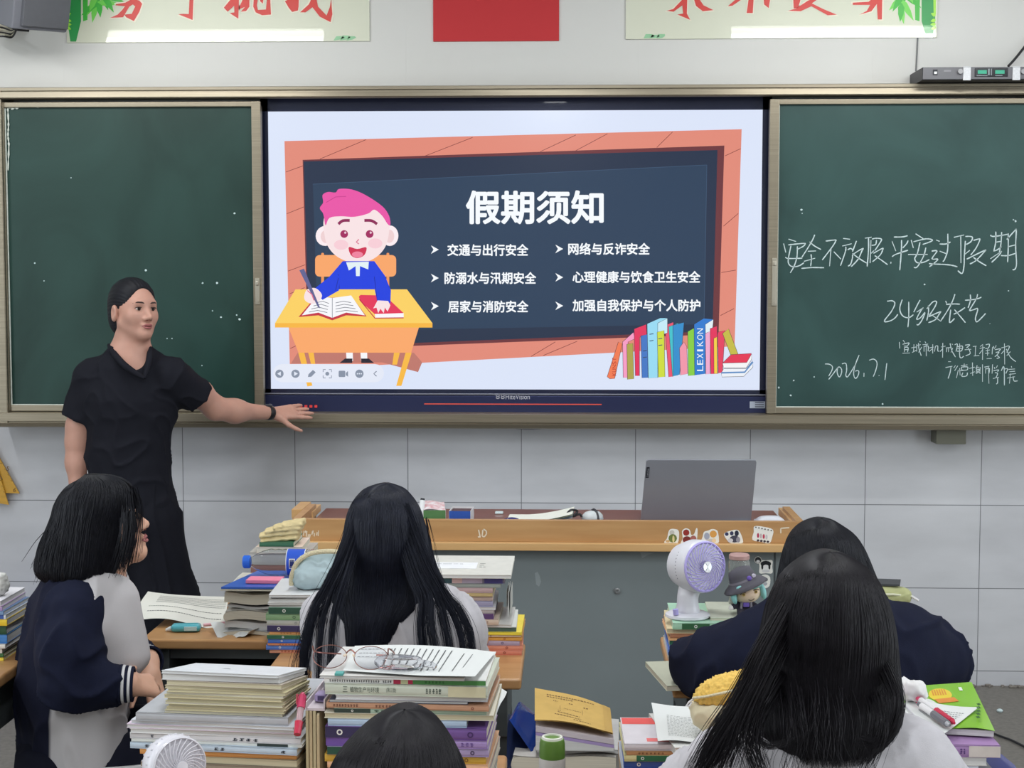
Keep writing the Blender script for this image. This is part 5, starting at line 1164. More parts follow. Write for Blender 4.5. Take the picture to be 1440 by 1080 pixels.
for s in (-1, 1):
    sd.chain([(s * .145, .01, .90), (s * .132, .16, .80), (s * .10, .33, .795)], [.034, .030, .026], .03)
    hand_prims(sd, X @ Vector((s * .155, .345, .795)) if False else (s * .155, .345, .795), (-s * .5, .85, -.05), (0, 0, 1), (-s, 0, 0), .88, .3)
seated_legs(sd, Matrix.Identity(4)); sd.frame(); V, F = sd.mesh(.006); np_mesh('body', V, F, SKIN, p2); face_parts(p2, HX, HS)
sh = Sdf(X); sh.cone((0, 0, .50), (0, .005, .68), .150, .140, .05, flat='a', sq=(FWY, .74)); sh.cone((0, .005, .68), (0, .01, .85), .140, .158, .06, sq=(FWY, .66)); sh.cone((-.120, .01, .915), (.120, .01, .915), .052, .052, .055)
for s in (-1, 1): sh.cone((s * .122, .01, .905), (s * .146, .12, .81), .052, .046, .03, flat='b')
V, F = sh.mesh(.006, folds(.009, 13, 12)); np_mesh('shirt', V, F, WHT, p2)
pants(p2, X, NAVYP); feet(p2, X)
rows = []
for v, a, b, bk, fr, gap in ((683.2, 539, 542, .004, .004, 0), (684.5, 527, 549, .04, .035, .02), (690, 511, 565, .068, .055, .05), (697, 502.5, 573, .085, .07, .15), (709, 493.5, 582.5, .098, .085, .35), (721, 488.5, 589, .106, .085, .75), (733, 485, 592.6, .110, .085, .85), (757, 480.5, 600.5, .112, .08, .95), (781, 472, 606, .108, .08, 1.1), (805, 464, 614, .100, .08, 1.25), (829, 455.5, 622, .105, .08, 1.35), (850, 466, 606, .110, .07, 1.45), (872, 474, 588, .118, .06, 1.5), (900, 478, 580, .120, .05, 1.5), (930, 481, 577, .122, .05, 1.5), (960, 484, 573, .122, .05, 1.5)):
    q = g((a + b) / 2, v); w = (g(b, v).x - g(a, v).x) / 2; rows.append((q.x, -2.915 + (.012 if v < 840 else -.0), q.z, bk, fr, w, gap))
A = hair_shell(p2, rows, FWY, SDX, None, 5200, 3, .0007, .007)
def gp(P, g): return [tuple(g(u, v, dy)) for u, v, dy in P]
Lk = [(gp([(505, 715, -.03), (482, 780, -.075), (457, 830, -.10), (441, 860, -.12), (430, 905, -.13), (427, 955, -.12), (436, 990, -.1)], g), .008, .012, 322), (gp([(508, 722, -.03), (484, 795, -.085), (464, 838, -.105), (452, 880, -.125), (449, 930, -.13), (446, 985, -.12)], g), .006, .010, 148),
      (gp([(510, 735, -.03), (488, 805, -.095), (475, 845, -.115), (468, 880, -.125), (465, 930, -.128), (462, 985, -.12)], g), .006, .012, 136),
      (gp([(572, 712, -.03), (596, 775, -.065), (624, 832, -.085), (646, 858, -.11), (660, 890, -.115), (664, 930, -.11), (663, 975, -.10)], g), .006, .010, 198), (gp([(570, 718, -.03), (597, 790, -.075), (622, 838, -.10), (640, 870, -.115), (650, 905, -.12), (652, 960, -.115)], g), .006, .008, 173),
      (gp([(566, 728, -.03), (594, 800, -.085), (615, 842, -.105), (626, 880, -.122), (632, 920, -.125), (640, 970, -.12)], g), .006, .010, 161), (gp([(562, 735, -.03), (588, 805, -.095), (604, 842, -.115), (606, 880, -.125), (616, 930, -.126), (622, 975, -.12)], g), .006, .012, 173), (gp([(560, 745, -.03), (580, 810, -.10), (594, 845, -.118), (592, 880, -.125), (597, 930, -.126), (606, 975, -.12)], g), .006, .012, 186),
      (gp([(470, 800, -.04), (448, 850, -.07), (428, 890, -.05), (414, 930, -.02), (412, 960, .0), (420, 990, .02)], g), .006, .008, 14), (gp([(600, 730, -.03), (606, 760, -.02), (613, 800, -.03), (624, 840, -.05)], g), .004, .012, 14)]
B_ = locks(Lk, 5, .0005, 26)
V, F = merge(A, B_); np_mesh('hair', V, F, HAIR_N, p2)

# ---- pupil in the dark jacket, right of the desk
g = G(-2.92); x0 = g(1166, 900).x; X = Matrix.Translation((x0, -3.02, 0))
p3 = thing('person', 'person in dark navy jacket bent over the desk at right, elbows spread', 'person', (x0, -3.02, 0))
stool(x0, -3.05, 'wooden stool under the pupil in the dark navy jacket')
HX = Matrix.Translation((g(1160, 800).x, -2.90, 1.005)) @ rotf(-.05, -.25); HS = .92
sd = Sdf().frame(HX, HS); head_prims(sd); sd.frame(X)
sd.cone((0, 0, .60), (0, .07, .80), .115, .135, .05, sq=(FWY, .62)); sd.cone((-.13, .08, .87), (.13, .08, .87), .045, .045, .05); sd.cone((0, .08, .86), (0, .11, .95), .06, .05, .04); sd.cone((0, 0, .5), (0, 0, .60), .13, .115, .05, sq=(FWY, .72))
for s in (-1, 1):
    sd.chain([(s * .15, .09, .86), (s * .235, .18, .80), (s * .11, .33, .790)], [.040, .032, .026], .03); hand_prims(sd, (s * .10, .345, .788), (-s * .7, .6, -.02), (0, 0, 1), (-s * .2, 1, 0), .88, .35)
seated_legs(sd, Matrix.Identity(4)); sd.frame(); V, F = sd.mesh(.0065); np_mesh('body', V, F, SKIN, p3); face_parts(p3, HX, HS)
sh = Sdf(X); sh.cone((0, -.01, .47), (0, .0, .66), .172, .165, .05, flat='a', sq=(FWY, .74)); sh.cone((0, .0, .66), (0, .07, .82), .165, .178, .06, sq=(FWY, .70)); sh.cone((-.135, .08, .866), (.135, .08, .883), .064, .066, .06); sh.cone((0, .08, .90), (0, .10, .945), .085, .066, .03)
for s in (-1, 1):
    sh.chain([(s * .150, .09, .872 - (.018 if s < 0 else 0)), (s * .205, .13, .838 - (.012 if s < 0 else 0)), (s * .236 - (.012 if s < 0 else 0), .19, .812)], [.072, .064, .050], .05); sh.cone((s * .236 - (.012 if s < 0 else 0), .19, .812), (s * .13, .315, .800), .050, .040, .04, flat='b')
V, F = sh.mesh(.0065, folds(.013, 9, 21, (1, 1, .7))); np_mesh('jacket', V, F, NVY, p3)
pants(p3, X, NAVYP); feet(p3, X)
rows = []
for v, a, b, bk, fr, gap in ((731.6, 1156, 1159, .004, .004, 0), (733, 1144, 1172, .04, .04, .02), (740, 1127, 1185, .068, .06, .06), (753, 1114, 1203, .09, .08, .3), (770, 1106, 1215, .102, .085, .8), (787, 1101, 1223, .106, .085, .9), (805, 1097, 1230, .106, .08, 1.0), (822, 1094, 1236, .10, .08, 1.1), (838, 1091, 1243, .10, .08, 1.2), (856, 1092, 1248, .098, .08, 1.3), (868, 1100, 1244, .095, .08, 1.4)):
    q = g((a + b) / 2, v); w = (g(b, v).x - g(a, v).x) / 2; rows.append((q.x, -2.905, q.z, bk, fr, w, gap))
V, F = hair_shell(p3, rows, FWY, SDX, None, 3600, 8, .0007, .007); np_mesh('hair', V, F, HAIR, p3)

# ---- nearest pupil at right, long loose hair over a white shirt
g = G(-3.78); x0 = g(1160, 1050).x; X = Matrix.Translation((x0, -3.78, 0))
p4 = thing('person', 'person with long loose black hair over a white shirt, nearest at lower right', 'person', (x0, -3.78, 0))
stool(x0, -3.82, 'wooden stool under the nearest pupil at lower right')
HX = Matrix.Translation((g(1168, 900).x, -3.755, 1.087)) @ rotf(.1, -.04); HS = .93
sd = Sdf().frame(HX, HS); head_prims(sd); sd.frame(X)
sd.cone((0, 0, .60), (0, .01, .84), .115, .135, .05, sq=(FWY, .62)); sd.cone((-.125, .01, .895), (.125, .01, .895), .042, .042, .05); sd.cone((0, 0, .88), (.005, .02, 1.0), .07, .05, .05); sd.cone((0, 0, .5), (0, 0, .60), .13, .115, .05, sq=(FWY, .72))
for s in (-1, 1):
    sd.chain([(s * .145, .01, .885), (s * .20, .14, .80), (s * .15, .34, .795)], [.045, .040, .027], .03); hand_prims(sd, (s * .145, .355, .795), (-s * .5, .85, -.05), (0, 0, 1), (-s, 0, 0), .88, .3)
seated_legs(sd, Matrix.Identity(4)); sd.frame(); V, F = sd.mesh(.0065); np_mesh('body', V, F, SKIN, p4); face_parts(p4, HX, HS)
sh = Sdf(X); sh.cone((0, 0, .50), (0, .005, .68), .150, .142, .05, flat='a', sq=(FWY, .74)); sh.cone((0, .005, .68), (0, .01, .85), .142, .160, .06, sq=(FWY, .66)); sh.cone((-.125, .01, .900), (.125, .01, .900), .052, .052, .055); sh.cone((0, .01, .90), (.003, .015, .955), .085, .064, .03, flat='b')
for s in (-1, 1): sh.cone((s * .136, .01, .890), (s * .195, .12, .81), .060, .062, .03, flat='b')
V, F = sh.mesh(.006, folds(.008, 13, 31)); np_mesh('shirt', V, F, WHT, p4)
pants(p4, X, NAVYP); feet(p4, X)
rows = []
for v, a, b, bk, fr, gap in ((779.5, 1169, 1172, .004, .004, 0), (781.5, 1153, 1186, .04, .04, .02), (787, 1137, 1201, .066, .06, .06), (800, 1117, 1221, .09, .08, .3), (820, 1097, 1238, .102, .085, .8), (853, 1081, 1252, .106, .085, .9), (887, 1073, 1260, .106, .08, 1.0), (920, 1067, 1264, .10, .08, 1.1), (953, 1060, 1267, .10, .08, 1.25), (987, 1052, 1270, .104, .08, 1.35), (1012, 1049, 1268, .108, .07, 1.45), (1030, 1058, 1260, .110, .06, 1.5), (1042, 1075, 1246, .110, .06, 1.5)):
    q = g((a + b) / 2, v); w = (g(b, v).x - g(a, v).x) / 2; rows.append((q.x, -3.765, q.z, bk, fr, w, gap))
A = hair_shell(p4, rows, FWY, SDX, None, 8000, 14, .0005, .006, minlen=.86)
Lk = [(gp([(1110, 850, -.03), (1072, 920, -.09), (1052, 965, -.1), (1034, 1000, -.11), (1012, 1035, -.115), (990, 1075, -.115), (972, 1120, -.11)], g), .010, .020, 520), (gp([(1110, 880, -.03), (1068, 955, -.1), (1045, 1000, -.115), (1030, 1040, -.12), (1008, 1095, -.12)], g), .010, .022, 360),
      (gp([(1110, 930, -.03), (1072, 990, -.11), (1064, 1025, -.12), (1074, 1046, -.128), (1100, 1046, -.13), (1135, 1030, -.122)], g), .006, .004, 70), (gp([(1105, 950, -.03), (1064, 1010, -.11), (1056, 1050, -.122), (1066, 1085, -.125), (1060, 1130, -.125)], g), .012, .018, 120),
      (gp([(1235, 920, -.03), (1262, 980, -.1), (1260, 1012, -.115), (1248, 1036, -.122), (1226, 1046, -.128), (1204, 1040, -.13)], g), .010, .006, 160), (gp([(1222, 950, -.03), (1240, 1010, -.115), (1232, 1045, -.124), (1218, 1080, -.126), (1206, 1130, -.125)], g), .012, .016, 60),
      (gp([(1112, 950, -.03), (1122, 1010, -.12), (1124, 1045, -.127), (1114, 1080, -.128), (1128, 1130, -.126)], g), .02, .03, 45), (gp([(1150, 950, -.03), (1158, 1010, -.12), (1152, 1050, -.128), (1166, 1090, -.128), (1160, 1140, -.126)], g), .03, .05, 45)]
V, F = merge(A, locks(Lk, 6, .0005, 26)); np_mesh('hair', V, F, HAIR_B, p4)

# ---- the head at the bottom edge
g = G(-4.13); x0 = g(560, 1060).x; X = Matrix.Translation((x0, -4.13, 0))
p5 = thing('person', 'person of whom only the top of the dark head shows at the bottom edge', 'person', (x0, -4.13, 0))
stool(x0, -4.15, 'wooden stool under the pupil whose head shows at the bottom edge', .345)
HX = Matrix.Translation((x0, -4.11, .965)) @ rotf(0, -.15); HS = .93
sd = Sdf().frame(HX, HS); head_prims(sd); sd.frame(X)
sd.cone((0, 0, .52), (0, .01, .72), .115, .135, .05, sq=(FWY, .62)); sd.cone((-.125, .01, .78), (.125, .01, .78), .042, .042, .05); sd.cone((0, 0, .76), (0, .02, .88), .07, .05, .05); sd.cone((0, 0, .46), (0, 0, .55), .13, .115, .05, sq=(FWY, .72))
for s in (-1, 1):
    sd.chain([(s * .145, .01, .77), (s * .20, .03, .58), (s * .12, .20, .60)], [.045, .040, .027], .03); hand_prims(sd, (s * .115, .215, .60), (-s * .4, .9, 0), (0, 0, 1), (-s, 0, 0), .88, .3)
seated_legs(sd, Matrix.Identity(4), hip=.49, kz=.47); sd.frame(); V, F = sd.mesh(.007); np_mesh('body', V, F, SKIN, p5); face_parts(p5, HX, HS)
sh = Sdf(X); sh.cone((0, 0, .45), (0, .005, .58), .150, .142, .05, flat='a', sq=(FWY, .74)); sh.cone((0, .005, .58), (0, .01, .73), .142, .160, .06, sq=(FWY, .66)); sh.cone((-.125, .01, .785), (.125, .01, .785), .052, .052, .055)
for s in (-1, 1): sh.cone((s * .136, .01, .775), (s * .19, .025, .64), .060, .062, .03, flat='b')
V, F = sh.mesh(.007, folds(.008, 13, 41)); np_mesh('shirt', V, F, WHT, p5)
pants(p5, X, NAVYP, hip=.49, kz=.47); feet(p5, X)
rows = []
for v, a, b, bk, fr, gap in ((1002, 566, 569, .004, .004, 0), (1004, 552, 581, .035, .035, .02), (1009, 538, 595, .06, .055, .06), (1023, 514, 616, .085, .075, .2), (1047, 488, 634, .10, .085, .5), (1067, 472, 645, .106, .085, .8), (1090, 462, 654, .108, .085, .9), (1130, 456, 660, .106, .085, 1.1), (1180, 456, 660, .10, .08, 1.2), (1230, 458, 658, .09, .08, 1.3)):
    q = g((a + b) / 2, v); w = (g(b, v).x - g(a, v).x) / 2; rows.append((q.x, -4.12, q.z, bk, fr, w, gap))
V, F = hair_shell(p5, rows, FWY, SDX, None, 7000, 24, .0005, .005); np_mesh('hair', V, F, HAIR_B, p5)

# ---- pupil with a bob at left, turned to the teacher
g = G(-2.65); x0 = g(105, 1000).x
p1 = thing('person', 'person with a black bob in navy and white jacket, seated at left', 'person', (x0, -2.65, 0))
stool(x0 + .055, -2.65, 'wooden stool under the pupil in the navy and white jacket')
fa = math.radians(18); Fd = Vector((math.cos(fa), math.sin(fa), 0)); Sdv = Vector((math.sin(fa), -math.cos(fa), 0))
phi = fa - math.pi / 2; X = Matrix.Translation((x0, -2.65, 0)) @ rotf(phi)
HX = Matrix.Translation(g(140, 740)) @ rotf(math.radians(16) - math.pi / 2, math.radians(18)); HS = .87
sd = Sdf().frame(HX, HS); head_prims(sd); sd.frame()
sd.cone(g(118, 838), g(130, 780), .058, .048, .04)
sd.cone(g(102, 1050), g(112, 880), .12, .13, .05, sq=(Fd, .7)); sd.cone(g(112, 855) + Sdv * .125, g(112, 855) - Sdv * .125, .042, .042, .05)
nE, nW = g(98, 962, -.19), g(178, 962, -.17); fE, fW = g(146, 925, .20), g(203, 930, .10)
sd.chain([g(105, 862, -.14), nE, nW], [.046, .040, .027], .03); sd.chain([g(120, 862, .13), fE, fW, g(211, 948, .07)], [.044, .036, .026, .022], .03)
hand_prims(sd, nW + Vector((.004, .004, -.002)), (.5, .84, -.25), (.5, -.45, .75), (-.7, .6, .2), .80, .45); hand_prims(sd, g(211, 948, .07), (.35, -.45, -.75), (.8, -.3, .5), (0, -.8, .5), .78, .4)
for s, kx in ((1, -.10), (-1, .11)):
    hp = Vector((x0, -2.65 + kx * .8, .53)); kn = hp + Fd * .36 + Vector((0, kx * .25, -.01)); sd.chain([hp, kn, kn + Vector((.0, 0, -.40))], [.088, .062, .042], .03)
V, F = sd.mesh(.0046); np_mesh('body', V, F, SKIN, p1); face_parts(p1, HX, HS)
p = Sdf()
for s, kx in ((1, -.10), (-1, .11)):
    hp = Vector((x0, -2.65 + kx * .8, .53)); kn = hp + Fd * .36 + Vector((0, kx * .25, -.01)); p.chain([hp, kn, kn + Vector((0, 0, -.40))], [.104, .084, .070], .03)
p.cone(Vector((x0, -2.65, .52)), Vector((x0, -2.65, .62)), .14, .13, .04, sq=(Fd, .8)); p.cut((0, 0, .07), (0, 0, -1)); V, F = p.mesh(.007, folds(.008, 10, 6)); np_mesh('trousers', V, F, NAVYP, p1)
for s, kx in ((1, -.10), (-1, .11)):
    hp = Vector((x0, -2.65 + kx * .8, .53)); kn = hp + Fd * .36 + Vector((0, kx * .25, -.01)); shoe(p1, kn, Fd, SNK, .92)
    if s == 1:
        inv = p1.matrix_basis.inverted(); mb = MB()
        for o in (-.012, .016):
            q = [hp + Fd * (.36 * t) + Vector((0, kx * .25 * t - .1075 + .021 * t - abs(o) * .2, o + .02)) for t in np.linspace(.15, .98, 10)]
            mb.tube([inv @ v for v in q], .0062, 6)
        mb.build('side_stripe', cloth('stripe_white', (204, 204, 206)), p1, 60)
# jacket: navy back and white front, one shell
def two_tone(name, a, b, p0, n, sm=.004):
    m = cloth(name, a); nt = m.node_tree; N = nt.nodes.new; L = nt.links.new; bs = nt.nodes['Principled BSDF']
    tc = N('ShaderNodeTexCoord'); vm = N('ShaderNodeVectorMath'); vm.operation = 'SUBTRACT'; vm.inputs[1].default_value = p0; L(tc.outputs['Object'], vm.inputs[0])
    dt_ = N('ShaderNodeVectorMath'); dt_.operation = 'DOT_PRODUCT'; dt_.inputs[1].default_value = n; L(vm.outputs[0], dt_.inputs[0])
    mr = N('ShaderNodeMapRange'); mr.inputs[1].default_value = -sm; mr.inputs[2].default_value = sm; L(dt_.outputs['Value'], mr.inputs[0])
    mx = N('ShaderNodeMix'); mx.data_type = 'RGBA'; mx.inputs[6].default_value = lin(a); mx.inputs[7].default_value = lin(b); L(mr.outputs[0], mx.inputs[0]); L(mx.outputs[2], bs.inputs['Base Color']); return m
inv = p1.matrix_basis.inverted(); pa = inv @ g(103, 815, -.12); pb = inv @ g(79, 1075, -.12); tdir = (pa - pb).normalized()
nrm = Vector((tdir.z, 0, -tdir.x))
JK = two_tone('jacket_navy_white', (20, 23, 42), (190, 187, 190), pa, nrm)
jk = Sdf()
jk.cone(g(97, 1068), g(103, 960), .152, .152, .05, flat='a', sq=(Fd, .68)); jk.cone(g(103, 960), g(116, 872), .152, .150, .06, sq=(Fd, .74)); jk.cone(g(112, 860) + Sdv * .13, g(112, 860) - Sdv * .13, .062, .062, .06); jk.cone(g(120, 850), g(126, 812), .092, .070, .03, flat='b')
jk.cone(g(160, 850, -.04), g(176, 925, -.06), .05, .045, .05); jk.cone(g(112, 985, -.10), g(122, 1072, -.10), .075, .072, .05, flat='b')
V, F = jk.mesh(.0055, folds(.011, 10, 51)); np_mesh('jacket', V, F, JK, p1)
sl_ = Sdf(); sl_.chain([g(104, 864, -.135), g(96, 915, -.175), g(97, 958, -.19)], [.064, .062, .056], .03); sl_.cone(g(97, 958, -.19), g(170, 962, -.172), .055, .042, .03, flat='b')
V, F = sl_.mesh(.0055, folds(.012, 11, 61, (1, 1, .8))); np_mesh('sleeve', V, F, NVY, p1)
s2_ = Sdf(); s2_.chain([g(120, 862, .13), fE], [.066, .060], .03); s2_.cone(fE, fW, .058, .044, .03, flat='b'); V, F = s2_.mesh(.006, folds(.008, 12, 71)); np_mesh('sleeve', V, F, NVY, p1)
STW = cloth('stripe_white', (204, 204, 206))
for c_, d_ in ((g(172, 962, -.172), nW - nE), (fW, fW - fE)):
    d_ = Vector(d_).normalized()
    for k, m_ in enumerate((NVY, STW, NVY, STW, NVY)): ring(Vector(c_) + d_ * (.006 * k - .003), d_, .040 - .001 * k, .0064, m_, p1, 'cuff_band')
nk = g(126, 813); dn = (g(128, 800) - g(122, 840)).normalized()
for k, m_ in enumerate((NVY, STW, NVY)): ring(nk + dn * (.007 * k), dn, .072, .0075, m_, p1, 'collar_band')
for k, m_ in enumerate((STW, NVY, STW)): ring(g(97, 1070) - Vector((0, 0, .010 * k)), (0, 0, 1), .142, .010, m_, p1, 'hem_band', (.74, 1.02))
rows = []
for v, a, b, w, gap in ((667.5, 138, 141, .004, 0), (669.5, 127, 154, .04, .02), (673, 114, 169, .06, .06), (682, 98, 181, .078, .1), (694, 88, 186, .09, .16), (708, 81, 187, .096, .2), (724, 77, 184, .10, .24), (742, 70, 183, .105, .28), (762, 61, 181, .11, .32), (780, 57, 179, .112, .36), (795, 55, 176, .112, .4), (806, 59, 171, .106, .45), (812, 68, 164, .098, .5)):
    q = g(122, v); rows.append((q.x, q.y, q.z, max(.004, q.x - g(a, v).x), max(.004, g(b, v).x - q.x), w, gap))
A = hair_shell(p1, rows, (1, 0, 0), (0, -1, 0), None, 3600, 33, .0009, .012, minlen=.80, wave=.012, flare=.014)
Lk = [(gp([(182, 720, -.09), (180, 750, -.10), (174, 780, -.10), (166, 806, -.09)], g), .014, .016, 90), (gp([(100, 730, -.02), (74, 770, -.03), (58, 812, -.03)], g), .01, .03, 60), (gp([(185, 690, -.07), (188, 720, -.06), (184, 760, -.06), (176, 800, -.05)], g), .01, .02, 60)]
V, F = merge(A, locks(Lk, 8, .0011)); np_mesh('hair', V, F, HAIR, p1)
# ------------------------------------------------------------ pupils' desks
DZ = .76
DTOP = wood('desk_top_wood', (178, 130, 84), (194, 150, 102), 3.0, (1.2, 12, 12), .32); DSTL = mat('desk_frame_grey', (92, 98, 100), .45, .35)
def school_desk(label, x0, x1, y0, y1):
    w, d = x1 - x0, y1 - y0; t = thing('school_desk', label, 'desk', ((x0 + x1) / 2, (y0 + y1) / 2, 0), 0, "pupils' desks")
    MB().box((0, 0, DZ - .012), (w, d, .024), r=.006, seg=3).build('top', DTOP, t)
    mb = MB()
    for s in (-1, 1): mb.box((s * (w / 2 - .045), 0, DZ - .079), (.03, d - .06, .11), r=.003)
    mb.box((0, d / 2 - .05, DZ - .079), (w - .1, .012, .11)).box((0, 0, DZ - .13), (w - .1, d - .06, .012)).box((0, -d / 2 + .05, DZ - .04), (w - .1, .012, .03)).build('book_tray', DSTL, t)
    for s in (-1, 1):
        for e in (-1, 1): MB().box((s * (w / 2 - .045), e * (d / 2 - .055), (DZ - .13) / 2), (.032, .032, DZ - .13), r=.005).build('leg', DSTL, t)
        MB().box((s * (w / 2 - .045), 0, .12), (.026, d - .14, .026), r=.004).build('foot_bar', DSTL, t)
    return t
a = atz(197, 899, DZ); A1 = (a.x, a.x + .62, a.y, a.y + .42)
school_desk('wooden topped desk at left with an open notebook and a teal tape on it', *A1)
a = atz(733, 955, DZ); b = atz(372, 945, DZ); A2 = (b.x, a.x, a.y, A1[2] - .006)
school_desk('wooden topped desk of the pupil with long straight hair, between two book stacks', *A2)
a = atz(946, 965, DZ); b = atz(1338, 962, DZ); A3 = (a.x, b.x, a.y - .01, a.y + .44)
school_desk('wooden topped desk under the arms of the pupil in the dark jacket', *A3)
B1 = (at(160, 1080, -3.6).x, at(452, 1080, -3.6).x, -3.88, -3.28); school_desk('desk at lower left under the pile of cream exercise books', *B1)
B2 = (at(455, 1080, -3.6).x, at(702, 1080, -3.6).x, -3.84, -3.28); school_desk('desk at lower middle under the pile topped by eyeglasses', *B2)
B3 = (at(878, 1080, -3.5).x, at(1404, 1080, -3.6).x, -3.655, -3.18); school_desk('desk at lower right of the nearest pupil, holding a yellow pouch and a green book', *B3)
a = atz(2, 951.5, DZ); FD = (a.x - .56, a.x, -3.02, -2.47)
school_desk('desk at the far left edge under a stack of white books', *FD)
bn = thing('bench', 'low wooden bench in the aisle under the brown envelope pile', 'bench', ((at(700, 1080, -3.0).x + at(880, 1080, -3.0).x) / 2 - .02, -2.97, 0))
MB().box((0, 0, .485), (.23, .52, .03), r=.006).build('seat', DTOP, bn)
for s in (-1, 1):
    for e in (-1, 1): MB().box((s * .09, e * .22, .235), (.03, .03, .47), r=.004).build('leg', DSTL, bn)
# ------------------------------------------------------------ books
PAGE = mat('page_edges', (206, 200, 184), .8, var=.16, vscale=1.0, stretch=(3, 3, 900)); PAGEW = mat('page_edges_white', (206, 206, 205), .8, var=.12, vscale=1.0, stretch=(3, 3, 900)); PAGEC = mat('page_edges_cream', (192, 184, 156), .8, var=.16, vscale=1.0, stretch=(3, 3, 900))
INK = mat('print_ink', (52, 54, 62), .7)
def glyphs(mb, f, x0, x1, z0, z1, n, m, rnd, gap=.25):
    "n printed characters, each a few fine strokes"
    cw = (x1 - x0) / n; hz = z1 - z0; t = hz * .11
    for i in range(n):
        if rnd.random() < .04: continue
        a = x0 + i * cw + cw * gap / 2; b = a + cw * (1 - gap)
        for k in range(3):
            z = z0 + hz * (.12 + .36 * k + rnd.uniform(-.06, .06)); s = a + (b - a) * rnd.uniform(0, .3); e = b - (b - a) * rnd.uniform(0, .3)
            mb.poly([f(s, z - t), f(e, z - t), f(e, z + t), f(s, z + t)], m)
        x = a + (b - a) * rnd.uniform(.3, .7); q = (b - a) * .10
        mb.poly([f(x - q, z0), f(x + q, z0), f(x + q, z1), f(x - q, z1)], m)
BK = [0]
def cm(c, rough=.45): return mat('cover_%02x%02x%02x' % tuple(c), c, rough, var=.05, vscale=40)
def book(label, x, y, z, w, d, t, col, spine=True, rz=0.0, dec=(), pages=None, group=None, name='book', top=(), taper=0.0, tilt=0.0):
    """x, y: middle of the near edge; w along x, d away from the class's eye, t thick. spine: the back faces the class, else the page edges do.
    dec: ('blk', a, b, colour) | ('txt', a, b, n, colour) | ('dot', a, colour) along the back; top: printed lines on the upper cover"""
    tp_ = lambda mb: setattr(mb, 'v', [(p[0], p[1], p[2] * (1 - taper * p[1] / d)) for p in mb.v]) or mb
    BK[0] += 1; rnd = random.Random(BK[0]); tk = min(.0008, t * .12)
    r = thing(name, label, name.replace('_', ' '), (x, y, z), rz, group)
    if tilt: r.rotation_euler = (-tilt, 0, rz)
    pm = pages or PAGE; c = cm(col)
    mb = MB().box((0, d / 2, tk / 2), (w, d, tk)).box((0, d / 2, t - tk / 2), (w, d, tk))
    yb = 0 if spine else d
    if spine:
        n = 5; P = [(-w / 2, 0 + (.0016 if i in (0, n) else 0), t * i / n) for i in range(n + 1)] + [(-w / 2, .0035, t), (-w / 2, .0035, 0)]
        mb.prism(P, (w, 0, 0))
    else: mb.box((0, d - tk / 2, t / 2), (w, tk, t))
    tp_(mb).build('cover', c, r, 40)
    i0 = .0032 if spine else .0012
    e = .0010
    tp_(MB().box((0, (i0 + d - .002) / 2, t / 2), (w - 2 * e, d - .002 - i0, t - 2 * tk))).build('pages', pm, r, 0)
    if dec:
        mb = MB(); yy = -.0005
        f = lambda a, q: Vector((-w / 2 + a * w, yy, q * t))
        for q in dec:
            if q[0] == 'blk':
                yy = -.0003; mb.poly([f(q[1], .03), f(q[2], .03), f(q[2], .97), f(q[1], .97)], cm(q[3]))
            elif q[0] == 'txt':
                yy = -.0006; glyphs(mb, f, q[1], q[2], .28, .74, q[3], mat('ink_%02x%02x%02x' % tuple(q[4]), q[4], .7), rnd)
            elif q[0] == 'dot':
                yy = -.0006; rr_ = t * .26; cx = -w / 2 + q[1] * w
                for k in range(10):
                    a0, a1 = k * .6283, (k + 1) * .6283
                    mb.poly([Vector((cx + rr_ * s * math.cos(a), yy, t / 2 + rr_ * s * math.sin(a))) for s, a in ((1, a0), (1, a1), (.55, a1), (.55, a0))], mat('ink_%02x%02x%02x' % tuple(q[2]), q[2], .6))
            elif q[0] == 'word':
                yy = -.0006; V, Fs, _ = text_mesh(q[3]); mb.add([f(q[1] + a * (q[2] - q[1]), .25 + b * .5) for a, b in V], Fs, mat('ink_%02x%02x%02x' % tuple(q[4]), q[4], .7))
        mb.build('spine_print', None, r, 0)
    if top:
        mb = MB()
        for q in top:
            if q[0] == 'lines':
                _, a0, a1, b0, b1, n = q
                for k in range(n):
                    v = b1 + (b0 - b1) * (k + .5) / n; x_ = a0
                    while x_ < a1 - .02:
                        l = rnd.uniform(.02, .09); mb.poly([Vector((-w / 2 + p * w, s * d, t + .0004)) for p, s in ((x_, v), (min(a1, x_ + l), v), (min(a1, x_ + l), v + .012), (x_, v + .012))], INK); x_ += l + .012
            elif q[0] == 'blk':
                mb.poly([Vector((-w / 2 + p * w, s * d, t + .0003)) for p, s in ((q[1], q[3]), (q[2], q[3]), (q[2], q[4]), (q[1], q[4]))], cm(q[5]))
        tp_(mb).build('cover_print', None, r, 0)
    return r
ORD = ['topmost', 'second from top', 'third from top', 'fourth from top', 'fifth from top', 'sixth from top', 'seventh from top', 'eighth from top', 'ninth from top', 'tenth from top', 'eleventh from top', 'twelfth from top', 'thirteenth from top', 'fourteenth from top', 'fifteenth from top', 'sixteenth from top', 'seventeenth from top', 'eighteenth from top', 'nineteenth from top', 'twentieth from top']
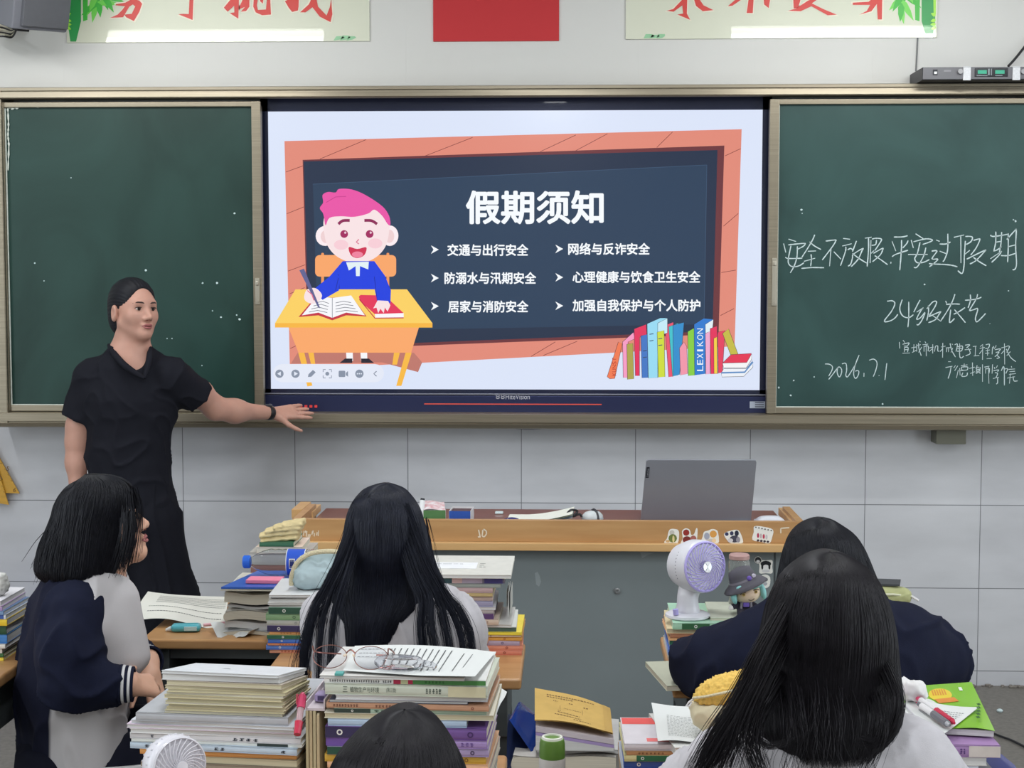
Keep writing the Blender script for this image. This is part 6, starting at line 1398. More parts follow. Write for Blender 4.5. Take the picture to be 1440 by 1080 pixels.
def pile(where, x, y, z, px, layers, group, rz=0.0, seed=1, d0=.19):
    "layers from the bottom up: (thickness in photo pixels, left u, right u, colour, what, options)"
    rnd = random.Random(seed); out = []; n = len(layers); tl = 0.0
    for i, (tp, w, col, what, o) in enumerate(layers):
        o = dict(o); t = tp * px
        dx = o.pop('dx', rnd.uniform(-.004, .004)); dy = o.pop('dy', rnd.uniform(-.003, .003)); d = o.pop('d', d0); r = o.pop('rz', rnd.uniform(-.02, .02))
        lab = '%s, %s %s' % (what, ORD[n - 1 - i], where)
        out.append(book(lab, x + dx, y + dy, z, w, d, t, col, rz=rz + r, group=group, tilt=tl, **o)); z += t + .0002; tl += o.get('taper', 0) * t / d
    return z, out
W_, D_ = (226, 226, 222), (60, 64, 74)
SP = dict
# stack left of the long straight hair
pxs = 3.37 / FPX; Y = -2.57; xm = at(376, 900, Y).x + .12
lay = [(5.2, .24, (222, 158, 130), 'salmon pink textbook', SP(dec=[('txt', .10, .5, 12, (180, 96, 70)), ('dot', .82, (130, 70, 60))])),
       (6.5, .24, (92, 130, 206), 'light blue textbook', SP(dec=[('dot', .13, W_), ('txt', .40, .53, 2, (40, 56, 120)), ('txt', .58, .9, 8, (40, 56, 120))])),
       (2.8, .24, (216, 140, 100), 'thin orange workbook', SP(dec=[('txt', .1, .5, 14, (160, 84, 60))])),
       (6.2, .24, (78, 124, 210), 'blue textbook', SP(dec=[('dot', .13, W_), ('txt', .40, .53, 2, (36, 50, 116)), ('txt', .58, .9, 8, (36, 50, 116))])),
       (5.8, .24, (222, 206, 130), 'green and yellow textbook', SP(dec=[('blk', 0, .46, (44, 98, 76)), ('dot', .15, W_), ('txt', .55, .7, 2, (90, 110, 60))])),
       (4, .24, (222, 166, 110), 'thin apricot workbook', SP(dec=[('txt', .1, .55, 16, (176, 120, 70))])),
       (9.2, .24, (150, 126, 168), 'purple textbook with white label', SP(dec=[('blk', 0, .42, (58, 52, 90)), ('dot', .11, W_), ('blk', .43, .66, W_), ('txt', .47, .61, 2, D_)])),
       (7.2, .235, (176, 178, 172), 'grey textbook', SP(dec=[('txt', .38, .86, 10, (90, 94, 94)), ('dot', .28, (130, 134, 132))])),
       (9, .245, (132, 166, 126), 'sage green textbook', SP(dec=[('txt', .38, .86, 10, (56, 84, 60)), ('dot', .26, (80, 110, 84))])),
       (9.6, .235, (158, 200, 178), 'dark green and mint textbook', SP(dec=[('blk', 0, .32, (48, 84, 68)), ('dot', .15, W_), ('txt', .40, .85, 12, (50, 90, 76))]))]
z, _ = pile('in the stack left of the straight hair', xm, Y, DZ, pxs, lay, 'books stacked left of the straight hair', seed=2)
lay = [(4, .25, (212, 214, 210), 'white exam booklet', SP(spine=False, pages=PAGEW, dx=.008)), (3.0, .26, (206, 206, 204), 'grey edged exam booklet', SP(spine=False, pages=PAGEW, dx=.012, rz=.05)), (4, .255, (224, 222, 218), 'white exam paper set', SP(spine=False, pages=PAGEW, dx=.010)), (3, .26, (196, 198, 200), 'pale grey exam paper set', SP(spine=False, pages=PAGEW, dx=.016, rz=-.06)), (3.5, .26, (212, 213, 214), 'white exam paper set', SP(spine=False, pages=PAGEW, dx=.014, rz=.03))]
zA2, _ = pile('of the papers under the pale pencil case', xm, Y + .005, z, pxs, lay, 'paper sets under the pale pencil case', seed=4)
# stack right of the long straight hair
Y = -2.57; xr_ = at(733, 900, Y).x; RW = .255
lay = [(7, RW, (226, 142, 120), 'salmon textbook', SP(dec=[('dot', .85, (150, 70, 60))])), (7, RW, (230, 152, 128), 'light salmon textbook', SP(dec=[('dot', .86, (150, 70, 60))])),
       (6.8, RW, (184, 168, 192), 'lilac textbook', SP(dec=[('txt', .20, .52, 9, (80, 70, 110)), ('dot', .85, (90, 80, 120))])), (5.6, RW, (222, 168, 84), 'ochre yellow textbook', SP(dec=[('txt', .20, .50, 9, (120, 70, 40)), ('dot', .85, (150, 60, 50))])),
       (3, RW, (226, 206, 180), 'thin cream workbook', SP(dec=[('txt', .6, .75, 6, (120, 110, 110))])), (3.6, RW, (238, 216, 76), 'bright yellow workbook', SP(dec=[('blk', 0, .25, (70, 84, 60))])),
       (6.4, .245, (216, 218, 214), 'white and green workbook', SP(dx=-.006, dec=[('blk', .55, 1, (74, 96, 92)), ('txt', .1, .4, 6, (120, 126, 124))])), (4.2, .235, (214, 213, 211), 'white workbook', SP(dx=-.012, spine=False, pages=PAGEW)),
       (7.6, .21, (206, 188, 172), 'beige workbook', SP(dx=-.028, dec=[('txt', .2, .9, 20, (170, 150, 140))])), (7.4, .20, (138, 96, 150), 'purple workbook', SP(dx=-.034, dec=[('blk', 0, 1, (88, 64, 110))])),
       (5.4, .20, (178, 170, 168), 'grey beige workbook', SP(dx=-.034)), (4, .205, (196, 196, 204), 'pale grey workbook', SP(dx=-.032, spine=False, pages=PAGEW)), (9, .20, (154, 152, 180), 'lavender textbook', SP(dx=-.036, d=.18)),
       (6.4, .20, (190, 172, 166), 'pinkish beige workbook', SP(dx=-.036)), (4.6, .20, (190, 170, 122), 'tan workbook', SP(dx=-.036)), (7.4, .20, (186, 160, 162), 'dusty pink workbook', SP(dx=-.036)), (5.6, .215, (150, 158, 154), 'grey green workbook', SP(dx=-.026)),
       (9, .225, (120, 118, 140), 'dark picture covered workbook', SP(dx=-.022, dec=[('blk', 0, .38, (48, 54, 60)), ('blk', .38, .48, (60, 96, 106)), ('blk', .48, .58, (216, 190, 192)), ('blk', .58, .78, (180, 172, 196)), ('blk', .8, .98, (70, 66, 130))]))]
z, _ = pile('in the stack right of the straight hair', xr_ - RW / 2, Y, DZ, pxs, lay, 'books stacked right of the straight hair', seed=5, d0=.185)
pad = book('thick white file with a printed label on the stack right of the hair', xr_ - RW / 2 - .022, Y - .012, z, .255, .235, .008, (212, 211, 204), spine=False, pages=PAGEW, name='file',
     top=[('blk', .02, .68, .30, .62, (236, 238, 242)), ('lines', .04, .55, .48, .58, 1), ('lines', .70, .76, .34, .60, 3), ('lines', .86, .88, .40, .66, 4)])
mb = MB()
for k, (dx, dz0, dz1) in enumerate(((.0, .028, .085), (.004, .03, .08), (-.005, .04, .075))):
    mb.box((xr_ - .030 + dx, Y + .10 + .02 * k, DZ + .05 + (dz0 + dz1) / 2), (.0015, .12, dz1 - dz0))
tag(mb.build('loose_sheet', mat('paper_white', (210, 212, 211), .8)), 'loose white sheets standing on edge beside the stack right of the hair', 'paper')
# stack under the desk fan
Y = -2.62; px3 = 3.31 / FPX; xf = at(942, 900, Y).x; RW = .25
lay = [(5, RW, (206, 170, 150), 'thin salmon workbook', SP()), (5, RW, (196, 190, 176), 'thin grey workbook', SP()), (8.0, RW, (88, 126, 206), 'light blue textbook', SP(dec=[('dot', .16, W_), ('txt', .4, .8, 8, (40, 56, 120))])), (6.5, RW, (66, 106, 190), 'blue textbook', SP(dec=[('dot', .15, W_), ('txt', .4, .8, 8, (40, 56, 120))])),
       (6.8, RW, (216, 206, 190), 'dark green and cream textbook', SP(dec=[('blk', 0, .58, (44, 102, 80)), ('dot', .17, W_)])), (4, RW, (226, 172, 124), 'thin orange workbook', SP()), (5.2, RW, (166, 112, 84), 'brown workbook', SP(dec=[('txt', .5, .9, 7, (110, 60, 44))])),
       (6.5, .255, (226, 210, 172), 'cream workbook with curled pages', SP(spine=False, pages=PAGEC, rz=-.03, dx=-.004)), (9, .25, (166, 206, 180), 'mint textbook with a dark green label', SP(dx=.006, dec=[('blk', .08, .32, (54, 98, 66)), ('dot', .2, W_), ('txt', .36, .85, 12, (50, 90, 76))], d=.21))]
zFan, _ = pile('in the stack under the desk fan', xf + RW / 2, Y, DZ, px3, lay, 'books stacked under the desk fan', seed=7)
a = atz(957, 970, DZ); book('grey green workbook jutting over the desk edge at the dark jacket sleeve', a.x + .055, a.y + .002, DZ, .17, .20, .011, (190, 192, 172), spine=False, rz=.17, top=[('blk', .42, .98, .05, .97, (204, 212, 210))])
# unseen core of the pile behind the dark jacket, topped by the green pencil case
xg = at(1262, 870, -2.60).x; lay = [(17, .21, (150, 160, 170), 'thick grey blue dictionary', SP()), (20, .21, (170, 120, 110), 'thick rust red dictionary', SP()), (19, .21, (120, 140, 120), 'thick dull green dictionary', SP()), (18, .20, (190, 184, 168), 'thick beige dictionary', SP())]
zG, _ = pile('in the stack behind the dark jacket', xg - .075, -2.60, DZ, px3, lay, 'books stacked behind the dark jacket', seed=9)
# stack at the far left edge
Y = -2.66; px4 = 3.45 / FPX; xe = at(4, 900, Y).x; RW = .22
lay = [(5, RW, (236, 214, 80), 'yellow workbook', SP(pages=PAGE)), (5.5, RW, (66, 110, 70), 'green workbook', SP()), (7, RW, (214, 210, 206), 'white workbook', SP(pages=PAGEW)), (6, RW, (228, 226, 222), 'white covered booklet', SP(pages=PAGEW, dx=.006)), (12, RW, (70, 130, 196), 'thick blue textbook', SP(pages=PAGEW, dx=.008)), (13, RW, (46, 84, 60), 'thick dark green textbook', SP(pages=PAGEW, dx=.006)), (9, RW, (232, 200, 60), 'golden yellow textbook', SP(pages=PAGEW, dx=.010)), (6, RW, (216, 222, 230), 'white textbook', SP(pages=PAGEW, dx=.008, dec=[('blk', .9, .98, (60, 90, 160))])), (5, RW, (120, 150, 190), 'pale blue workbook', SP(pages=PAGEW, dx=.004)), (6, RW, (176, 150, 190), 'lilac workbook', SP(pages=PAGEW)), (7, RW, (224, 222, 228), 'white notebook', SP(pages=PAGEW, dx=-.004))]
z, _ = pile('in the stack at the far left edge', xe - RW / 2, Y, DZ, px4, lay, 'books stacked at the far left edge', seed=11, d0=.155)
zF = z
# pile of exercise books, lower left
Y = -3.60; px5 = 2.34 / FPX; x5 = at(308, 1000, Y).x; R5 = -.10
CR = (206, 198, 168)
lay = [(30, .26, (150, 146, 140), 'thick grey dictionary', SP()), (24, .25, (170, 160, 150), 'thick beige dictionary', SP()), (20, .25, (140, 128, 112), 'thick brown grey dictionary', SP()), (11, .25, (128, 122, 104), 'cloth textured brown notebook', SP(dx=.0, spine=False, pages=PAGEC, dec=[])), (7.5, .252, (206, 148, 86), 'orange brown workbook', SP(dx=-.003, pages=PAGE)),
       (9, .27, (186, 202, 218), 'light blue magazine', SP(dx=-.010, dec=[('txt', .08, .12, 1, D_), ('txt', .50, .58, 2, D_), ('txt', .9, .94, 1, D_)])), (4.5, .275, (222, 224, 220), 'thin white magazine', SP(dx=-.006, dec=[('blk', .74, .92, (50, 60, 58))])), (8.5, .275, (214, 214, 218), 'white magazine with printed back', SP(dx=-.008, dec=[('txt', .12, .17, 2, D_), ('txt', .60, .76, 4, D_)])),
       (7, .265, (222, 222, 224), 'bundle of white test papers', SP(dx=-.012, spine=False, pages=PAGEW, rz=.03)), (6, .27, (206, 190, 206), 'pinkish lilac folder', SP(dx=-.015, spine=False, pages=PAGEW)), (5, .265, (200, 204, 212), 'grey blue folder', SP(dx=-.012, spine=False, pages=PAGEW, rz=-.02)),
       (12, .245, (176, 178, 184), 'grey flower patterned notebook', SP(dx=-.012, rz=.01))]
for k in range(9): lay.append((4.1 + (k % 3) * .3, .190, (200 + k % 3 * 4, 196, 168 - k % 2 * 10), 'cream exercise book', SP(d=.145, taper=.48, dx=.006 + .0015 * ((k * 7) % 5), spine=False, pages=PAGEC if k % 3 else PAGE)))
ORD += ['twenty-first from top', 'twenty-second from top', 'twenty-third from top', 'twenty-fourth from top', 'twenty-fifth from top', 'twenty-sixth from top']
lay += [(7, .187, (190, 180, 166), 'spiral bound cream notebook', SP(d=.145, taper=.3, dx=.008, spine=False, pages=PAGEC)), (9, .190, (206, 204, 206), 'grey edged white notebook', SP(d=.15, taper=.2, dx=.002, spine=False, pages=PAGEW)), (4, .190, (214, 217, 222), 'white paper pad with a small blue mark', SP(d=.15, dx=.001, spine=False, pages=PAGEW, rz=-.03, top=[('lines', .40, .47, .42, .52, 2)]))]
pl5, L5 = pile('in the lower left exercise book pile', x5, Y, DZ, px5, lay, 'pile of exercise books at lower left', rz=R5, seed=13, d0=.235)
# upright booklets right of it
for k in range(4):
    u = 429 + k * 5.2; p = at(u, 1070, -3.62)
    b = thing('booklet', '%s cream booklet standing upright between the two lower piles' % ('leftmost', 'second', 'third', 'rightmost')[k], 'booklet', (p.x, -3.60, DZ), -.08, 'upright booklets between the lower piles')
    MB().box((0, .09, .0835 - .003 * (k == 3)), (.0048, .18, .167 - .006 * (k == 3)), r=.0012).build('cover', cm((196 + 6 * (k % 2), 186, 152)), b)
    MB().box((0, .091, .083), (.0036, .179, .160)).build('pages', PAGEC, b, 0)
# pile topped by eyeglasses, lower middle
Y = -3.62; x6 = at(571, 1000, Y).x; px6 = 2.32 / FPX; R6 = -.04
lay = [(20, .25, (120, 110, 140), 'thick grey violet dictionary', SP()), (19, .25, (130, 126, 120), 'thick dull brown dictionary', SP()), (19, .25, (126, 140, 136), 'thick grey green dictionary', SP()), (18, .25, (160, 150, 150), 'thick grey dictionary', SP()), (9, .25, (222, 176, 140), 'peach textbook', SP()), (11, .25, (206, 168, 70), 'mustard yellow textbook', SP(dec=[('dot', .88, (120, 80, 40))])), (12, .25, (166, 150, 190), 'lilac textbook with green label', SP(dec=[('blk', 0, .24, (40, 78, 64)), ('dot', .12, W_), ('txt', .66, .72, 2, D_), ('dot', .9, (50, 40, 70))])),
       (12, .25, (160, 136, 190), 'pale violet textbook', SP(dec=[('blk', 0, .3, (108, 80, 156)), ('txt', .18, .32, 5, (60, 40, 100)), ('dot', .72, (110, 80, 150)), ('txt', .75, .92, 6, (110, 84, 150))])), (17, .25, (112, 82, 146), 'thick purple textbook with dark label', SP(dec=[('blk', 0, .30, (54, 48, 84)), ('dot', .09, W_), ('blk', .31, .46, (200, 200, 190)), ('txt', .34, .44, 2, D_), ('txt', .56, .64, 4, (60, 40, 90)), ('dot', .9, (70, 46, 100))])),
       (11, .215, (172, 192, 214), 'light blue glossy workbook', SP(dx=-.014)), (8, .262, (206, 202, 186), 'cream workbook', SP(dx=.004, spine=False, pages=PAGEC, dec=[])), (6.5, .235, (160, 182, 164), 'sage green workbook with dark label', SP(dx=.006, dec=[('blk', 0, .24, (50, 64, 58)), ('dot', .12, W_), ('txt', .26, .6, 8, (70, 90, 76))])),
       (8, .252, (188, 144, 116), 'brown textbook with printed back', SP(dx=.002, dec=[('txt', .04, .2, 9, (110, 70, 56)), ('txt', .30, .55, 12, (110, 70, 56)), ('dot', .9, (120, 70, 60))])), (4, .215, (70, 76, 96), 'thin navy and white workbook', SP(dx=-.012, spine=False, pages=PAGEW)), (7, .235, (200, 200, 206), 'silver grey booklet', SP(dx=.008, spine=False, pages=PAGEW)),
       (16, .252, (196, 202, 188), 'thick grey green textbook on plant growing', SP(dx=.0, dec=[('word', .11, .14, '三', (70, 80, 70)), ('word', .155, .335, '植物生产与环境', (70, 80, 70)), ('word', .38, .44, '(第三版)', (90, 100, 92)), ('txt', .62, .72, 5, (90, 100, 92)), ('blk', .76, .99, (206, 200, 168))])),
       (7, .25, (230, 230, 228), 'white textbook with red and green band', SP(dx=-.002, dec=[('txt', .03, .42, 26, (40, 40, 46)), ('blk', .43, .475, (170, 40, 72)), ('blk', .475, .52, (190, 190, 150)), ('blk', .52, .55, (170, 40, 72)), ('blk', .55, 1, (74, 130, 70)), ('txt', .62, .75, 6, (50, 96, 50))])),
       (4, .225, (212, 210, 207), 'thin white booklet with a teal tab', SP(dx=-.022, spine=False, pages=PAGEW))]
z6, L6 = pile('in the lower middle pile', x6, Y, DZ, px6, lay, 'pile of textbooks under the eyeglasses', rz=R6, seed=15, d0=.185)
# pile with the red label, lower right
Y = -3.44; px7 = 2.49 / FPX; x7 = at(878, 1060, Y).x; RW = .25
lay = [(9, RW, (196, 196, 200), 'pale grey textbook', SP()), (6, RW, (170, 176, 190), 'grey blue textbook', SP()), (10, RW, (222, 224, 226), 'white textbook with printed back', SP(dec=[('txt', .2, .5, 7, D_)])), (11, RW, (58, 90, 170), 'blue textbook', SP(dec=[('dot', .10, W_), ('txt', .30, .40, 2, (30, 44, 100)), ('txt', .48, .8, 8, (30, 44, 100))])), (9, RW, (206, 200, 150), 'green and yellow textbook', SP(dec=[('blk', .08, .36, (40, 100, 70)), ('dot', .12, W_), ('txt', .4, .55, 2, (90, 90, 60)), ('dot', .62, (170, 150, 40))])),
       (5.5, RW, (176, 132, 92), 'brown textbook', SP(dec=[('txt', .07, .25, 7, (110, 76, 50))])), (9, .095, (206, 200, 206), 'small textbook with a red label', SP(dx=-.077, d=.155, top=[('blk', .02, .98, .74, .98, (216, 82, 78)), ('blk', .40, .90, .10, .22, (220, 110, 110))]))]
zD, _ = pile('in the pile at the yellow pouch', x7 + RW / 2, Y, DZ, px7, lay, 'books in the pile at the yellow pouch', seed=17)
zD -= 9 * px7
book('white workbook under the loose sheets beside the yellow pouch', x7 + .165, Y - .012, zD + .0006, .17, .20, .013, (210, 210, 207), spine=False, rz=.16, pages=PAGEW, top=[('lines', .08, .22, .55, .9, 4)])
# books at the far lower right
Y = -3.62; px8 = 2.31 / FPX; x8 = at(1404, 1060, Y).x; RW = .235
lay = [(24, RW, (150, 150, 150), 'thick grey dictionary', SP()), (30, RW, (140, 146, 150), 'thick grey green dictionary', SP()), (26, RW, (130, 130, 136), 'thick dark grey dictionary', SP()), (12, RW - .02, (186, 190, 198), 'pale grey plastic folder', SP(dx=-.02)), (12, RW - .01, (206, 204, 198), 'pale workbook', SP(dx=-.012, spine=False, pages=PAGEW)), (17, RW, (158, 124, 172), 'purple textbook', SP(dx=.002, dec=[('txt', .52, .72, 8, (90, 60, 120)), ('txt', .74, .78, 2, (90, 60, 120)), ('blk', .80, 1, (206, 196, 190))]))]
zE, _ = pile('under the green book at lower right', x8 - RW / 2, Y, DZ, px8, lay, 'books under the green book at lower right', seed=19, d0=.17)
# ------------------------------------------------------------ things on the desks
def onto(label_obj, V, X): return [X @ v for v in V]
PAPER = mat('paper_white', (210, 212, 211))
def sheet(name, label, cat, C4, fn, m=PAPER, nu=24, nv=14, printed=None, seed=1, name2='printed_lines'):
    "curving sheet: C4 its four corners (front left, front right, back right, back left); fn(a, b) lifts it"
    C4 = [Vector(c) for c in C4]; o = sum(C4, Vector()) / 4
    def pt(a, b, lift=0.0): return (C4[0] * (1 - a) + C4[1] * a) * (1 - b) + (C4[3] * (1 - a) + C4[2] * a) * b + Vector((0, 0, fn(a, b) + lift)) - o
    mb = MB().grid(lambda a, b: pt(a, b, .0004), nu, nv).grid(lambda a, b: pt(a, b), nu, nv, flip=True)
    t = thing(name, label, cat, o); mb.build('sheet', m, t, 180)
    if printed:
        rnd = random.Random(seed); pm = MB()
        for a0, a1, b0, b1, n, hgt, long_ in printed:
            for k in range(n):
                b = b1 + (b0 - b1) * (k + .5) / n; x = a0
                while x < a1 - .004:
                    l = rnd.uniform(.4, 1) * long_; e = min(a1, x + l)
                    pm.poly([pt(x, b, .0009), pt(e, b, .0009), pt(e, b + hgt, .0009), pt(x, b + hgt, .0009)], INK); x = e + long_ * .3
        pm.build(name2, mat('ink_handwriting', (112, 114, 120), .8), t, 0)
    return t
# open notebook leaf hanging over the left desk
sheet('notebook', 'open notebook with handwriting lying over the left desk edge', 'notebook', [at(188, 879, -2.33), at(316, 878, -2.33), at(322, 836, -2.06), at(208, 834, -2.06)], lambda a, b: .012 * math.sin(a * 5) * (1 - b) + .008 * math.sin(b * 4) + .01 * (1 - a) ** 3,
      mat('notebook_paper', (214, 213, 205), .8), printed=[(.12, .95, .12, .40, 2, .012, .03), (.18, .98, .46, .86, 6, .014, .016)], seed=4)
o = thing('correction_tape', 'teal correction tape under the open notebook at left', 'tape', tuple(atz(262, 888, DZ)), .1)
MB().box((0, 0, .010), (.07, .032, .018), r=.008, seg=3).build('case', mat('tape_teal', (86, 176, 190), .3, coat=.4), o); MB().box((.012, -.0155, .010), (.03, .004, .010), r=.001).build('window', mat('tape_clear', (190, 222, 226), .2), o); MB().tube([(-.035, 0, .008), (-.048, 0, .004)], [.006, .003], 8).build('tip', mat('tape_tip', (220, 226, 228), .4), o)
def pen(name, label, a, b, r, segs, clip=None, group=None):
    a, b = Vector(a), Vector(b); t = thing(name, label, 'pen', a, 0, group); v = b - a
    for nm, f0, f1, r0, r1, m in segs: MB().tube([v * f0, v * f1], [r * r0, r * r1], 10).build(nm, m, t)
    if clip:
        n = v.cross(Vector((0, 1, 0))).normalized() * r * 1.3; MB().tube([v * .72 + n * .9, v * .96 + n * 1.1], r * .22, 6).build('clip', clip, t)
    return t
PINK = mat('pen_pink', (206, 66, 106), .3, coat=.3); CLR = mat('pen_clear', (222, 190, 196), .15, trans=.4); RED2 = mat('pen_red', (190, 36, 70), .3, coat=.3); GRY2 = mat('pen_grey', (104, 104, 112), .35); WHP = mat('pen_white', (216, 214, 216), .3); MET = mat('pen_metal', (170, 170, 176), .3, .9)
a = atz(286, 879, DZ + .012); b = atz(318, 876, DZ + .012); pen('pen', 'pale pink pen half hidden beneath the open notebook', a, b, .004, [('barrel', 0, 1, 1, 1, mat('pen_pale_pink', (228, 176, 186), .3))])
# folded magazines and papers on the left desk
a = atz(388, 896, DZ); z = DZ
def folded(label, x, y, z, w, d, t, col, seed, round_left=False, rz=0.0):
    rnd = random.Random(seed); k = [rnd.uniform(0, 6) for _ in range(3)]
    b = thing('magazine', label, 'magazine', (x, y, z), rz, 'folded magazines')
    def lift(a, q): return .003 * math.sin(a * 6 + k[0]) * (1 - .4 * q) + .002 * math.sin(q * 5 + k[1])
    def f(a, s):
        # closed section in x-z: round fold at the left when asked
        ang = s * 2 * math.pi; cx = -w / 2 + t / 2; 
        return None
    n = 10; prof = []
    if round_left: prof = [(-w / 2 + t / 2 - t / 2 * math.sin(math.pi * i / n), t / 2 - t / 2 * math.cos(math.pi * i / n)) for i in range(n + 1)]
    else: prof = [(-w / 2, 0), (-w / 2 + .002, t)]
    prof = [(x_, z_) for x_, z_ in prof] ; top_ = [(-w / 2 + (w) * (i + 1) / 14, t) for i in range(14)]; bot = [(-w / 2 + w * (14 - i) / 14, 0) for i in range(14)]
    P = prof + top_ + bot; m = len(P); V = []; F = []
    for j in range(7):
        q = j / 6
        for x_, z_ in P: V.append((x_, q * d, z_ * (1 - .15 * q) + lift((x_ + w / 2) / w, q) + (.002 if z_ == 0 else 0)))
    for j in range(6):
        for i in range(m): F.append((j * m + i, j * m + (i + 1) % m, (j + 1) * m + (i + 1) % m, (j + 1) * m + i))
    F += [tuple(range(m - 1, -1, -1)), tuple(6 * m + i for i in range(m))]
    MB().add(V, F).build('pages', PAGEW if seed % 2 else PAGE, b, 30)
    MB().grid(lambda a_, q: Vector((-w / 2 + .004 + a_ * (w - .004), q * d, t * (1 - .15 * q) + lift(a_, q) + .0012)), 14, 7).grid(lambda a_, q: Vector((-w / 2 + .004 + a_ * (w - .004), q * d, t * (1 - .15 * q) + lift(a_, q) + .0002)), 14, 7, flip=True).build('cover', cm(col), b, 180)
    return z + t + .0035
xm_ = at(352, 880, -2.40).x
for i, (t, w, col, lab, rl_) in enumerate(((.010, .155, (196, 198, 200), 'crumpled grey paper sheaf, lowest of the papers on the left desk', False), (.018, .14, (205, 206, 206), 'white magazine, second lowest on the left desk', False), (.022, .135, (190, 186, 178), 'magazine folded over with a round fold on the left desk', True), (.008, .13, (150, 146, 150), 'thin dark magazine above the folded one on the left desk', False), (.026, .135, (205, 200, 186), 'thick cream magazine under the white one on the left desk', False), (.008, .13, (208, 204, 192), 'white magazine under the blue folder on the left desk', False))):
    z = folded(lab, xm_ + (0, .006, .004, .008, .006, .004)[i], -2.40 + .01 * (i % 2), z, w, .20, t, col, i, rl_, .02 * (i % 3 - 1))
# torn corner of paper hanging forward
sheet('paper', 'torn white paper hanging over the front of the left desk', 'paper', [at(306, 897, -2.425), at(352, 893, -2.425), at(376, 880, -2.36), at(296, 876, -2.36)], lambda a, b: -.01 * (1 - b) * math.sin(a * 4) + .004 * math.sin(a * 13), PAPER, 18, 8)
zb_ = z
BLUE = mat('folder_blue', (52, 98, 190), .35, coat=.2)
fo = thing('folder', 'bright blue folder under the plastic bottle at left', 'folder', (xm_ + .01, -2.415, zb_), -.02)
MB().prism([(-.075, 0, 0), (.125, 0, .002), (.125, .20, .002), (-.035, .20, 0)], (0, 0, .004)).build('cover', BLUE, fo); MB().prism([(-.076, -.002, -.001), (.06, -.002, -.001), (.06, .19, -.001), (-.04, .19, -.001)], (0, 0, -.003)).build('pages', PAGE, fo)
zf_ = zb_ + .006
a = at(372, 822, -2.36)
st_ = thing('sticky_notes', 'pink sticky note pad on the blue folder before the bottle', 'note pad', (a.x, -2.385, zf_), -.02)
MB().box((0, .03, .004), (.082, .05, .008), r=.001).build('pad', mat('note_pink', (228, 130, 156), .8, var=.04, vscale=60), st_)
# plastic bottle lying on its side
a = at(347, 789, -2.24); L = .185; bx = thing('water_bottle', 'empty clear plastic bottle with blue cap lying on the blue folder', 'bottle', (a.x, -2.28, zf_ + .033)); X = Matrix.Rotation(math.pi / 2, 4, 'Y')
PET = mat('bottle_plastic', (240, 243, 247), .04, trans=1.0, ior=1.12, spec=.9)
pr = [(.0125, .012), (.0125, .022), (.018, .030), (.027, .048), (.0318, .065)] + [(.0318 - .0014 * (k % 2), .070 + .008 * k) for k in range(5)] + [(.0315, .112), (.0315, .150)] + [(.0318 - .0014 * (k % 2), .155 + .007 * k) for k in range(4)] + [(.029, .188), (.022, .191)]
MB().lathe(pr + [(r - .0008, z_) for r, z_ in reversed(pr)] + [pr[0]], 30, X=X).build('bottle_body', PET, bx, 40)
mb = MB().lathe([(0, 0), (.0135, 0), (.015, .002), (.015, .017), (.0128, .018)], 24, X=X)
for k in range(24): mb.box((.015 * math.cos(k * .2618), .015 * math.sin(k * .2618), .009), (.0012, .0012, .014), X=X)
mb.build('cap', mat('cap_blue', (50, 110, 214), .35), bx)
lab_ = MB().lathe([(.0322, .110), (.0322, .152)], 30, mat('label_blue', (40, 82, 190), .35), X=X)
lab_.v = [tuple(p) for p in lab_.v]
def lb_pt(x, ang, r=.0326): return X @ Vector((r * math.cos(ang), r * math.sin(ang), x))
for x0_, x1_, a0, a1, cl in ((.117, .131, -2.0, -1.25, W_), (.1185, .1295, -1.93, -1.32, (26, 40, 96))):
    for k in range(6):
        q0, q1 = a0 + (a1 - a0) * k / 6, a0 + (a1 - a0) * (k + 1) / 6; rr_ = .0326 if cl is W_ else .0329
        lab_.poly([lb_pt(x0_, q0, rr_), lb_pt(x1_, q0, rr_), lb_pt(x1_, q1, rr_), lb_pt(x0_, q1, rr_)], cm(cl))
for k in range(4): lab_.poly([lb_pt(.136, -1.95 + k * .17), lb_pt(.141, -1.95 + k * .17), lb_pt(.141, -1.84 + k * .17), lb_pt(.136, -1.84 + k * .17)], cm((150, 180, 230)))
for k in range(3): lab_.poly([lb_pt(.121 + .003 * k, -1.85, .0331), lb_pt(.1225 + .003 * k, -1.85, .0331), lb_pt(.1225 + .003 * k, -1.4, .0331), lb_pt(.121 + .003 * k, -1.4, .0331)], cm(W_))
for x0_, x1_ in ((.1085, .110), (.152, .1535)): lab_.lathe([(.0323, x0_), (.0323, x1_)], 30, cm(W_), X=X)
lab_.build('label', None, bx, 60)
# books and folded cloth behind the bottle
zc = at(395, 776, -2.16).z; hb = zc - DZ; lay_n = 5
pile('of the plain books behind the plastic bottle', at(395, 800, -2.17).x, -2.17, DZ, hb / 5 - .0002, [(1, .15, c, n, SP(d=.15)) for c, n in (((120, 126, 140), 'slate grey dictionary'), ((160, 150, 140), 'beige dictionary'), ((110, 130, 120), 'grey green dictionary'), ((150, 110, 100), 'brick red dictionary'), ((180, 176, 170), 'pale grey dictionary'))], 'plain books behind the plastic bottle', seed=23)
pile('of the books under the beige cloth', at(394, 770, -2.17).x, -2.18, zc, 3.76 / FPX, [(9, .115, (226, 206, 190), 'cream and pink workbook', SP(spine=False, rz=.03, dec=[])), (6, .085, (64, 112, 84), 'dark green workbook', SP(pages=PAGE, dx=-.008))], 'thin books under the beige cloth', seed=25, d0=.14)
a = at(392, 762, -2.13); cl = Sdf()
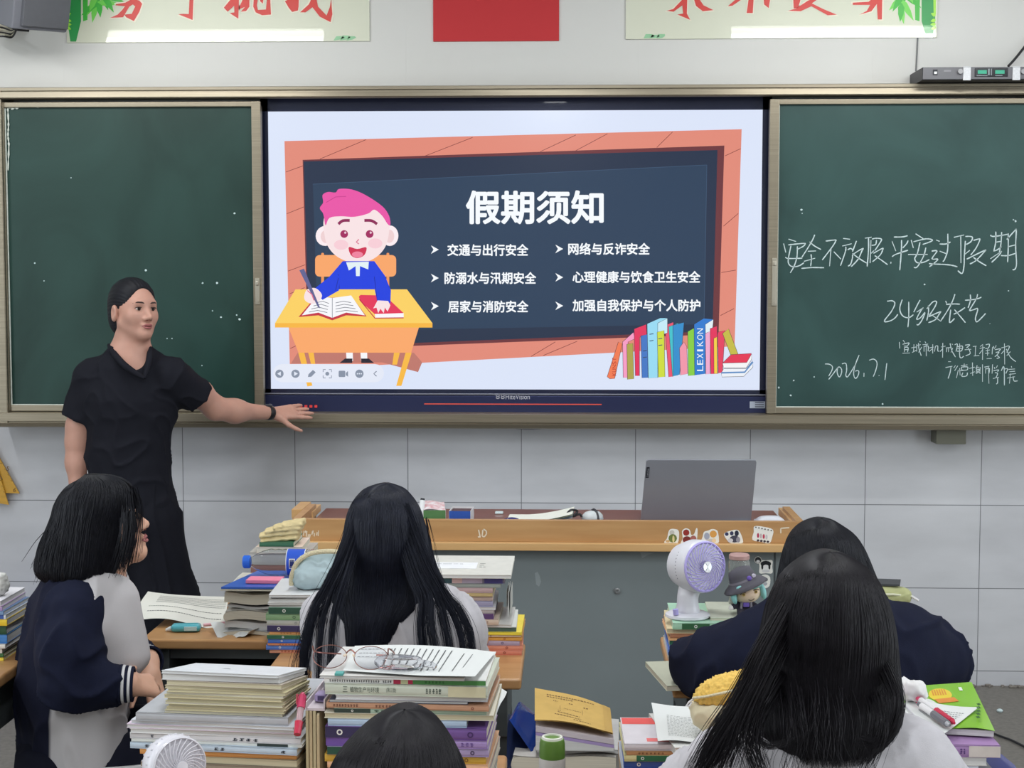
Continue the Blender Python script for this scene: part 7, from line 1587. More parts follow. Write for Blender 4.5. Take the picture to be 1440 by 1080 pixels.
for dz_, x0_, x1_, r in ((.009, -.034, .046, .0075), (.021, -.038, .050, .0070), (.032, -.026, .056, .0068), (.042, -.004, .060, .0065), (.050, .016, .062, .005)):
    cl.cone(a + Vector((x0_, -.01, dz_ - .002)), a + Vector((x1_, .0, dz_ + .006)), r, r * 1.1, .003, sq=((0, 1, 0), 4.5))
V, F = cl.mesh(.003, folds(.0025, 45, 77, (.6, 1, 1.4))); t = thing('folded_gloves', 'beige cloth folded in layers behind the plastic bottle', 'cloth', (a.x, a.y, a.z)); np_mesh('cloth_layers', V, F, mat('canvas_beige', (206, 188, 142), .9, var=.1, vscale=50, bump=.2, bscale=700), t)
# pencil case on the papers left of the straight hair
a = at(447, 826, -2.53); pc = thing('pencil_case', 'pale blue pencil case with cream zip on the paper sets', 'pencil case', (a.x, -2.50, zA2)); sd = Sdf(Matrix.Translation((a.x, -2.50, zA2)))
sd.cone((-.036, 0, .026), (.052, .01, .026), .028, .028, .03, sq=((0, 1, 0), 1.3)); sd.cone((-.026, .01, .052), (.052, .015, .060), .026, .026, .03, sq=((0, 1, 0), 1.1)); sd.cut((0, 0, .001), (0, 0, -1))
V, F = sd.mesh(.004, folds(.004, 34, 17, (1, 1, 1))); np_mesh('case_body', V, F, mat('case_pale_blue', (176, 196, 202), .8, var=.06, vscale=40), pc)
mb = MB().tube(spline([(-.062, -.020, .012), (-.060, -.022, .036), (-.046, -.020, .066), (-.016, -.014, .084), (.03, -.010, .088), (.07, -.006, .080)], 6), .0055, 8); mb.build('zip', mat('zip_cream', (206, 196, 164), .7, var=.2, vscale=300), pc)
# green pencil case at right on the stack behind the dark jacket
a = at(1256, 852, -2.56); pc = thing('pencil_case', 'olive green pencil case with a dark flap behind the dark jacket shoulder', 'pencil case', (a.x, -2.53, zG)); sd = Sdf(Matrix.Translation((a.x, -2.53, zG)))
sd.cone((-.05, 0, .018), (.032, .0, .016), .017, .015, .02, sq=((0, 1, 0), 1.6)); sd.cone((-.05, 0, .030), (.024, .0, .028), .014, .011, .012, sq=((0, 1, 0), 1.5)); sd.cut((0, 0, .001), (0, 0, -1))
V, F = sd.mesh(.003, folds(.003, 40, 19, (.6, 1, 1.2))); np_mesh('case_body', V, F, mat('case_olive', (164, 166, 120), .85, var=.08, vscale=50), pc)
MB().tube([(-.06, -.026, .026), (0, -.027, .027), (.044, -.014, .020)], .0025, 6).build('zip', mat('zip_pale', (206, 206, 180), .6), pc); MB().prism([(-.06, -.012, .044), (.018, -.010, .042), (.026, .018, .048), (-.06, .02, .05)], (0, 0, .004)).build('flap', mat('flap_dark', (62, 64, 68), .7), pc); MB().tube([(.044, -.014, .02), (.058, -.02, .012)], .003, 6).build('pull_tab', mat('pen_white', (0, 0, 0)), pc)
# ---- desk fan
def fan_head(parent, X, R, dp, ring_m, shell_m, blade_m, hub_m, n=26, twist=1.05, cowl=None):
    def P(mb): mb.v = [tuple(X @ Vector(p)) for p in mb.v]; return mb
    P(MB().lathe([(R * .96, 0), (R * 1.0, -.002), (R * 1.04, -.010), (R * 1.04, -dp * .45), (R * .86, -dp * .86), (R * .45, -dp), (0, -dp * 1.02)], 40)).build('housing', shell_m, parent)
    P(MB().lathe([(R * .98, -.004), (R * 1.005, .002), (R * .95, .004), (R * .90, .001), (R * .90, -.006)], 40)).build('front_ring', ring_m, parent)
    mb = MB()
    for k in range(n):
        a0 = 2 * math.pi * k / n; pts = []
        for i in range(9):
            f = i / 8; r = R * (.22 + .70 * f); a = a0 + twist * (1 - f) ** 1.3; pts.append((r * math.cos(a), r * math.sin(a), .003 + .006 * (1 - f ** 2)))
        mb.tube(pts, [R * (.013 + .013 * i / 8) for i in range(9)], 5)
    for f in (.55, .78): mb.tube([(R * f * math.cos(t), R * f * math.sin(t), .004) for t in np.linspace(0, 2 * math.pi, 33)], R * .012, 5, cap=False)
    P(mb).build('front_grille', ring_m, parent, 60)
    P(MB().lathe([(0, .011), (R * .2, .0105), (R * .24, .007), (R * .24, 0)], 24)).build('hub', hub_m, parent)
    mb = MB()
    for k in range(5):
        a0 = k * 1.2566
        mb.grid(lambda u, v: Vector(((R * (.2 + .68 * u)) * math.cos(a0 + v * .95 + u * .3), (R * (.2 + .68 * u)) * math.sin(a0 + v * .95 + u * .3), -.010 - .016 * v)), 6, 6).grid(lambda u, v: Vector(((R * (.2 + .68 * u)) * math.cos(a0 + v * .95 + u * .3), (R * (.2 + .68 * u)) * math.sin(a0 + v * .95 + u * .3), -.0112 - .016 * v)), 6, 6, flip=True)
    P(mb).build('blades', blade_m, parent, 60)
    P(MB().lathe([(R * .93, -.03), (0, -.032)], 30)).build('inner_back', cowl or blade_m, parent)
FW_ = mat('fan_white', (214, 214, 222), .35, coat=.2); FL_ = mat('fan_lilac', (178, 168, 228), .35); FP_ = mat('fan_purple', (78, 64, 156), .45); FD_ = mat('fan_dark', (46, 40, 74), .6); FS_ = mat('fan_silver', (176, 180, 184), .25, .8)
FYY = -2.56; a = at(967, 862, FYY); fn = thing('desk_fan', 'white and purple round desk fan on the book stack', 'fan', (a.x, FYY, zFan)); inv = fn.matrix_basis.inverted()
c = inv @ at(991, 797, FYY - .02); d = Vector((math.sin(.58), -math.cos(.58), .10)).normalized(); X = Matrix.Translation(c) @ d.to_track_quat('Z', 'Y').to_matrix().to_4x4(); R_ = 36.5 * 3.33 / FPX
fan_head(fn, X, R_, .086, FL_, FW_, FP_, FS_, 27, 1.1, FD_)
mb = MB()
for k in (0, 2): mb.prism([X @ Vector((0, 0, .0112))] + [X @ Vector((R_ * .22 * math.cos(q), R_ * .22 * math.sin(q), .0112)) for q in (k * 1.57 + .9, k * 1.57 + 1.3, k * 1.57 + 1.7, k * 1.57 + 2.1)], d * .0006)
mb.build('hub_badge', mat('badge_white', (232, 234, 238), .3), fn, 0)
sd = Sdf(); b0 = Vector((a.x, FYY, zFan)); nk = at(967, 838, FYY); ctr = at(975, 812, FYY)
sd.cone(b0 + Vector((0, 0, .016)), nk, .027, .018, .02); sd.cone(nk, ctr + Vector((-.002, .014, -.010)), .018, .030, .02); sd.cut(tuple(b0 + Vector((0, 0, .004))), (0, 0, -1)); V, F = sd.mesh(.003); np_mesh('neck', V, F, FW_, fn)
MB().lathe([(0, 0), (.046, 0), (.050, .003), (.049, .008), (.040, .012), (0, .014)], 36, sx=1.0, sy=.95).build('base', FW_, fn)
MB().tube([(-.028, -.030, .012), (-.029, -.031, .024)], .006, 12).build('switch_knob', FL_, fn)
mb = MB()
for k in range(9):
    q = X @ (Matrix.Rotation(2.5 + k * .13, 4, 'Z') @ Vector((R_ * 1.01, 0, -.030))); mb.box(q, (.004, .004, .003), r=.001)
mb.build('vent_slots', mat('slot_grey', (120, 120, 130), .6), fn, 0)
# ---- jar and doll behind the fan
zJ = zFan; JY = -2.44; a = at(1039, 842, JY); jr = thing('jar', 'glass jar with a pinkish lid behind the doll', 'jar', (a.x, JY, zJ)); hj = at(1039, 779, JY).z - zJ
GL = mat('jar_glass', (220, 222, 220), .04, trans=.85, ior=1.3)
pr = [(.019, 0), (.024, .004), (.0245, hj * .55), (.0240, hj * .84), (.021, hj * .90)]
MB().lathe(pr + [(r - .0016, z_ + (.002 if i == len(pr) - 1 else 0)) for i, (r, z_) in reversed(list(enumerate(pr)))] + [pr[0]], 28).build('glass_body', GL, jr, 60); MB().lathe([(0, .003), (.021, .003), (.022, hj * .45), (0, hj * .46)], 24).build('contents', mat('jar_contents', (140, 146, 140), .7, var=.3, vscale=120), jr)
MB().lathe([(.0215, hj * .90), (.0235, hj * .91), (.0235, hj * .98), (.021, hj), (0, hj)], 28).build('lid', mat('jar_lid', (176, 140, 136), .4), jr)
bk2 = book('pale open workbook lying behind the desk fan under the doll', at(1035, 862, -2.60).x, -2.595, zFan + .0002, .11, .17, .006, (204, 208, 190), spine=False, name='book', rz=-.02)
dY = -2.555; a = at(1047, 858, dY); zd = zFan + .0065; dl_ = thing('plush_doll', 'small plush doll with a wide grey hat beside the desk fan', 'doll', (a.x, dY, zd)); MM = 3.38 / FPX
hc = at(1050, 829, dY); HATR = mat('plush_grey', (88, 86, 94), .95, bump=.3, bscale=900); FCE = mat('plush_skin', (232, 206, 184), .9, bump=.15, bscale=900); TEAL = mat('plush_teal', (140, 196, 196), .95, bump=.3, bscale=700); DKP = mat('plush_dark', (46, 44, 56), .95); EYB = mat('plush_thread_brown', (84, 58, 52), .8); EYG = mat('plush_thread_yellow', (206, 176, 96), .8)
tl_ = Matrix.Translation(hc) @ rotf(.12, -.05, -.22)
sd = Sdf(tl_); sd.ell((0, 0, -.004), (.033, .028, .026), .01); V, F = sd.mesh(.0025); np_mesh('head', V, F, FCE, dl_)
sd = Sdf(tl_); sd.ell((0, .006, .004), (.0365, .030, .030), .01); sd.ell((0, -.030, -.018), (.030, .020, .024), .006, '-'); sd.ell((.014, -.024, .009), (.018, .007, .007), .006); sd.ell((-.014, -.024, .012), (.014, .006, .005), .006); sd.ell((.032, -.012, -.010), (.007, .012, .018), .006); sd.ell((-.034, -.012, -.008), (.006, .012, .016), .006); V, F = sd.mesh(.0025); np_mesh('yarn_hair', V, F, TEAL, dl_)
inv = dl_.matrix_basis.inverted(); Xh = inv @ tl_ @ Matrix.Translation((-.002, .004, .016)) @ Matrix.Rotation(-.16, 4, 'Y')
MB().lathe([(0, .034), (.016, .034), (.025, .030), (.029, .018), (.031, .006), (.044, -.002), (.050, -.008), (.049, -.011), (.040, -.005), (.028, .001), (0, .003)], 36, X=Xh, sy=.9).build('hat', HATR, dl_, 60)
mb = MB().lathe([(.0305, .010), (.0318, .005), (.0322, .002), (.030, .0015)], 36, X=Xh, sy=.9); mb.build('hat_band', mat('plush_band', (128, 124, 134), .9), dl_, 60)
mb = MB(); 
for k, (x_, z_, r, m_) in enumerate(((.010, .010, .0055, mat('plush_violet', (112, 92, 176), .9)), (.022, .011, .0045, mat('plush_pale', (196, 192, 206), .9)))): mb.lathe([(0, .002), (r * .8, .0018), (r, 0), (r, -.002)], 10, m_, X=Xh @ Matrix.Translation((x_, -.0285 + .004 * k, z_)) @ Matrix.Rotation(math.pi / 2, 4, 'X'))
mb.build('hat_trim', None, dl_, 60)
mb = MB(); tf = inv @ tl_
for sx in (-1, 1):
    mb.tube([tf @ Vector((sx * (.014 + .0075 * math.cos(t)), -.0268 + .002 * math.cos(t) ** 2, -.003 + .0035 * math.sin(t))) for t in np.linspace(.1, 3.0, 7)], .0011, 5, EYB)
    mb.lathe([(0, .0012), (.0032, .001), (.0036, 0)], 10, EYG, X=tf @ Matrix.Translation((sx * .014, -.0268, -.0045)) @ Matrix.Rotation(math.pi / 2, 4, 'X')); mb.lathe([(0, .002), (.0018, .0018), (.002, 0)], 8, EYB, X=tf @ Matrix.Translation((sx * .014, -.0269, -.0042)) @ Matrix.Rotation(math.pi / 2, 4, 'X'))
mb.tube([tf @ Vector((x_, -.0275, -.0165 - .0035 * math.cos(x_ * 190))) for x_ in np.linspace(-.0065, .0065, 7)], .0011, 5, EYB); mb.build('stitched_face', None, dl_, 60)
bc = a + Vector((0, .004, 0)); sd = Sdf(); sd.cone((a.x + .002, dY + .004, zd + .004), (hc.x, dY + .004, hc.z - .018), .017, .012, .008)
for sx in (-1, 1): sd.cone((a.x + sx * .010, dY, hc.z - .030), (a.x + sx * .026, dY - .012, hc.z - .036), .0075, .0065, .006); sd.cone((a.x + sx * .009, dY - .004, zd + .008), (a.x + sx * .012, dY - .03, zd + .008), .0085, .008, .006)
sd.cut((0, 0, zd + .001), (0, 0, -1)); V, F = sd.mesh(.0025); np_mesh('coat', V, F, DKP, dl_)
mb = MB()
for sx in (-1, 1): mb.lathe([(0, -.006), (.005, -.004), (.006, 0), (.005, .004), (0, .006)], 10, X=inv @ Matrix.Translation((a.x + sx * .031, dY - .014, hc.z - .038)))
mb.build('hand', mat('plush_white', (226, 222, 220), .9), dl_)
mb = MB()
for sx in (-1, 1): mb.tube([inv @ Vector((a.x + .002 + sx * .010, dY - .013, hc.z - .024)), inv @ Vector((a.x + .002 + sx * .012, dY - .016, hc.z - .048))], .003, 6, mat('plush_band', (0, 0, 0)))
mb.box(inv @ Vector((a.x + .002, dY - .0145, hc.z - .031)), (.013, .004, .010), mat('plush_violet', (0, 0, 0)), r=.001).build('scarf', None, dl_, 60)
# ---- white fluffy ball at the far left edge
a = at(-4, 826, -2.60); sd = Sdf(Matrix.Translation((a.x, -2.60, zF))); sd.ell((0, 0, .024), (.027, .024, .024), .01); sd.ell((-.03, 0, .02), (.02, .02, .018), .01); sd.ell((.012, -.006, .042), (.012, .012, .012), .008); V, F = sd.mesh(.003, folds(.003, 160, 3, (1, 1, 1)))
t = thing('fluffy_toy', 'white fluffy toy on the book stack at the far left edge', 'toy', (a.x, -2.60, zF)); np_mesh('fur_body', V, F, mat('fluff_white', (216, 216, 212), .95), t)
# ---- on the exercise book pile and beside it
cd = atz(439, 1008, .93); tb_ = thing('pen_tray', 'white paper box holding small things between the two lower piles', 'box', (cd.x - .002, -3.60, .9272), -.05)
MB().box((0, .07, .002), (.030, .14, .004)).box((.014, .07, .010), (.002, .14, .016)).box((-.014, .07, .008), (.002, .14, .012)).box((0, .139, .016), (.03, .002, .028)).build('tray', mat('tray_paper', (214, 204, 210), .7), tb_)
t = thing('clip', 'lilac plastic clip in the white paper box', 'clip', (cd.x + .002, -3.56, .9316), -.1); MB().box((0, 0, .008), (.018, .026, .012), r=.002).build('clip_body', mat('clip_lilac', (164, 150, 192), .4), t); MB().box((.002, -.0138, .008), (.011, .001, .007)).build('clip_face', mat('clip_dark', (70, 60, 100), .4), t)
t = thing('eraser', 'grey rounded eraser at the back of the white paper box', 'eraser', (cd.x + .003, -3.49, .9316), .2); MB().box((0, 0, .008), (.020, .018, .014), r=.005).build('eraser_body', mat('eraser_grey', (150, 150, 156), .7), t)
p0 = at(418, 1033, -3.635); p1 = at(426, 974, -3.585); pen('pen', 'clear pen with pink grip propped up between the lower piles', p0, p1, .0062, [('cap', 0, .30, .9, 1.05, RED2), ('barrel', .30, .62, .8, .85, CLR), ('grip', .62, .92, 1.1, 1.05, PINK), ('tip', .92, 1.0, .9, .4, PINK)], RED2)
# ---- on the pile with the eyeglasses
dzp = z6 + .0008
def tp(u, v, lift=0.0):
    p = atz(u, v, dzp); p.z += lift; return p
sheet('paper', 'printed white sheet under the eyeglasses, its right corner lifting', 'paper', [tp(482, 946), tp(668, 958), at(697, 920, -3.46), tp(499, 911)], lambda a, b: .003 + .006 * math.sin(a * 3.1) * b + .010 * max(0, a - .6) * (1 - b), PAPER, 30, 16,
      printed=[(.06, .30, .45, .9, 3, .012, .03)] + [(.30 + .045 * k,   .309 + .045 * k, .12 + .02 * (k % 3), .86, 26, .016, .02) for k in range(10)] + [(.80, .808, .15, .8, 30, .012, .02), (.86, .867, .3, .8, 20, .012, .02)], seed=7)
gl = thing('eyeglasses', 'thin framed eyeglasses lying upside down on the printed sheet', 'eyeglasses', tuple(tp(488, 944, .004)), -.10); RG = mat('glasses_frame', (150, 104, 96), .25, .8); MMg = 2.33 / FPX
LN = mat('lens_glass', (236, 236, 240), .03, trans=1.0, ior=1.12)
def lens(cx, cy, m_=None): return [Vector((cx + .0265 * math.cos(t) * (1 + .06 * math.sin(t)), cy + .012 * math.cos(t) * .2, .0225 + .0225 * math.sin(t))) for t in np.linspace(0, 2 * math.pi, 29)]
tg_ = Matrix.Rotation(math.radians(-52), 4, 'X')
for k, cx in enumerate((-.032, .034)):
    P = [tg_ @ p for p in lens(cx, 0)]; lo_ = MB().tube(P, .0007, 6, cap=False).build('lens_rim', RG, gl); MB().prism([p for p in P[:-1]], tg_ @ Vector((0, .0012, 0))).build('lens', LN, lo_, 40)
br = [tg_ @ Vector(p) for p in ((-.007, 0, .03), (0, -.004, .034), (.008, 0, .03))]; MB().tube(spline(br, 5), .0012, 6).build('bridge', RG, gl)
for s, x_ in ((-1, -.058), (1, .060)): MB().tube(spline([tg_ @ Vector((x_, 0, .03)), tg_ @ Vector((x_ + .002 * s, -.01, .034)), Vector((x_ + .004 * s, .05, .012)), Vector((x_ - .03 * s, .075, .004))], 5), .0012, 6).build('temple', RG, gl)
MB().tube([tg_ @ Vector((-.005, -.004, .024)), tg_ @ Vector((-.008, -.006, .020))], .002, 6).tube([tg_ @ Vector((.006, -.004, .024)), tg_ @ Vector((.009, -.006, .020))], .002, 6).build('nose_pad', mat('nose_pad_clear', (220, 200, 180), .2), gl)
a = tp(478, 947); t = thing('index_tab', 'small teal index tab sticking out below the eyeglasses', 'tab', (a.x, a.y - .004, dzp - .001)); MB().box((0, 0, .002), (.013, .016, .004), r=.0005).build('tab_body', mat('tab_teal', (84, 160, 156), .5), t)
a = tp(562, 944); t = thing('glasses_case', 'clear glossy plastic case right of the eyeglasses', 'case', (a.x, a.y, dzp + .006), -.12)
CLP = mat('clear_plastic', (232, 233, 238), .05, trans=.93, ior=1.2)
MB().lathe([(0, .0), (.034, 0), (.040, .005), (.040, .010), (.034, .016), (0, .019)], 36, sx=1.0, sy=.55).build('case_body', CLP, t); MB().box((.012, -.012, .0205), (.02, .008, .001)).build('case_label', mat('case_label_grey', (120, 122, 132), .5), t); MB().tube([(.038, 0, .008), (.052, .0, .006), (.058, -.002, .004)], [.006, .005, .004], 8).build('clasp', CLP, t)
# white sheets sticking out at the right of that pile
sheet('paper', 'white sheets sticking out at the right side of the eyeglasses pile', 'paper', [at(690, 1008, -3.58), at(696, 1012, -3.56), at(713, 970, -3.44), at(694, 958, -3.44)], lambda a, b: .004 * math.sin(b * 5), PAPER, 8, 10)
# ---- bench in the aisle: envelopes, notebooks, roll, thermos, blue folder
cY = -2.98; x0c = at(808, 1060, cY).x; zc_ = .5
for i_, (t, w, col, lab, rl_, dx, dy, dd) in enumerate(((.030, .165, (190, 186, 176), 'thick white magazine, lowest under the brown envelopes', False, 0, 0, .22), (.028, .17, (180, 176, 170), 'grey edged magazine, second lowest under the envelopes', False, .004, .004, .22), (.028, .168, (196, 192, 184), 'thick cream magazine low under the brown envelopes', False, -.003, 0, .22), (.030, .168, (188, 184, 178), 'thick grey magazine in the middle under the envelopes', False, .004, .006, .22),
        (.036, .205, (200, 196, 190), 'magazine folded over with a round fold beside the green capped thermos', True, -.022, -.012, .23), (.008, .160, (206, 206, 204), 'thin white magazine above the round folded one', False, .006, 0, .21))):
    zc_ = folded(lab, x0c + dx, cY + dy, zc_, w, dd, t, col, 30 + i_, rl_, -.06 + .03 * math.sin(i_ * 1.7))
tz = zc_
KR = mat('kraft_paper', (206, 170, 96), .75, var=.06, vscale=30)
E4 = [Vector(at(u, v, y)) for u, v, y in ((752, 1013, cY - .02), (862, 1031, cY - .02), (858, 998, cY + .17), (752, 966, cY + .19))]
mid = sum(E4, Vector()) / 4; ev = thing('envelope', 'brown kraft envelope with printed text topping the aisle pile', 'envelope', mid)
def ep(a, b, l=0.0): return (E4[0] * (1 - a) + E4[1] * a) * (1 - b) + (E4[3] * (1 - a) + E4[2] * a) * b + Vector((0, 0, l + .004 * math.sin(a * 3) + .003 * math.sin(b * 5 + a * 4))) - mid
MB().grid(lambda a, b: ep(a, b, .001), 20, 14).grid(lambda a, b: ep(a, b, -.001), 20, 14, flip=True).build('envelope_body', KR, ev, 180)
MB().grid(lambda a, b: ep(.90 + .1 * a, b, .0018), 4, 14).build('flap', mat('kraft_flap', (196, 160, 90), .75), ev, 180)
mb = MB(); rnd = random.Random(3); IKB = mat('ink_faded', (120, 92, 60), .8)
for b_, a0, a1, ln_, sk in ((.86, .16, .78, .035, 0), (.80, .16, .5, .03, 0), (.70, .24, .30, .02, 0), (.70, .45, .50, .02, 0), (.66, .64, .70, .03, 0), (.50, .38, .60, .012, 0), (.36, .30, .34, .02, 0), (.30, .30, .58, .03, 0), (.20, .26, .6, .03, 0), (.12, .5, .72, .03, 0)):
    x_ = a0
    while x_ < a1: e = min(a1, x_ + ln_ * rnd.uniform(.5, 1)); mb.poly([ep(x_, b_, .0016), ep(e, b_, .0016), ep(e, b_ + .022, .0016), ep(x_, b_ + .022, .0016)]); x_ = e + .012
for x_ in (.33, .62): mb.poly([ep(x_, .42, .0016), ep(x_ + .004, .42, .0016), ep(x_ + .004, .58, .0016), ep(x_, .58, .0016)])
mb.build('printed_text', IKB, ev, 0)
E5 = [p + Vector((.002, -.002, -.012)) for p in E4]; 
bulk = thing('envelope', 'second brown envelope, thickly filled, under the printed one in the aisle', 'envelope', mid + Vector((0, 0, -.03)))
q = [p - mid + Vector((0, 0, .03)) for p in E5]; MB().prism(q, (0, 0, -.010)).build('envelope_body', mat('paper_lilac_white', (200, 190, 196), .8), bulk)
wd_ = thing('notebook', 'stack wedge of lilac notebooks propping the brown envelopes', 'notebook', (mid.x, mid.y, tz)); o_ = Vector((mid.x, mid.y, tz))
q = [p + Vector((0, 0, -.0110)) for p in E5]; lq = [p - o_ for p in q]; MB().prism(lq, (0, 0, -.006)).build('cover', cm((168, 148, 196)), wd_); q = [p - Vector((0, 0, .0062)) for p in q]; bt = [Vector((p.x, p.y, tz)) for p in q]; V = [p - o_ for p in q + bt]
MB().add(V, [(0, 1, 2, 3), (7, 6, 5, 4), (0, 4, 5, 1), (1, 5, 6, 2), (2, 6, 7, 3), (3, 7, 4, 0)]).build('pages', PAGEW, wd_, 0)
fo = thing('folder', 'dark blue glossy plastic folder leaning left of the aisle pile', 'folder', (at(738, 1050, -2.88).x, -2.90, .5)); o_ = fo.location
for k, (P, mm) in enumerate((([(716, 1012, -2.95), (757, 1072, -2.95), (757, 1010, -2.80), (729, 988, -2.80)], mat('folder_deep_blue', (30, 62, 140), .2, coat=.6)), ([(712, 1080, -2.98), (752, 1082, -2.98), (735, 1020, -2.86), (714, 1005, -2.86)], mat('folder_navy', (26, 36, 66), .25, coat=.5)))):
    MB().prism([Vector(at(*p)) - o_ for p in P], (.004, .006, 0)).build('cover', mm, fo)
MB().box((0, .02, .06), (.05, .16, .12), r=.006).build('folder_box', mat('folder_navy', (0, 0, 0)), fo)
ty = -3.20; a = at(776.5, 1080, ty); MMt = 2.74 / FPX; tm = thing('thermos', 'white thermos bottle with a green cap in the aisle', 'bottle', (a.x, ty, .5)); zt_ = at(776, 1036, ty).z - .5; rb = 19.0 * MMt; cg = mat('thermos_green', (96, 132, 58), .4); zc0 = at(776, 1063, ty).z - .5
MB().lathe([(0, 0), (rb * .95, 0), (rb, .004), (rb, zc0 - .006), (rb * .96, zc0)], 32).build('bottle_body', mat('thermos_white', (206, 200, 196), .4), tm)
MB().lathe([(rb * .97, zc0 - .002), (rb * .98, zc0), (rb * .96, zt_ - .012), (rb * .88, zt_ - .004), (rb * .70, zt_ - .002), (0, zt_ - .002)], 32).build('cap', cg, tm)
MB().lathe([(rb * .60, zt_ - .003), (rb * .62, zt_ + .001), (rb * .78, zt_ + .0005), (rb * .82, zt_ - .004)], 32).build('cap_ring', mat('thermos_ring', (222, 224, 212), .4), tm)
# ---- lower right: sheets and the yellow pouch
zq = zD + .0006 + .013 * 1.0
xx = [atz(u, v, zq + .002) for u, v in ((925, 1044), (1010, 1046), (1030, 1000), (916, 990))]
sheet('paper', 'white answer sheets under the yellow pouch', 'paper', xx, lambda a, b: .002 + .002 * math.sin(a * 6 + b * 3), PAPER, 16, 12, printed=[(.18, .9, .1, .7, 14, .006, .05)], seed=9)
zy = zq + .008; a = at(1012, 1022, -3.33); yp = thing('pouch', 'yellow fleece topped cream pouch lying on the white sheets', 'pouch', (a.x + .01, -3.40, zy)); X = Matrix.Translation((a.x + .010, -3.40, zy)) @ rotf(.15)
sd = Sdf(X); sd.cone((-.034, 0, .036), (.05, .01, .040), .034, .036, .02, sq=((0, 1, 0), .85)); sd.cut((0, 0, .001), (0, 0, -1)); sd.cut((0, 0, .052), (0, 0, 1)); V, F = sd.mesh(.003, folds(.004, 30, 5, (1, 1, 1))); np_mesh('cloth_body', V, F, mat('pouch_cream', (212, 202, 172), .85, var=.05, vscale=40), yp)
rn = np.random.RandomState(4)
sd = Sdf(X); sd.cone((-.032, 0, .054), (.058, .010, .062), .030, .036, .02, sq=((0, 1, 0), .85)); sd.cone((-.01, 0, .066), (.075, .012, .080), .026, .028, .02, sq=((0, 1, 0), .85)); sd.cut((0, 0, .053), (0, 0, -1)); sd.cone((-.05, -.032, .066), (.07, -.034, .094), .0035, .0035, .006, '-')
V, F = sd.mesh(.0026, folds(.0045, 150, 6, (1, 1, 1))); np_mesh('fleece_top', V, F, mat('fleece_yellow', (224, 186, 98), .95, var=.14, vscale=200), yp)
inv = yp.matrix_basis.inverted() @ X
MB().tube([inv @ Vector(p) for p in spline([(-.066, -.010, .062), (-.045, -.029, .070), (0, -.034, .080), (.05, -.036, .090)], 5)], .0024, 6).build('zip', mat('zip_cream', (0, 0, 0)), yp); MB().tube([inv @ Vector(p) for p in ((-.066, -.010, .060), (-.074, -.014, .056), (-.078, -.014, .050), (-.073, -.014, .050), (-.068, -.012, .056))], .0016, 6).build('pull_loop', mat('pen_white', (0, 0, 0)), yp)
# ---- far lower right: green book, sheet, tissue, pens
zg = zE + .0004; G4 = [atz(u, v, zg) for u, v in ((1268, 1030), (1399, 1040), (1366, 967), (1255, 975))]; o_ = sum(G4, Vector()) / 4
gb = thing('book', 'bright green workbook with a yellow oval on its cover at lower right', 'book', o_); LG_ = mat('cover_bright_green', (134, 190, 50), .3, coat=.3)
def gq(a, b, l=0.0): return (G4[0] * (1 - a) + G4[1] * a) * (1 - b) + (G4[3] * (1 - a) + G4[2] * a) * b + Vector((0, 0, l + .006 * math.exp(-((a - .8) / .25) ** 2) * (1 - b))) - o_
MB().grid(lambda a, b: gq(a, b, .010), 20, 12).build('cover', LG_, gb, 180)
mb = MB(); mb.prism([gq(a, b) for a, b in ((.02, .01), (.99, .01), (.99, .99), (.02, .99))], (0, 0, .0092)); mb.build('pages', PAGEW, gb, 0)
mb = MB(); YL = mat('print_yellow', (236, 210, 60), .3, coat=.3); OR = mat('print_orange', (226, 140, 60), .3, coat=.3)
mb.poly([gq(.55 + .14 * math.cos(t), .74 + .15 * math.sin(t), .0108) for t in np.linspace(0, 6, 18)], YL)
for k in range(6): mb.poly([gq(.46 + .03 * k, .72, .0112), gq(.475 + .03 * k, .72, .0112), gq(.475 + .03 * k, .86, .0112), gq(.46 + .03 * k, .86, .0112)], OR)
mb.poly([gq(.50, .54, .0109), gq(.74, .56, .0109), gq(.70, .66, .0109), gq(.46, .64, .0109)], OR)
V, Fs, _ = text_mesh('双'); mb.add([gq(.44 + a * .13, .08 + b * .22, .0125) for a, b in V], Fs, mat('print_white', (226, 230, 220), .4))
for k in range(5): mb.poly([gq(.84 + .02 * k, .12 + .07 * k, .0162), gq(.88 + .02 * k, .14 + .07 * k, .0162), gq(.87 + .02 * k, .18 + .07 * k, .0162), gq(.83 + .02 * k, .16 + .07 * k, .0162)], mat('print_dark_green', (40, 90, 30), .4))
mb.poly([gq(.80, .80, .0112), gq(.84, .80, .0112), gq(.84, .88, .0112), gq(.80, .88, .0112)], mat('print_white', (0, 0, 0)))
mb.build('cover_print', None, gb, 0)
zs = zg + .018
sheet('paper', 'folded white sheet under the two pens at lower right', 'paper', [atz(1258, 1026, zs), atz(1322, 1034, zs), atz(1376, 994, zs + .002), atz(1276, 984, zs)], lambda a, b: .003 * math.sin(a * 4 + b * 2), PAPER, 16, 12, printed=[(.55, .9, .55, .8, 4, .012, .05)], seed=12)
a = atz(1282, 990, zs); sd = Sdf(Matrix.Translation((a.x, a.y, zs))); rn2 = random.Random(6)
for k in range(9): sd.ell((rn2.uniform(-.018, .016), rn2.uniform(-.012, .018), rn2.uniform(.010, .026)), (rn2.uniform(.010, .016), rn2.uniform(.012, .018), rn2.uniform(.009, .014)), .008)
sd.cut((0, 0, .004), (0, 0, -1)); V, F = sd.mesh(.003, folds(.006, 38, 8, (1, 1, 1))); t = thing('tissue', 'crumpled white tissue beside the pens at lower right', 'tissue', (a.x, a.y, zs)); np_mesh('crumpled_paper', V, F, mat('tissue_white', (214, 212, 212), .9), t)
zp = zs + .0085
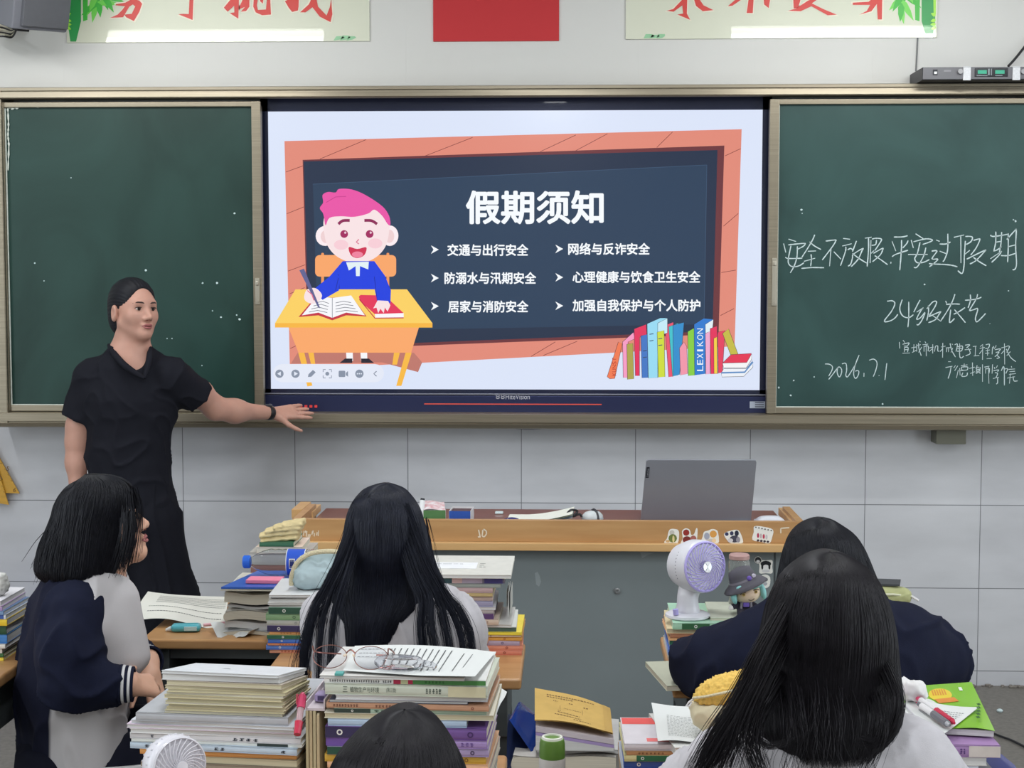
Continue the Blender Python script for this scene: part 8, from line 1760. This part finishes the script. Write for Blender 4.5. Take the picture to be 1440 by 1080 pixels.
pen('pen', 'crimson and clear retractable pen at lower right', atz(1342, 1017, zp), atz(1288, 980, zp + .006), .0055, [('tip', 0, .06, .4, .9, RED2), ('grip', .06, .45, 1, 1.1, RED2), ('barrel', .45, .86, .95, .95, WHP), ('button', .86, 1, .7, .7, PINK)], PINK, 'pens at lower right')
pen('pen', 'grey and white retractable pen in front of the crimson one', atz(1336, 1020, zp), atz(1292, 990, zp + .004), .0055, [('tip', 0, .08, .4, .9, MET), ('grip', .08, .52, 1, 1.1, GRY2), ('barrel', .52, .9, .95, .95, WHP), ('button', .9, 1, .7, .7, GRY2)], MET, 'pens at lower right')
pts = [atz(1266, 985, zs + .006), atz(1280, 1000, zs + .010), atz(1290, 1012, zs + .008), atz(1296, 1030, zs + .006)]; tag(MB().tube(spline(pts, 6), .0014, 6).build('earphone_wire', mat('wire_grey', (186, 184, 190), .5)), 'thin pale wire curling over the folded sheet at lower right', 'wire')
a = at(1400, 1070, -3.45); t = thing('folder', 'dark blue folder corner at the bottom right of the frame', 'folder', (a.x - .005, -3.40, .765)); MB().prism([(-.05, -.02, .0), (.06, -.03, .0), (.07, .06, -.0), (-.05, .06, .10)], (0, .004, .004)).build('cover', mat('folder_navy_bright', (34, 40, 104), .35), t)
# ---- small white fan at the bottom edge
sY = -3.77; c = at(252, 1078, sY); sf = thing('small_fan', 'small white spiral grilled fan before the exercise book pile', 'fan', (c.x - .01, sY, DZ)); inv = sf.matrix_basis.inverted(); d = Vector((math.sin(.75), -math.cos(.75), .12)).normalized(); X = Matrix.Translation(inv @ c) @ d.to_track_quat('Z', 'Y').to_matrix().to_4x4()
SW = mat('small_fan_white', (210, 208, 216), .35, coat=.2); SG = mat('small_fan_grey', (150, 148, 160), .5); R_ = 43 * 2.16 / FPX
fan_head(sf, X, R_, .05, SW, SW, SG, SW, 26, .9, mat('small_fan_dark', (92, 90, 100), .6))
mb = MB()
for k in range(26): a0 = k * .2417; mb.tube([X @ Vector((R_ * 1.05 * math.cos(a0), R_ * 1.05 * math.sin(a0), -.012)), X @ Vector((R_ * .84 * math.cos(a0 + .2), R_ * .84 * math.sin(a0 + .2), -.045))], R_ * .035, 5)
mb.build('rear_grille', SW, sf, 60)
hz = (inv @ c).z; MB().tube([(0, .01, .01), (0, .01, hz - .03)], [.013, .011], 14).build('handle', SW, sf); MB().lathe([(0, 0), (.034, 0), (.036, .006), (.02, .014), (0, .016)], 28, X=Matrix.Translation((0, .01, 0))).build('base', SW, sf)
